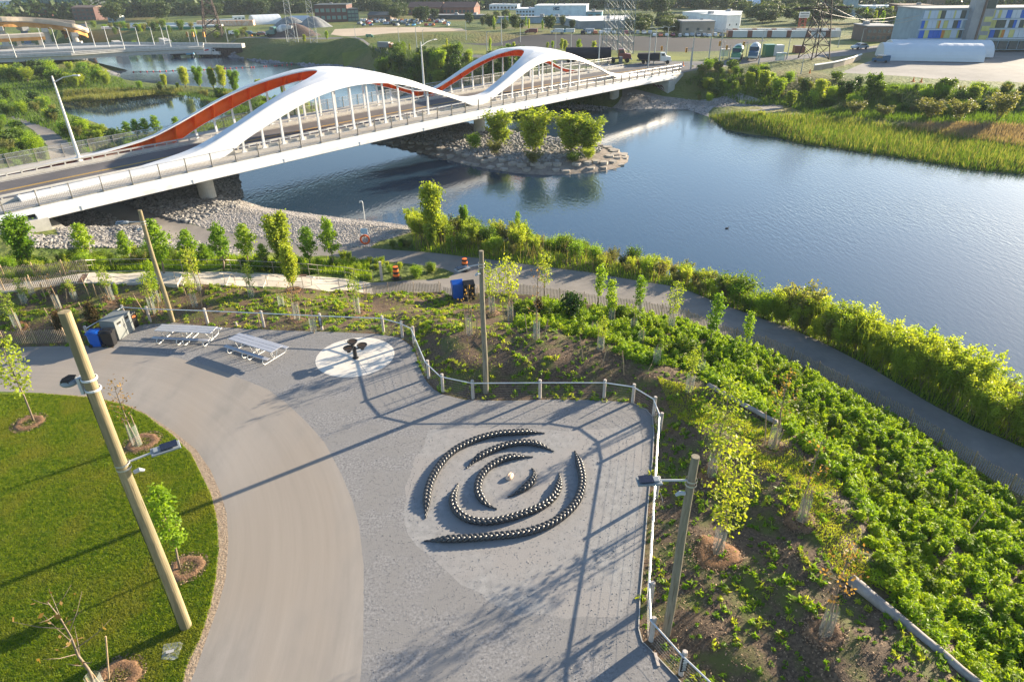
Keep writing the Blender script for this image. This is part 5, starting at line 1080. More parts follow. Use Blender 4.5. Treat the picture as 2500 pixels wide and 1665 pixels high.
tallgrass(band, 9000, .9, .05, LM['willow'], 74, 'sunlit feathery grass between the riverside shrubs', .5)
tallgrass(band, 9000, 1.5, .035, LM['straw'], 70, 'dry pale stems standing above the riverside shrubs', .35, 'dry_stems', 'grass')
MOSS = Tpoly([(1510,865),(1640,905),(1780,985),(1860,1040),(1930,1110),(1985,1240),(2005,1370),(1930,1330),(1860,1200),(1760,1120),(1700,1060),(1600,985),(1540,940)])
P = rnd(MOSS, 150000, 81); n5 = np.sin(P[:, 0]*1.7+np.sin(P[:, 1]*1.1))+np.sin(P[:, 1]*2.1+P[:, 0])+np.random.default_rng(5).normal(0, .7, len(P)); P = P[n5 > -.1]
tag(fastmesh('low_grass', blades(P[::2], hgt(P[::2]), .09, .03, 82, .9), 3, LM['yellow'], kind='stuff'), 'thin yellow-green seedling grass on the mulch between the trees and the ground cover', 'grass')
P = rnd(CW, 2600, 83); tag(fastmesh('ground_cover', clumps(P, hgt(P)+.42, .10, .36, 26, .06, 84), 4, MATS['leaf_lime'], kind='stuff'), 'pale upright sprigs standing out of the ground cover', 'ground cover')
P = rnd(BEDW, 9000, 85); P = P[(P[:, 0] > 0) & ~inside(P, CW) & (np.hypot(P[:, 0], P[:, 1]) < 40)]
tag(fastmesh('weeds', clumps(P, hgt(P), .09, .07, 12, .05, 86), 4, LM['bright'], kind='stuff'), 'tiny green seedlings dotted over the mulch near the fence', 'weeds')
# wood chips over the mulch
r_ = np.random.default_rng(71); P = rnd(BEDW, 160000, 72); P = P[(np.hypot(P[:, 0], P[:, 1]) < 38)]; RP = []
for b_, R_ in RINGS: a_ = r_.uniform(0, 6.28, 900); d_ = R_*np.sqrt(r_.random(900))*1.12; RP.append(np.column_stack([b_[0]+d_*np.cos(a_), b_[1]+d_*np.sin(a_)]))
RP = np.concatenate(RP); zr = hgt(RP)+.045; zc = hgt(P)+.012
C_ = np.concatenate([np.column_stack([P, zc]), np.column_stack([RP, zr])])
q_ = quads(C_, .04, r_, up=2.2, elong=2.2)
hf = r_.random(len(q_)) < .5
tag(fastmesh('wood_chips', q_[hf], 4, mat('chip_light', (.26,.17,.10), (.40,.28,.18), scale=6), kind='stuff'), 'pale wood chips strewn over the planting beds', 'wood chips')
tag(fastmesh('wood_chips', q_[~hf], 4, mat('chip_dark', (.07,.045,.03), (.15,.095,.06), scale=6), kind='stuff'), 'dark bark chips strewn over the planting beds', 'wood chips')
# rocks
ICO = None
def rocks(P, Z, s0, s1, seed, sq=.7):
    r = np.random.default_rng(seed); n = len(P); ph = (1+5**.5)/2
    v = np.array([(-1, ph, 0), (1, ph, 0), (-1, -ph, 0), (1, -ph, 0), (0, -1, ph), (0, 1, ph), (0, -1, -ph), (0, 1, -ph), (ph, 0, -1), (ph, 0, 1), (-ph, 0, -1), (-ph, 0, 1)])/1.9
    f = np.array([(0, 11, 5), (0, 5, 1), (0, 1, 7), (0, 7, 10), (0, 10, 11), (1, 5, 9), (5, 11, 4), (11, 10, 2), (10, 7, 6), (7, 1, 8), (3, 9, 4), (3, 4, 2), (3, 2, 6), (3, 6, 8), (3, 8, 9), (4, 9, 5), (2, 4, 11), (6, 2, 10), (8, 6, 7), (9, 8, 1)])
    V = v[None]*(1+r.normal(0, .16, (n, 12, 1))); s = r.uniform(s0, s1, n)*r.uniform(.7, 1.2, n); V = V*s[:, None, None]*np.stack([r.uniform(.8, 1.4, n), r.uniform(.7, 1.2, n), r.uniform(.5, .9, n)*sq/.7], 1)[:, None]
    a = r.uniform(0, 6.28, n); c_, s_ = np.cos(a)[:, None], np.sin(a)[:, None]; X = V[..., 0]*c_-V[..., 1]*s_; Y = V[..., 0]*s_+V[..., 1]*c_
    V = np.stack([X+P[:, 0, None], Y+P[:, 1, None], V[..., 2]+Z[:, None]+s[:, None]*.12], 2); return V[:, f].reshape(-1, 3, 3)
rockm = mat('rock_grey', (.15,.143,.136), (.32,.305,.285), scale=2.2, detail=2, bump=.3, bscale=12)
def rockfield(poly, n, s0, s1, seed, label, name='riprap', m_=None):
    P = rnd(Tpoly(poly) if not isinstance(poly, np.ndarray) else poly, n, seed); tag(fastmesh(name, rocks(P, hgt(P), s0, s1, seed), 3, m_ or rockm, kind='stuff'), label, 'rocks'); return P
rockfield(RIPL, 22000, .07, .17, 61, 'grey riprap stones on the bank left of the underpass path')
rockfield(RIPR, 12000, .10, .27, 62, 'larger riprap boulders around the bridge pier by the water')
rockfield(BEACH, 26000, .035, .085, 63, 'small pale stones covering the pebble beach', 'beach_stones', mat('pebble_pale', (.27,.25,.23), (.42,.39,.36), scale=3, detail=2))
ii = Wisl.mean(0)+(Wisl-Wisl.mean(0))*.80; rockfield(ii, 9000, .10, .26, 64, 'loose grey stones in the middle of the island')
# flat paving stones round the island edge
P = rnd(Wisl, 2600, 65); d = pdist(P, Wisl); P = P[(d < 2.4) & (d > .3)]; keep = []
for p in P:
    if all((p[0]-k[0])**2+(p[1]-k[1])**2 > .85 for k in keep): keep.append(p)
m = MB(); q = random.Random(2)
for p in keep:
    n = q.choice((5, 6, 7)); s0 = q.uniform(.5, .68); a0 = q.uniform(0, 6); z = float(hgt(p[None])[0])
    po = [(p[0]+s0*q.uniform(.85, 1.1)*math.cos(a0+i*6.283/n), p[1]+s0*q.uniform(.85, 1.1)*math.sin(a0+i*6.283/n)) for i in range(n)]; m.prism(po, z-.2, z+q.uniform(.10, .17))
o = m.build('edge_stones', mat('edge_stone', (.27,.235,.20), (.40,.36,.31), scale=.9, bump=.5, bscale=5)); o['kind'] = 'stuff'; tag(o, 'flat cracked stone slabs forming the rim of the island', 'rocks')
P = rnd(Wplaza, 60000, 91); P = P[(P[:, 1] > 9) & ~inside(P, Tpoly(FINE))][:24000]; tag(fastmesh('loose_gravel', rocks(P, np.zeros(len(P)), .007, .019, 92), 3, mat('gravel_stone', (.12,.12,.125), (.30,.295,.29), scale=3), kind='stuff'), 'loose crushed stones scattered over the gravel plaza', 'gravel')
P = rnd(Tpoly(FINE), 5000, 93); tag(fastmesh('loose_gravel', rocks(P, np.zeros(len(P)), .007, .022, 94), 3, MATS['gravel_stone'], kind='stuff'), 'few loose stones on the finer gravel around the braids', 'gravel')
rockfield(REVET, 6000, .25, .6, 66, 'grey armour stones along the upper river bank', m_=mat('armour_rock', (.13,.14,.16), (.28,.28,.30), scale=1.5))
rockfield(GSHORE, 5000, .06, .2, 67, 'stones along the shore under the far end of the bridge')
rockfield(GRAVSPIT, 3000, .1, .25, 68, 'stones of the small gravel spit behind the pond')
# ------------------------------------------------------------------ beyond the river
def c4(x, y): return (x*.168, y*.168)
def c5(x, y): return (376.6+x*.168, y*.168)
def c6(x, y): return (753.3+x*.168, y*.168)
def c7(x, y): return (1130+x*.168, y*.168)
def c8(x, y): return (1506.6+x*.2, y*.2)
def c9(x, y): return (1958.6+x*.168, y*.168)
glass = mat('window_glass', (.05,.075,.085), rough=.12, spec=.6); glassg = mat('glass_green', (.10,.17,.16), (.16,.25,.23), scale=.15, rough=.12)
glassy = mat('glass_yellow', (.42,.42,.16), (.55,.54,.24), scale=.3, rough=.15); rail_w = mat('roof_white', (.66,.67,.66), (.72,.72,.71), scale=.3)
def wm(key, a, b=None, **k): return mat(key, a, b or tuple(min(1, q*1.25) for q in a), scale=.5, **k)
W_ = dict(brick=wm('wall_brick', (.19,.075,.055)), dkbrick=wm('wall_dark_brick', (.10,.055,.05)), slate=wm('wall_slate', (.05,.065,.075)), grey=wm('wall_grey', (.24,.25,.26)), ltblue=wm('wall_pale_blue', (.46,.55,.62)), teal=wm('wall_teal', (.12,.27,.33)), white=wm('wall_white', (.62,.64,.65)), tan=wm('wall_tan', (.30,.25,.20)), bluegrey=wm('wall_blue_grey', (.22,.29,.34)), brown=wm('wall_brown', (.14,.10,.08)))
def dist(b): return math.sqrt(b[0]**2+b[1]**2+(CAMH-b[2])**2)
def building(label, x0, y0, x1, y1, yt, depth, wall, roof='grey', rows=0, cols=0, wmat=None, ww=.6, wh=.5, pitched=0, cat='building', name='building', z0f=0.0):
    a, b = T(x0, y0), T(x1, y1); H = tops(x0, yt, a) if not isinstance(yt, (int, float)) else max(1.0, tops((x0+x1)/2, yt, (a+b)/2)); L = float(np.hypot(*(b-a)[:2])); az = math.atan2(b[1]-a[1], b[0]-a[0])
    t = thing(name, label, cat, a, az)
    MB().box((L/2, depth/2, H/2-.2), (L, depth, H+.4)).build('wall', W_[wall], t)
    rm = W_[roof] if roof in W_ else rail_w
    if pitched:
        m = MB(); e = .25; m.add([(-e, -e, H), (L+e, -e, H), (L+e, depth+e, H), (-e, depth+e, H), (-e, depth/2, H+pitched), (L+e, depth/2, H+pitched)], [(0, 1, 5, 4), (2, 3, 4, 5), (0, 4, 3), (1, 2, 5), (0, 3, 2, 1)]); m.build('roof', rm, t)
    else:
        rf = MB().box((L/2, depth/2, H+.12), (L+.3, depth+.3, .22)).build('roof', rm, t)
        q = random.Random(int(x0)); 
        for k in range(min(5, int(L/6))): s = q.uniform(.6, 1.5); MB().box((L*q.uniform(.1, .9), depth*q.uniform(.2, .8), H+.2+s*.3), (s, s, s*.6)).build('roof_unit', W_['grey'], rf)
    if rows:
        fw, fh = L/cols, H/(rows+.3)
        for r_ in range(rows):
            for c in range(cols): MB().box((fw*(c+.5), -.02, fh*(r_+.6)), (fw*ww, .06, fh*wh)).build('window', wmat or glass, t)
    return t, L, H, az
building('dark glass office block at the top left behind the overpass', 62, 42, 205, 42, -6, 14, 'slate', 'slate', 3, 9, glassg, .85, .6)
building('small red brick house in front of the dark office block', 86, 46, 124, 46, 24, 6, 'brick', 'slate', 2, 3)
building('dark terraced house row left of the far woods', 172, 48, 222, 48, 18, 8, 'dkbrick', 'brown', 3, 5, pitched=.8)
building('little grey house with a pale gable at the edge of the far woods', 250, 52, 271, 52, 40, 5, 'bluegrey', 'white', 1, 2, pitched=1.0)
building('white slab-sided building at the upper left corner', -30, 44, 36, 43, 4, 5, 'white', 'white')
building('small white pavilion with a flat roof on the construction yard', 538, 48, 564, 47, 39, 3, 'white', 'white', 1, 3)
building('glass and brick office with a dark upper storey behind the gravel heaps', 726, 52, 800, 51, 13, 16, 'dkbrick', 'slate', 2, 6, glassg, .7, .5)
building('teal glass office wing beside the brick one', 801, 51, 826, 50, 22, 12, 'slate', 'slate', 3, 3, glassg, .85, .7)
building('low dark hut with a white gable between two trees', 846, 48, 898, 48, 36, 8, 'brown', 'slate', 1, 4, pitched=1.2)
building('long red brick hall on the left of the brick pair', 938, 35, 1012, 35, 18, 12, 'brick', 'dkbrick', 1, 8, pitched=2.2)
building('long red brick hall on the right of the brick pair', 1018, 35, 1090, 35, 18, 12, 'brick', 'dkbrick', 1, 8, pitched=2.2)
building('low grey flat-roofed sheds in front of the brick halls', 972, 45, 1114, 45, 36, 6, 'slate', 'grey', 1, 12)
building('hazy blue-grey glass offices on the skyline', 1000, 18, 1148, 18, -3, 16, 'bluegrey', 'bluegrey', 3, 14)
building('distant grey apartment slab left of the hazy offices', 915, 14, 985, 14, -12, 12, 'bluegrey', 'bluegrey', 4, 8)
building('white flat-roofed block on the skyline beside the offices', 1125, 24, 1190, 24, 12, 10, 'white', 'white', 1, 8)
t, L, H, az_ = building('large pale blue warehouse with a dark sign on its facade', 1229, 42, 1347, 42, 14.5, 16, 'ltblue', 'white')
sg = MB().box((L*.42, -.06, H*.78), (L*.12, .08, H*.28)).build('sign', mat('sign_dark_blue', (.04,.12,.2)), t)
m = MB(); R_ = H*.08; m.tube([(L*.385+R_*math.cos(a), -.12, H*.78+R_*math.sin(a)) for a in np.linspace(.8, 5.5, 12)], R_*.22, 5, up=(0, 1, 0)); m.build('letter', rail_w, sg)
for k in range(3): MB().box((L*(.44+.022*k), -.12, H*.78), (L*.012, .04, H*.07)).build('letter', rail_w, sg)
MB().box((L*.56, -.05, H*.12), (L*.1, .1, H*.24)).build('loading_door', W_['grey'], t)
building('lower pale blue office wing left of the large warehouse', 1186, 41, 1229, 41, 22, 12, 'ltblue', 'white', 2, 6)
building('teal annex right of the large warehouse', 1348, 42, 1383, 42, 29, 10, 'teal', 'grey', 1, 2)
building('long low grey wall building in front of the warehouse', 1134, 54, 1336, 54, 41, 5, 'bluegrey', 'grey', 0, 0)
building('grey shed with a broad white roof behind the pylons', 1334, 68, 1500, 64, 49, 26, 'grey', 'roofw', 0, 0)
building('white stepped industrial building right of the white-roofed shed', 1566, 62, 1664, 66, 31, 14, 'white', 'white', 1, 5, ww=.3, wh=.25)
building('tall white end block of the stepped industrial building', 1667, 76, 1698, 74, 37, 12, 'white', 'white', 1, 2, ww=.15, wh=.15)
building('tan low block in front of the white industrial building', 1566, 82, 1640, 83, 52, 8, 'tan', 'grey', 1, 3, ww=.25, wh=.25)
building('dark brown low building by the far road bend', 1988, 97, 2056, 97, 62, 10, 'brown', 'grey', 2, 6)
building('grey concrete silo block right of the brown pylon', 1940, 40, 1966, 40, -8, 6, 'bluegrey', 'bluegrey')
building('broad dark brick mill below the chimney block', 2064, 50, 2138, 50, 14, 14, 'dkbrick', 'brown', 2, 8)
building('brown chimney block rising above the dark mill', 2135, 30, 2166, 30, -12, 6, 'brown', 'brown', 3, 3, ww=.25, wh=.3)
building('long pale blue shed roof behind the dark mill', 1985, 30, 2062, 30, 16, 12, 'ltblue', 'ltblue')
building('distant pale gabled shed right of the poplars', 1715, 24, 1745, 24, 8, 10, 'ltblue', 'ltblue', pitched=2)
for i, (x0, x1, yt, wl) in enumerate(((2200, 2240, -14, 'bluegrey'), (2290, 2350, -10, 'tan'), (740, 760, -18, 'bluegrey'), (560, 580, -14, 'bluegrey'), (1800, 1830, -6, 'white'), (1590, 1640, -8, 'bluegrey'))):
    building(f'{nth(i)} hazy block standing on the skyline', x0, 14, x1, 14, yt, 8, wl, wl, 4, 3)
# colourful building
a, b = T(2098, 118), T(2440, 120); L = float(np.hypot(*(b-a)[:2])); az_ = math.atan2(b[1]-a[1], b[0]-a[0]); H = tops(2300, 24, T(2300, 119))
t = thing('panel_building', 'large building with blue and yellow glazed facade panels at the top right', 'building', a, az_)
MB().box((L/2, 6, H/2), (L, 12, H)).build('wall', W_['bluegrey'], t)
MB().box((L/2, 6, H+.15), (L+.4, 12.4, .3)).build('roof', W_['grey'], t)
tx = L*.37; MB().box((tx, -.5, H*.62), (L*.135, 2.4, H*1.24)).build('stair_tower', W_['grey'], t)
MB().box((tx-L*.005, -1.8, H*.62), (L*.012, .2, H*1.24)).build('tower_rib', W_['brown'], t); MB().box((tx+L*.035, -1.75, H*1.12), (L*.055, .15, H*.2)).build('window', glass, t)
for k in range(3): MB().box((tx+L*.04, -1.75, H*(.33+.22*k)), (L*.05, .15, H*.12)).build('window', glassy, t)
q = random.Random(12); bluep = mat('panel_blue', (.02,.12,.48), rough=.4); palep = mat('panel_pale', (.45,.52,.60), rough=.5); org = mat('panel_orange', (.5,.2,.04))
for fl in range(3):
    z = H*(.30+.235*fl)+H*.11
    MB().box((L/2, -.1, H*(.285+.235*fl)), (L, .3, .22)).build('ledge', palep, t)
    x = L*.01
    while x < L*.99:
        w = q.choice((.012, .02, .03, .034))*L; 
        if abs(x+w/2-tx) > L*.085:
            mm = q.choice((glassy, glassy, palep, glass, bluep, bluep, palep)) if q.random() < .97 else org
            MB().box((x+w/2, -.04, z), (w*.94, .1, H*.19)).build('panel', mm, t)
        x += w
for k in range(7): MB().box((L*(.52+.068*k), -.15, H*.13), (L*.055, .3, H*.2)).build('entrance_window', glass, t)
m = MB(); m.box((L*.02, -2.5, H*.30), (L*.16, 4.5, .25)); m.build('canopy', palep, t); MB().box((L*.0, -3.2, H*.13), (L*.05, 1, H*.26)).build('canopy_pier', W_['slate'], t)
# tents
def tent(label, p0, p1, yt, px, name='storage_tent', m_=None, end=True):
    a, b = T(*p0), T(*p1); L = float(np.hypot(*(b-a)[:2])); az = math.atan2(b[1]-a[1], b[0]-a[0]); n = 18
    D_ = dist(a); R_ = max(1.2, px*S/FOC*D_*.9)   # height of the arch
    H = R_; wd = R_*1.25; t = thing(name, label, 'tent', a, az); m = MB(); rows = []
    for i in range(int(L)+2):
        x = L*i/(int(L)+1); rows.append([(x, wd-wd*math.cos(th), H*math.sin(th)**.9*(1+.012*(i % 2))) for th in np.linspace(0, math.pi, n)])
    m.sheet(rows); m.build('cover', m_ or mat('tent_fabric', (.56,.60,.64), (.60,.64,.68), rough=.5, scale=.3), t, smooth=False)
    for x in (0, L):
        m = MB(); P = [(x, wd-wd*math.cos(th), H*math.sin(th)**.9) for th in np.linspace(0, math.pi, n)]; m.add(P, [tuple(range(n))]); m.build('end_wall', mat('tent_end', (.66,.65,.62), rough=.6), t)
    MB().box((L+.03, wd, H*.3), (.06, wd*.5, H*.6)).build('door', W_['grey'], t)
tent('long white arched storage tent in front on the grey lot', (2029, 140), (2261, 145.5), 0, 31); tent('second white arched storage tent just behind the first', (2052, 131), (2282, 136), 0, 29)
tent('white fabric tunnel on the construction yard', (586, 58), (650, 55), 0, 18); tent('smaller white fabric tunnel behind the grey gravel heap', (668, 51), (712, 50), 0, 11)
# orange sheeted embankment, viaduct and walls on the construction yard
def wall(label, p0, p1, hpx, th, m_, name='retaining_wall', cat='wall'):
    a, b = T(*p0), T(*p1); h = hpx*S/FOC*dist(a); L = float(np.hypot(*(b-a)[:2])); az = math.atan2(b[1]-a[1], b[0]-a[0]); c = (a+b)/2
    o = MB().box((0, 0, h/2), (L, th, h)).build(name, m_); o.location = [float(q) for q in c]; o.rotation_euler = (0, 0, az); tag(o, label, cat); return o
wall('bank covered with orange and white sheeting on the construction yard', (456, 61), (585, 59), 9, 2.5, mat('orange_sheeting', (.55,.24,.10), (.68,.58,.48), scale=1.2, rough=.7)); wall('pale concrete wall running across the construction yard', (236, 68), (512, 63), 4, 2, W_['white'])
wall('white barrier line behind the orange sheeted bank', (476, 51), (540, 49), 4, 1, W_['white']); wall('blue-grey hoarding left of the orange bank', (300, 61), (455, 60), 5, 1, W_['ltblue']); wall('long green hoarding behind the far bridge', (285, 96), (470, 92), 4, .3, mat('hoarding_green', (.04,.22,.12)))
def heap(label, x, y, wpx, hpx, m_, sx=1):
    b = T(x, y); s = S/FOC*dist(b); R_, H = wpx*s/2, hpx*s*1.05; m = MB(); rows = []; q = random.Random(int(x))
    for i in range(9): rows.append([(R_*(1-i/8)*math.cos(a)*(1+.13*math.sin(2*a+x)+.06*math.sin(5*a)), R_*.6*(1-i/8)*math.sin(a)*(1+.1*math.sin(3*a)), H*math.sin(math.pi/2*i/8)**1.2-.1) for a in np.linspace(0, 2*math.pi, 29)])
    m.sheet(rows); o = m.build('gravel_heap', m_, smooth=True); o.location = [float(q) for q in b]; tag(o, label, 'gravel heap')
hg = mat('heap_grey', (.15,.16,.17), (.22,.23,.24), scale=.6, bump=.4, bdist=.3, bscale=2); hb = mat('heap_brown', (.07,.05,.045), (.11,.08,.07), scale=.6, bump=.4, bdist=.3, bscale=2)
heap('grey gravel heap left of its neighbour', 668, 63, 70, 18, hg); heap('grey gravel heap right of its neighbour', 722, 63, 74, 19, hg); heap('wide dark brown soil heap in front of the gravel heaps', 676, 83, 118, 22, hb)
# far concrete bridge
NE = [(-120,139),(0,135.6),(165,129),(287,120.5),(433,114.4),(468,112.5)]; FE = [(-120,117),(0,113.5),(165,106),(287,102.5),(433,103.5),(468,103.5)]
nb_, fb_ = [G(*p, 2.9) for p in NE], [G(*p, 2.9) for p in FE]; bo = nb_[2].copy(); bo[2] = 0
t = thing('concrete_bridge', 'low grey concrete road bridge with white lamp posts at the upper left', 'bridge', bo)
m = MB(); m.sheet([[n_-bo, f_-bo, f_-bo-(0, 0, .9), n_-bo-(0, 0, .9), n_-bo] for n_, f_ in zip(nb_, fb_)]); m.build('deck', W_['grey'] if 0 else mat('deck_pale', (.32,.32,.32), (.40,.40,.39), scale=.3), t)
for P_, nm_ in ((nb_, 'parapet'), (fb_, 'parapet'), ([n_*.55+f_*.45 for n_, f_ in zip(nb_, fb_)], 'median_barrier'), ([n_*.85+f_*.15 for n_, f_ in zip(nb_, fb_)], 'kerb_wall')):
    m = MB(); m.tube([p-bo+(0, 0, .45) for p in P_], .16, 4); m.tube([p-bo+(0, 0, .1) for p in P_], .3, 4); m.build(nm_, conc, t)
for i, (x, y) in enumerate(((37,147),(173,139.5),(287,130.5),(393.5,123.5))):
    b = T(x, y, 0); b[2] = WZ; g2 = G(x-40, y-22, WZ); m = MB(); d = (g2-b); d[2] = 0; d = d/np.linalg.norm(d); e = np.array([-d[1], d[0], 0])
    P = [b-e*1.1-bo, b+e*1.1-bo, b+d*14+e*1.1-bo, b+d*14-e*1.1-bo]; m.add([(*p[:2], WZ-.4) for p in P]+[(*p[:2], 1.95) for p in P], [(0,3,2,1),(4,5,6,7),(0,1,5,4),(1,2,6,5),(2,3,7,6),(3,0,4,7)]); m.build('pier', conc, t)
# abutment with sheet piles at its right end
a, b = G(470, 130, WZ), G(560, 131, WZ); L = float(np.hypot(*(b-a)[:2])); o = thing('sheet_pile_wall', 'rust-dark sheet pile wall with pale cap at the right end of the far bridge', 'wall', (a[0], a[1], WZ), math.atan2(b[1]-a[1], b[0]-a[0]))
m = MB(); m.sheet([[(L*i/40, .35*(i % 2), z) for z in (0, 2.6)] for i in range(41)]); m.build('piles', mat('rust_pile', (.05,.035,.035), (.09,.06,.055), scale=2), o); MB().box((L/2, .6, 3.1), (L+.6, 1.8, 1.2)).build('cap', conc, o)
PL = [((37.8,134.4),(16,78)),((171,127),(149.5,67)),((288,119.5),(271,64)),((394,113.5),(381.6,62)),((457,111),(447,62)),((102.5,111),(87,65.5)),((134,115),(116,65.5)),((219,107.5),(207.5,64)),((252,111),(238,63)),((321,104),(311,64.7)),((355,104),(347,63)),((379,104),(371,62))]
lampm = mat('lamp_white', (.62,.62,.6))
def lamppx(bp, tp, label, zb=None, group=None, az=0, arm=1.2, m_=None, double=False):
    b = T(*bp) if zb is None else G(*bp, zb); H = tops(bp[0], tp[1], b) if abs(bp[0]-tp[0]) > 60 else tops(*tp, b); s = H/9
    t = thing('street_lamp', label, 'street lamp', b, az, group); MB().tube([(0, 0, 0), (0, 0, H*.5), (0, 0, H)], [.14*s+.05, .10*s+.03, .06*s+.02], 8).build('pole', m_ or lampm, t)
    for sg_ in ((1, -1) if double else (1,)):
        MB().tube([(0, 0, H*.96), (sg_*arm*s*.6, 0, H*1.0), (sg_*arm*s, 0, H*1.01)], .035*s+.02, 5).build('arm', m_ or lampm, t); MB().box((sg_*(arm+.3)*s, 0, H*1.01), (.7*s, .25*s, .1*s)).build('lamp_head', lampm, t)
    return t
for i, (bp, tp) in enumerate(PL): lamppx(bp, tp, f'{nth(i)} white lamp post of the far concrete bridge, counted along its two sides', 2.9, 'lamp posts of the far bridge', math.pi*.8)
gl = mat('lamp_galv', (.32,.35,.36), rough=.5, metal=.3)
for i, (bp, tp, dbl, m_) in enumerate([((820.5,114),(817,62),0,gl),((959,121),(956.6,62),0,gl),((1119.5,126),(1118.7,74),0,gl),((1277,113),(1277,72),0,gl),((1312,122),(1313,68),0,gl),((1376,150),(1378,74),0,lampm),((1489.5,156),(1494.6,74),0,gl),((1503,147),(1508,65),1,gl),((1530.6,134),(1531,62),1,gl),((1587.6,160),(1594,72),0,gl),((1626.6,156),(1634.6,68),0,gl),((1651.6,154),(1660.6,68),0,gl),((1743.6,148),(1750.6,70),0,gl),((1808.6,136),(1816.6,76),0,gl),((1840.6,172),(1848.6,128),0,gl),((733.6,114),(729,62),0,gl),((685.7,98),(677,46),0,gl),((662,109),(657,65),0,gl),((526,108),(519,66),0,gl),((918,104),(916,64),0,gl),((973,103),(972,70),0,gl),((1072,96),(1071,50),0,gl),((1153,104),(1152,40),0,gl),((1196,98),(1196,56),0,gl),((545,112),(540,72),0,gl),((600,110),(594,70),0,gl),((1926,110),(1930,70),0,gl),((1978,104),(1982,66),0,gl)]):
    lamppx(bp, tp, f'{nth(i)} grey street lamp along the far roads', None, 'street lamps along the far roads', random.Random(i).uniform(-.6, .6), m_=m_, double=bool(dbl))
# elevated highway
OV = [((-80,121),38),((17,117),39.5),((74,113),40.5),((116,110.5),44),((150,109),48.5),((181,108),54.5),((200,106),60),((212,104),66)]
P = [];  
for (x, y), yt in OV: b = G(x, y, .5); P.append(np.array([b[0], b[1], .5+tops(x, yt, b)]))
d_ = P[-1]-P[-2]; d_[2] = 0; d_ /= np.linalg.norm(d_)
e_ = np.array([P[-1][0], P[-1][1], 0]); e_ /= np.linalg.norm(e_)
for k in range(1, 6): w_ = 1; P.append(P[-1]+9*(d_*(1-w_)+e_*w_))
P = catmull(P, 6); o0 = P[8].copy(); o0[2] = 0; t = thing('elevated_highway', 'curving elevated highway with rusty orange girders at the upper left', 'overpass', o0)
Tn = np.gradient(P, axis=0); Nn = np.stack([-Tn[:, 1], Tn[:, 0], np.zeros(len(P))], 1); Nn /= np.linalg.norm(Nn, axis=1, keepdims=True)
def ov(v0, v1, z0, z1): m = MB(); m.sheet([[p+n*v0-o0+(0, 0, z1), p+n*v1-o0+(0, 0, z1), p+n*v1-o0+(0, 0, z0), p+n*v0-o0+(0, 0, z0), p+n*v0-o0+(0, 0, z1)] for p, n in zip(P, Nn)]); return m
hc = mat('highway_concrete', (.40,.34,.27), (.50,.43,.35), scale=.5); og = mat('rusty_girder', (.36,.17,.045), (.52,.27,.08), scale=.6)
ov(-.2, .15, -1.0, 0).build('parapet', hc, t); ov(7.4, 7.7, -1.0, 0).build('parapet', hc, t); ov(0, 7.5, -1.3, -.9).build('deck', hc, t)
for v in (.5, 2.7, 4.9, 7.0): ov(v, v+.25, -2.7, -1.25).build('girder', og, t)
for i, (x, mm) in enumerate(((14, 'conc'), (74, 'blue'), (116, 'conc'), (181, 'conc'))):
    bx = G(x, 113-.03*x, .5); j = int(np.argmin([abs(math.atan2(p[0], p[1])-math.atan2(bx[0], bx[1])) for p in P])); p, n = P[j], Nn[j]; zt = p[2]-2.7
    cm = conc if mm == 'conc' else mat('blue_wrap', (.06,.12,.22), (.12,.2,.32), scale=2)
    MB().tube([p+n*3-(0, 0, p[2])-o0+(0, 0, -1), p+n*3-(0, 0, p[2])-o0+(0, 0, zt-.6)], .95, 12).build('column', cm, t)
    cp = p+n*3.8-o0; MB().box((cp[0], cp[1], zt-.45), (1.8, 8.6, 1.1), math.atan2(n[1], n[0])-math.pi/2).build('column_cap', conc, t)
    MB().box((cp[0], cp[1], 1.0), (3.4, 3.4, 1.6), .4).build('footing', conc, t)
a = G(-60, 88, 6); b = G(100, 80, 6); c = (a+b)/2; L = float(np.linalg.norm(b-a)); t = thing('lower_ramp', 'lower ramp with orange girder passing behind the blue wrapped column', 'overpass', (c[0], c[1], 0), math.atan2(b[1]-a[1], b[0]-a[0]))
MB().box((0, 0, 6), (L, 5, .8)).build('deck', hc, t); MB().box((0, -2.2, 5.2), (L, .3, .9)).build('girder', og, t)
for xx in (-L*.3, .1*L, L*.42): MB().box((xx, 0, 2.5), (1, 1.4, 5)).build('column', conc, t)
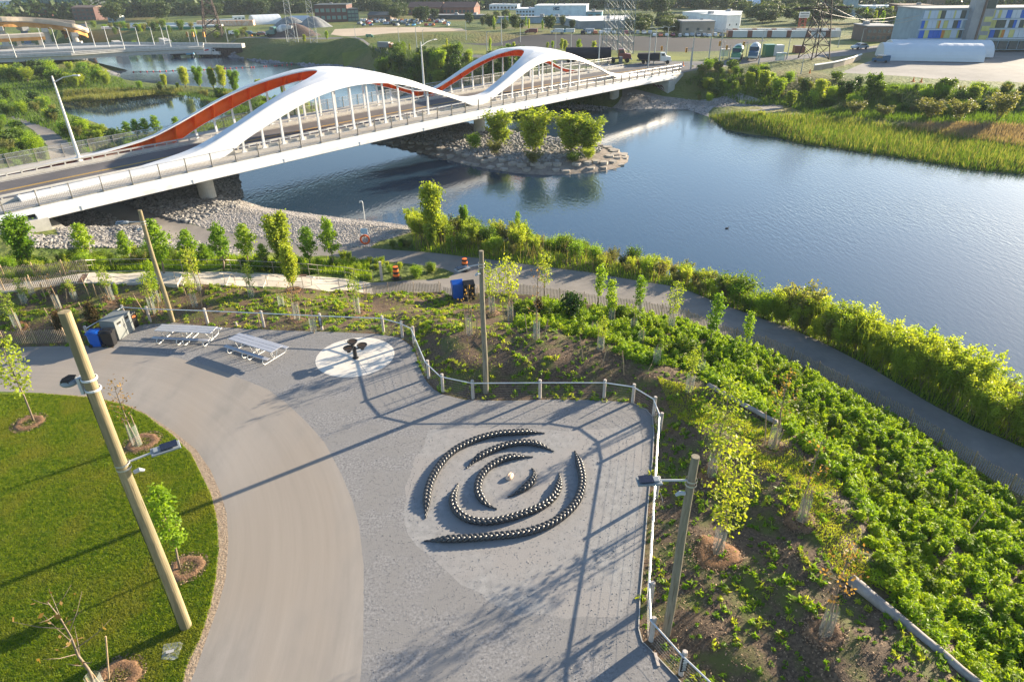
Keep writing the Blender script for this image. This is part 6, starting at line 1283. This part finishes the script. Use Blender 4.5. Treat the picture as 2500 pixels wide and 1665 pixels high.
# lattice pylons
def pylon(label, bp, wpx, top, wtop, m_, arms=()):
    b = T(*bp); s = S/FOC*dist(b); w0, w1 = wpx*s, wtop*s; H = tops(top[0], top[1], b); off = (G(top[0], top[1], b[2]+H)-b)[:2]*0; t = thing('pylon', label, 'pylon', b, .25); n = max(5, int(H/(w0*.75)))
    C = [(-1, -1), (1, -1), (1, 1), (-1, 1)]; W = lambda z: (w0+(w1-w0)*z/H)/2; r = .055*max(1, w0/1.8)
    for cx, cy in C: MB().cyl((cx*W(0), cy*W(0), 0), (cx*W(H), cy*W(H), H), r, r*.6, 5).build('leg', m_, t)
    m = MB()
    for i in range(n):
        z0, z1 = H*i/n, H*(i+1)/n
        for (ax_, ay_), (bx_, by_) in zip(C, C[1:]+C[:1]): m.cyl((ax_*W(z0), ay_*W(z0), z0), (bx_*W(z1), by_*W(z1), z1), r*.5, k=4); m.cyl((bx_*W(z0), by_*W(z0), z0), (ax_*W(z1), ay_*W(z1), z1), r*.5, k=4); m.cyl((ax_*W(z1), ay_*W(z1), z1), (bx_*W(z1), by_*W(z1), z1), r*.5, k=4)
    m.build('bracing', m_, t)
    for z in arms: m = MB(); m.tube([(-w0*1.6, 0, H*z), (0, 0, H*z+.5), (w0*1.6, 0, H*z)], r*.8, 4); m.tube([(-w0*1.6, 0, H*z), (w0*1.6, 0, H*z)], r*.8, 4); m.build('cross_arm', m_, t)
    return b, H
pg = mat('pylon_grey', (.22,.25,.27), rough=.5, metal=.2); pb = mat('pylon_brown', (.07,.05,.045), rough=.7)
pylon('left of the two tall grey lattice pylons behind the second arch', (1401,118), 25, (1403,-30), 21, pg, (.8,)); pylon('right of the two tall grey lattice pylons behind the second arch', (1437,124), 25, (1444,-30), 21, pg, (.8,))
bR, HR = pylon('dark brown lattice pylon standing by the right-hand road', (1870,136), 40, (1896,-28), 12, pb, (.72, .9)); pylon('dark lattice pylon beyond the far bridge', (492,84), 34, (474,-30), 10, pb, (.85,))
pylon('slender grey pylon left of the brown soil heap top', (672,98), 13, (656,-20), 9, pg); pylon('slender grey pylon right of the brown soil heap', (722,100), 13, (712,-20), 9, pg)
wirem = mat('cable', (.35,.33,.3), rough=.5)
for i, (z, dx) in enumerate(((.72, -1), (.72, 1), (.9, -1), (.9, 1))):
    p0 = np.array([bR[0]+dx*2.5, bR[1], bR[2]+HR*z]); g = G(2130-i*8, 18+i*9, 2.8+HR*z*.8); 
    pts = [p0+(g-p0)*u-(0, 0, 10*u*(1-u)) for u in np.linspace(0, 1, 14)]; o = MB().tube([p-p0 for p in pts], .035, 4).build('power_cable', wirem); o.location = p0; tag(o, f'{nth(i)} sagging power cable strung from the brown pylon to the right', 'cable', 'power cables')
# red buoys and their line
BU = [306.8,323,338,352.5,367.6]; by_ = [166.5,166.3,166,165.7,165.3]
xs = [30,125,212,380,550,660,838,910,993,1073,1197,1230,1372,1403,1517,1545,1620,1687,1747,1862,1905,1945,1985]; ys = [980,975,973,967,960,955,945,942,938,935,930,927,917,915,909,907,900,895,888,880,878,875,872]
BU += [376.6+x*.168 for x in xs]; by_ += [y*.168 for y in ys]; pr = None; rb = mat('buoy_red', (.50,.035,.03), rough=.4); lp = []
for i, (x, y) in enumerate(zip(BU, by_)):
    b = G(x, y, WZ); lp.append(b); R_ = 1.45*S/FOC*dist(b)
    if pr is None: m = MB(); m.lathe([(0, -.5), (.5, -.5), (.86, -.1), (.95, .3), (.8, .8), (.4, 1.15), (0, 1.25)], k=14); pr = m.build('buoy', rb, smooth=True); o = pr
    else: o = pr.copy(); COL.objects.link(o)
    o.location = b; o.scale = (R_,)*3; tag(o, f'{nth(i)} red float from the left in the line across the upper river', 'buoy', 'red floats in the safety line')
o = MB().tube([p-lp[0]+(0, 0, .06) for p in lp], .04, 4).build('float_line', dark); o.location = lp[0]; tag(o, 'dark rope linking the row of red floats', 'rope')
# vehicles
tyre = mat('tyre', (.015,.015,.016), rough=.8); winm = mat('vehicle_glass', (.03,.04,.05), rough=.1, spec=.7)
paints = dict(white=(.62,.62,.60), silver=(.38,.40,.42), black=(.03,.03,.035), blue=(.03,.08,.22), red=(.35,.03,.03), orange=(.55,.13,.03), green=(.03,.17,.09), teal=(.05,.15,.15), grey=(.16,.17,.18), skyblue=(.10,.35,.55), maroon=(.16,.03,.03), rust=(.20,.07,.05))
def pm(c): return mat('paint_'+c, paints[c], rough=.3, spec=.5)
def wheels(t, xs_, w, r, zc=None):
    for x in xs_:
        for s in (-1, 1):
            m = MB(); m.cyl((x, s*(w/2-.22), r), (x, s*w/2, r), r, k=12); m.build('wheel', tyre, t)
def car(label, x, y, hpx, az, col, kind='car', group=None):
    b = T(x, y); s = hpx*S/FOC*dist(b)/(1.5 if kind == 'car' else 1.85); t = thing('parked_car' if kind == 'car' else 'van', label, 'car' if kind == 'car' else 'van', b, az, group); t.scale = (s,)*3
    if kind == 'car': pts = [(-2.2, .35), (-2.2, .85), (-1.75, .95), (-1.2, 1.42), (.35, 1.45), (1.05, .98), (2.1, .82), (2.2, .35)]; cabz = [(-1.62, .98), (-1.15, 1.36), (.3, 1.38), (.92, 1.0)]
    else: pts = [(-2.3, .35), (-2.3, 1.8), (-2.1, 1.9), (1.1, 1.88), (1.75, 1.15), (2.3, 1.0), (2.35, .35)]; cabz = [(-.3, 1.15), (-.3, 1.75), (1.05, 1.75), (1.6, 1.15)]
    m = MB(); n = len(pts); wd = .88; m.add([(px, -wd*(1-.12*(pz > 1)), pz) for px, pz in pts]+[(px, wd*(1-.12*(pz > 1)), pz) for px, pz in pts], [tuple(range(n)), tuple(range(2*n-1, n-1, -1))]+[(i, i+n, (i+1) % n+n, (i+1) % n) for i in range(n)]); m.build('body', pm(col), t)
    m = MB(); k = len(cabz)
    for sgn in (-1, 1): m.add([(px, sgn*.895*(1 if pz < 1.2 else .96), pz) for px, pz in cabz], [tuple(range(k)) if sgn < 0 else tuple(range(k))[::-1]])
    fx, rx = cabz[-1][0], cabz[0][0]; m.add([(cabz[-1][0]+.1, -.7, cabz[-1][1]+.03), (cabz[-1][0]+.1, .7, cabz[-1][1]+.03), (cabz[-2][0]+.12, .65, cabz[-2][1]+.03), (cabz[-2][0]+.12, -.65, cabz[-2][1]+.03)], [(0, 1, 2, 3)]); m.build('window', winm, t)
    wheels(t, (-1.35, 1.35), 1.8, .34); return t
def truck(label, x, y, hpx, az, kind, cab, load, cat='truck'):
    b = T(x, y); s = hpx*S/FOC*dist(b)/3.4; t = thing(kind+'_truck', label, cat, b, az); t.scale = (s,)*3
    m = MB(); m.add([(px, sy*1.15, pz) for sy in (-1, 1) for px, pz in ((0, .8), (0, 3.0), (1.3, 3.05), (1.7, 2.1), (3.0, 1.9), (3.15, .8))], [(0, 1, 2, 3, 4, 5), (11, 10, 9, 8, 7, 6)]+[(i, i+6, (i+1) % 6+6, (i+1) % 6) for i in range(6)]); m.build('cab', pm(cab), t, bevel=.08)
    m = MB(); m.box((.75, -1.16, 2.5), (.9, .02, .6)); m.box((.75, 1.16, 2.5), (.9, .02, .6)); m.add([(1.36, -1, 2.95), (1.36, 1, 2.95), (1.73, 1, 2.15), (1.73, -1, 2.15)], [(0, 1, 2, 3)]); m.build('window', winm, t)
    MB().box((3.12, 0, .85), (.3, 2.3, .4)).build('bumper', steel, t); MB().box((-3, 0, .9), (7.4, .9, .3)).build('chassis', dark, t)
    if kind == 'mixer':
        m = MB(); m.lathe([(0, 0), (.6, 0), (1.25, 1.2), (1.3, 2.6), (.75, 4.6), (.5, 4.8)], k=18); o = m.build('drum', pm(load), t, smooth=True); o.location = (-.6, 0, 1.9); o.rotation_euler = (0, math.radians(-78), 0)
        m = MB(); m.lathe([(1.27, 1.3), (1.36, 1.95), (1.32, 2.3)], k=18); m.build('drum_stripe', pm('white'), t).location = (0, 0, 0)
        q = [c for c in t.children if c.name.startswith('drum_stripe')][0]; q.location = (-.6, 0, 1.9); q.rotation_euler = (0, math.radians(-78), 0)
        MB().box((-5.6, 0, 2.9), (.7, .9, .9)).build('hopper', steel, t); wheels(t, (2.2, -2.2, -3.5, -5.0), 2.4, .52)
    elif kind == 'dump':
        m = MB(); m.add([(px, sy*1.2, pz) for sy in (-1, 1) for px, pz in ((-.2, 1.2), (-.2, 2.9), (-6.3, 2.8), (-6.6, 1.9), (-6.0, 1.2))], [(0, 1, 2, 3, 4)[::-1], (9, 8, 7, 6, 5)[::-1]]+[(i, (i+1) % 5, (i+1) % 5+5, i+5) for i in range(5)]); m.build('dump_body', pm(load), t)
        for k in range(5): MB().box((-.9-1.2*k, -1.23, 2.0), (.12, .06, 1.5)).build('rib', pm(load), t)
        wheels(t, (2.2, -3.4, -4.7), 2.5, .52)
    elif kind == 'box': MB().box((-3.6, 0, 2.25), (6.8, 2.5, 2.6)).build('cargo_box', pm(load), t, bevel=.04); wheels(t, (2.0, -5.2), 2.4, .48)
    elif kind == 'trailer':
        m = MB(); m.lathe([(1.2, 0), (1.35, 0), (1.35, 11), (1.2, 11)], k=20); o = m.build('trailer_tub', pm(load), t); o.rotation_euler = (0, -math.pi/2, 0); o.location = (-1.8, 0, 2.1)
        MB().box((-7.3, 0, 1.4), (11, 2.3, .5)).build('trailer_frame', pm(load), t); wheels(t, (2.2, -1.2, -2.4, -9.5, -10.8, -12), 2.5, .52)
    return t
Az = math.radians
truck('dump truck with a white cab at the crossing beyond the bridge', 1516, 147, 24, Az(-8), 'dump', 'white', 'black'); truck('long dark trailer truck with a maroon cab behind the second arch', 1420, 144, 29, Az(-4), 'trailer', 'maroon', 'black')
truck('green and white concrete mixer truck waiting at the crossing', 1692, 140, 27, Az(-112), 'mixer', 'green', 'green'); truck('blue concrete mixer truck with a pale drum behind the green one', 1731, 137, 27, Az(-112), 'mixer', 'blue', 'silver')
t = truck('white box truck with a red swoosh beyond the far bridge', 486, 102, 15, Az(-2), 'box', 'white', 'white')
m = MB(); m.add([(x, -1.262, z) for x, z in ((-6.6, 1.6), (-5.5, 2.4), (-4, 2.8), (-1.2, 3.1), (-1.2, 2.6), (-3.6, 2.3), (-5, 1.9))], [tuple(range(7))[::-1]]); m.build('swoosh', mat('swoosh_red', (.5,.03,.04)), t)
truck('sky blue tow truck beyond the far bridge', 424, 103, 15, Az(10), 'dump', 'skyblue', 'grey'); truck('dark teal mixer truck on the riverside road', 640, 113, 20, Az(175), 'mixer', 'teal', 'silver'); truck('orange truck with a dark load on the riverside road', 897, 114, 13, Az(-20), 'box', 'orange', 'grey')
car('silver car driving on the right-hand road', 1975, 114, 11, Az(200), 'silver'); car('pale van farther up the right-hand road', 2053, 97, 12, Az(-110), 'white', 'van'); car('dark blue parked van at the corner of the front storage tent', 2024, 144, 12, Az(150), 'blue', 'van'); car('green and white van on the yard behind the mown mound', 850, 87, 6, 0, 'green', 'van')
car('blue-grey car at the left end of the riverside road', 580, 109, 8, 0, 'blue'); car('dark red car right of the blue-grey one', 608, 109, 8, 0, 'maroon'); car('white van parked before the crossing lamps', 543, 107, 7, 0, 'white', 'van')
q = random.Random(9); cols = ['white', 'silver', 'blue', 'red', 'grey', 'black', 'white', 'skyblue', 'silver', 'orange']
pc = {}
for i in range(84):
    if i < 60: x, y, h = 826+i*3.5+q.uniform(-1, 1), q.choice((50.5, 53.5, 57, 60.5)), 5
    elif i < 72: x, y, h = 1505+(i-60)*14+q.uniform(-2, 2), 85+q.uniform(-1, 1), 6.5
    else: x, y, h = 1340+(i-72)*14, 79, 7
    c = q.choice(cols); where = 'in the crowded yard behind the pale sand' if i < 60 else ('in front of the white industrial building' if i < 72 else 'along the dark lot'); k = pc.get((c, where), 0); pc[(c, where)] = k+1
    car(f'{nth(k)} small {c} car from the left {where}', x, y, h, q.choice((Az(90), Az(80), Az(-95))), c, 'car' if q.random() < .7 else 'van', 'cars parked on the far yards')
def container(label, x, y, wpx, hpx, col, group=None, az=0, name='shipping_container'):
    b = T(x, y); s = S/FOC*dist(b); L, h = wpx*s, hpx*s; t = thing(name, label, 'container', b, az, group)
    m = MB(); n = max(6, int(L/.3)); m.box((0, 0, h/2), (L, h*.95, h))
    m.build('body', pm(col), t); m = MB()
    for i in range(n): m.box((-L/2+L*(i+.5)/n, -h*.475-.02, h/2), (L/n*.5, .05, h*.86))
    m.build('corrugation', pm(col), t)
container('green site container behind the blue mixer truck', 1766, 128, 20, 20, 'green'); container('white site container behind the blue mixer truck', 1785, 128, 19, 19, 'white'); container('rust red container by the right-hand road', 1835, 122, 20, 13, 'rust')
for i in range(46):
    x, y = 1676+(i % 23)*11.2, (86, 78)[i//23]; container(f'{nth(i % 23)} {"white" if i % 4 else "red"} storage unit from the left in the {"front" if i < 23 else "rear"} row', x, y, 9.6, 12 if i < 23 else 9, 'white' if i % 4 else 'rust', 'rows of storage units', name='storage_unit')
for i, (x, c) in enumerate(((1215,'maroon'),(1300,'skyblue'),(1345,'blue'),(1275,'white'),(1385,'grey'))): truck(f'{c} truck parked on the yard edge behind the dark lot', x, 78, 9, Az(170), 'box', c, ('maroon', 'white', 'silver', 'white', 'white')[i])
# traffic signals
sigy = mat('signal_yellow', (.75,.33,.02), rough=.5)
for i, (x, y, bx, by) in enumerate(((431,79.8,438,104),(444,80.3,450,104),(469,80.3,475,106),(547,85,552,106),(561,82.5,566,106),(578,83,583,106),(1521,112,1527,146),(1577.6,116,1587,150),(1654.6,101,1661,140),(1670.6,110,1675,142),(1698.6,106,1703,134),(1709.6,102,1714,136))):
    b = T(bx, by); zt = tops(bx, y, b); s = S/FOC*dist(b); g = G(x, y, b[2]+zt)-b; t = thing('traffic_signal', f'{nth(i)} yellow traffic signal from the left at the far crossings', 'traffic light', b, 0, 'traffic signals'); hh = 8.5*s
    MB().cyl((0, 0, 0), (0, 0, zt+hh*.6), .09, .07).build('pole', gl, t); MB().cyl((0, 0, zt+hh*.3), (g[0]*.9, g[1]*.5, zt+hh*.3), .05).build('arm', gl, t)
    MB().box((g[0], g[1]*.5, zt), (hh*.42, hh*.3, hh)).build('housing', sigy, t, bevel=.03)
    for k in (-1, 0, 1): MB().cyl((g[0], g[1]*.5-hh*.16, zt+k*hh*.3), (g[0], g[1]*.5-hh*.22, zt+k*hh*.3), hh*.12).build('lens', dark, t)
# shelters, cabinet, sign tower, wall, small signs
for x, y, lab in ((1793, 143, 'glass bus shelter right of the blue mixer truck'), (1664, 134, 'glass bus shelter left of the green mixer truck')):
    b = T(x, y); s = S/FOC*dist(b)*17/2.4; t = thing('bus_shelter', lab, 'bus shelter', b, -.1); t.scale = (s,)*3; MB().box((0, 0, 2.3), (2.6, 1.5, .15)).build('roof', rail_w, t)
    for dx in (-1.2, 1.2):
        for dy in (-.65, .65): MB().box((dx, dy, 1.1), (.08, .08, 2.3)).build('post', gl, t)
    MB().box((0, .68, 1.2), (2.3, .03, 1.8)).build('glass_wall', mat('shelter_glass', (.35,.5,.52), alpha=.5, rough=.1), t)
container('grey utility cabinet in front of the trailer truck', 1426, 149, 6, 15, 'grey', name='utility_cabinet')
b = T(1840, 76); t = thing('sign_tower', 'white billboard on a red lattice tower above the storage units', 'sign', b, 0); s = S/FOC*dist(b)
for dx in (-6, 6):
    for dy in (-3, 3): MB().cyl((dx*s, dy*s, 0), (dx*s*.9, dy*s, 26*s), .09).build('leg', mat('tower_red', (.3,.05,.04)), t)
m = MB()
for k in range(4): m.cyl((-6*s, -3*s, 6.5*k*s), (6*s, -3*s, 6.5*(k+1)*s), .06); m.cyl((6*s, -3*s, 6.5*k*s), (-6*s, -3*s, 6.5*(k+1)*s), .06)
m.build('bracing', mat('tower_red', (.3,.05,.04)), t); MB().box((0, -3*s, 31*s), (19*s, .3, 10*s)).build('board', rail_w, t)
for r_ in (-1, 1):
    for k in range(7): MB().box((-7*s+2.3*s*k, -3*s-.2, 31*s-2.2*s*r_), (1.2*s, .05, 2.2*s)).build('letter', W_['slate'], t)
gw = [T(x, y) for x, y in ((1870,164),(1890,161),(1915,157),(1940,151),(1960,145),(1978,138))]; o0 = gw[0]; t = thing('edge_wall', 'pale curved wall at the corner of the grey lot', 'wall', o0)
MB().sheet([[p-o0-(0, 0, .3), p-o0+(0, 0, 1.0), p-o0+(.1, .35, 1.0), p-o0+(.1, .35, -.3)] for p in gw]).build('face', W_['tan'], t); MB().tube([p-o0+(.05, .15, 1.08) for p in gw], .2, 4).build('coping', rail_w, t)
for i, (x, y, c) in enumerate(((2099,188,'orange'),(2117,190,'orange'),(1861,170,'orange'),(1612,157,'orange'),(1570,152,'orange'),(1568,154,'white'))):
    b = T(x, y); s = S/FOC*dist(b); o = MB().lathe([(4*s, 0), (3.5*s, .1*s), (1.6*s, 1*s), (.6*s, 8*s), (0, 8.2*s)], k=10).build('traffic_cone', mat('cone_'+c, (.75,.2,.04) if c == 'orange' else (.6,.6,.6))); o.location = b; tag(o, f'{nth(i)} {c} road marker beyond the river', 'cone', 'road markers')
# trees of the far side
def fillw(poly, n, kinds, h0, h1, phrase, group, seed, wf=1.25): fill(poly, n, kinds, h0, h1, phrase, group, seed, 'tree', wf)
fillw([(228,6),(460,4),(600,4),(722,4),(722,34),(620,40),(540,40),(440,48),(330,54),(240,52)], 95, ['broad'], 5.0, 7.5, 'in the wood across the top left', 'trees of the far woods', 101)
fillw([(36,16),(62,20),(62,46),(38,44)], 6, ['broad'], 3.5, 5, 'beside the white slab building', 'trees by the slab building', 102)
fillw([(830,16),(930,18),(935,44),(1010,46),(1000,56),(930,52),(900,50),(880,34),(835,30)], 26, ['broad'], 3.5, 5.5, 'around the low hut and brick halls', 'trees by the brick halls', 103)
fillw([(1075,45),(1130,42),(1185,46),(1230,62),(1335,64),(1330,76),(1180,76),(1075,72)], 30, ['broad', 'poplar'], 2.4, 4.2, 'in front of the pale blue warehouse', 'trees before the warehouse', 104, .8)
fillw([(1190,4),(1390,2),(1562,4),(1700,2),(1700,30),(1640,28),(1562,34),(1512,46),(1392,38),(1345,12),(1200,10)], 78, ['broad'], 4.5, 7.5, 'in the wood behind the pylons and the white building', 'trees behind the pylons', 105)
fillw([(1700,14),(1740,30),(1930,12),(1932,60),(1850,66),(1760,60),(1702,48)], 46, ['broad'], 3.8, 6, 'around the right-hand yards', 'trees round the right yards', 106)
fillw([(1972,48),(2060,56),(2066,62),(2112,66),(2124,96),(2084,78),(1992,66)], 26, ['broad', 'poplar'], 3.5, 5.5, 'left of the panel building', 'trees left of the panel building', 107)
fillw([(1500,56),(1562,60),(1560,80),(1506,82)], 10, ['broad'], 3, 4, 'left of the white industrial building', 'trees left of the white building', 108)
fillw([(1452,62),(1500,62),(1498,82),(1446,80)], 8, ['broad'], 3, 4.2, 'in front of the white-roofed shed', 'trees before the shed', 109)
for i, (x, b_, t_, w) in enumerate(((1168,128,102,20),(1182,128,98,10),(1258,112,98,9),(1270,112,95,8),(1290,116,90,11),(1299,118,93,13),(1330,131,92,14),(1366,134,96,15),(1389,143,114,15),(1127,122,88,7),(943,122,102,6),(1028,118,90,6),(752,92,72,9),(700,98,80,9))):
    putpx('poplar', x, b_, t_, f'{nth(i)} small narrow street tree near the far roads', 'tree', 'street trees near the far roads', w, var=1 if i % 3 else 0)
fill([(230,98),(300,90),(380,88),(470,90),(470,102),(380,100),(235,104)], 26, ['bank', 'shrub', 'oliveb'], 1.2, 3.2, 'behind the far bridge', 'trees behind the far bridge', 110, 'tree', 1.0)
fill([(210,64),(300,74),(400,74),(560,72),(620,88),(560,98),(400,86),(230,84)], 36, ['shrub', 'oliveb', 'bank'], .9, 2.4, 'on the waste ground of the construction yard', 'shrubs on the waste ground', 111, 'shrub', 1.4)
# far-off woods and town reading as one mass
r = np.random.default_rng(77); n = 5200; az = r.uniform(-.9, .9, n); rr_ = 400+1400*r.random(n)**1.6; P = np.column_stack([rr_*np.sin(az), rr_*np.cos(az)]); Z = np.full(n, 2.8); s = r.uniform(.8, 1.25, n)*(1+rr_/2500)
d = r.normal(size=(n, 46, 3)); d /= np.linalg.norm(d, axis=2, keepdims=True); d[..., 2] = np.abs(d[..., 2])*1.0
C = d*(r.uniform(.5, 1, (n, 46, 1))**.5)*(np.stack([3.6*s, 3.6*s, 6.2*s], 1)[:, None]); C[..., 0] += P[:, 0, None]; C[..., 1] += P[:, 1, None]; C[..., 2] += 3.2
tag(fastmesh('distant_woods', quads(C.reshape(-1, 3), 1.9, r, up=.5, out=d.reshape(-1, 3)), 4, LM['far'], kind='stuff'), 'distant woods covering the land up to the horizon', 'woods')
# a duck on the river
b = G(1671, 526, WZ); m = MB(); m.tube([(-.26, 0, .05), (-.18, 0, .09), (0, 0, .08), (.15, 0, .07), (.22, 0, .03)], [.02, .08, .11, .09, .03], 10, up=(0, 1, 0)); m.tube([(.14, 0, .1), (.19, 0, .22), (.2, 0, .27), (.27, 0, .27), (.33, 0, .25)], [.05, .035, .05, .03, .012], 8, up=(0, 1, 0))
o = m.build('duck', mat('duck_brown', (.03,.025,.02), (.08,.06,.04), scale=20), smooth=True); o.location = b; o.scale = (.7, .7, .6); tag(o, 'small dark duck swimming alone on the open river', 'duck')
# unused tree shapes are removed
for k, L in PROTO.items():
    for i, p in enumerate(L):
        if (k, i) not in USED:
            for c in list(p.children): bpy.data.objects.remove(c)
            bpy.data.objects.remove(p)
# haze
m = bpy.data.materials.new('haze'); m.use_nodes = True; n = m.node_tree.nodes; n.remove(n['Principled BSDF']); v = n.new('ShaderNodeVolumePrincipled'); v.inputs['Color'].default_value = (.72,.84,.97,1); v.inputs['Density'].default_value = .00016; v.inputs['Anisotropy'].default_value = 0
m.node_tree.links.new(v.outputs[0], n['Material Output'].inputs['Volume'])
hz = MB().box((0, 850, 14.5), (2800, 1900, 35)).build('haze', m, kind='stuff'); tag(hz, 'thin pale haze that fades the far side of the scene', 'haze')
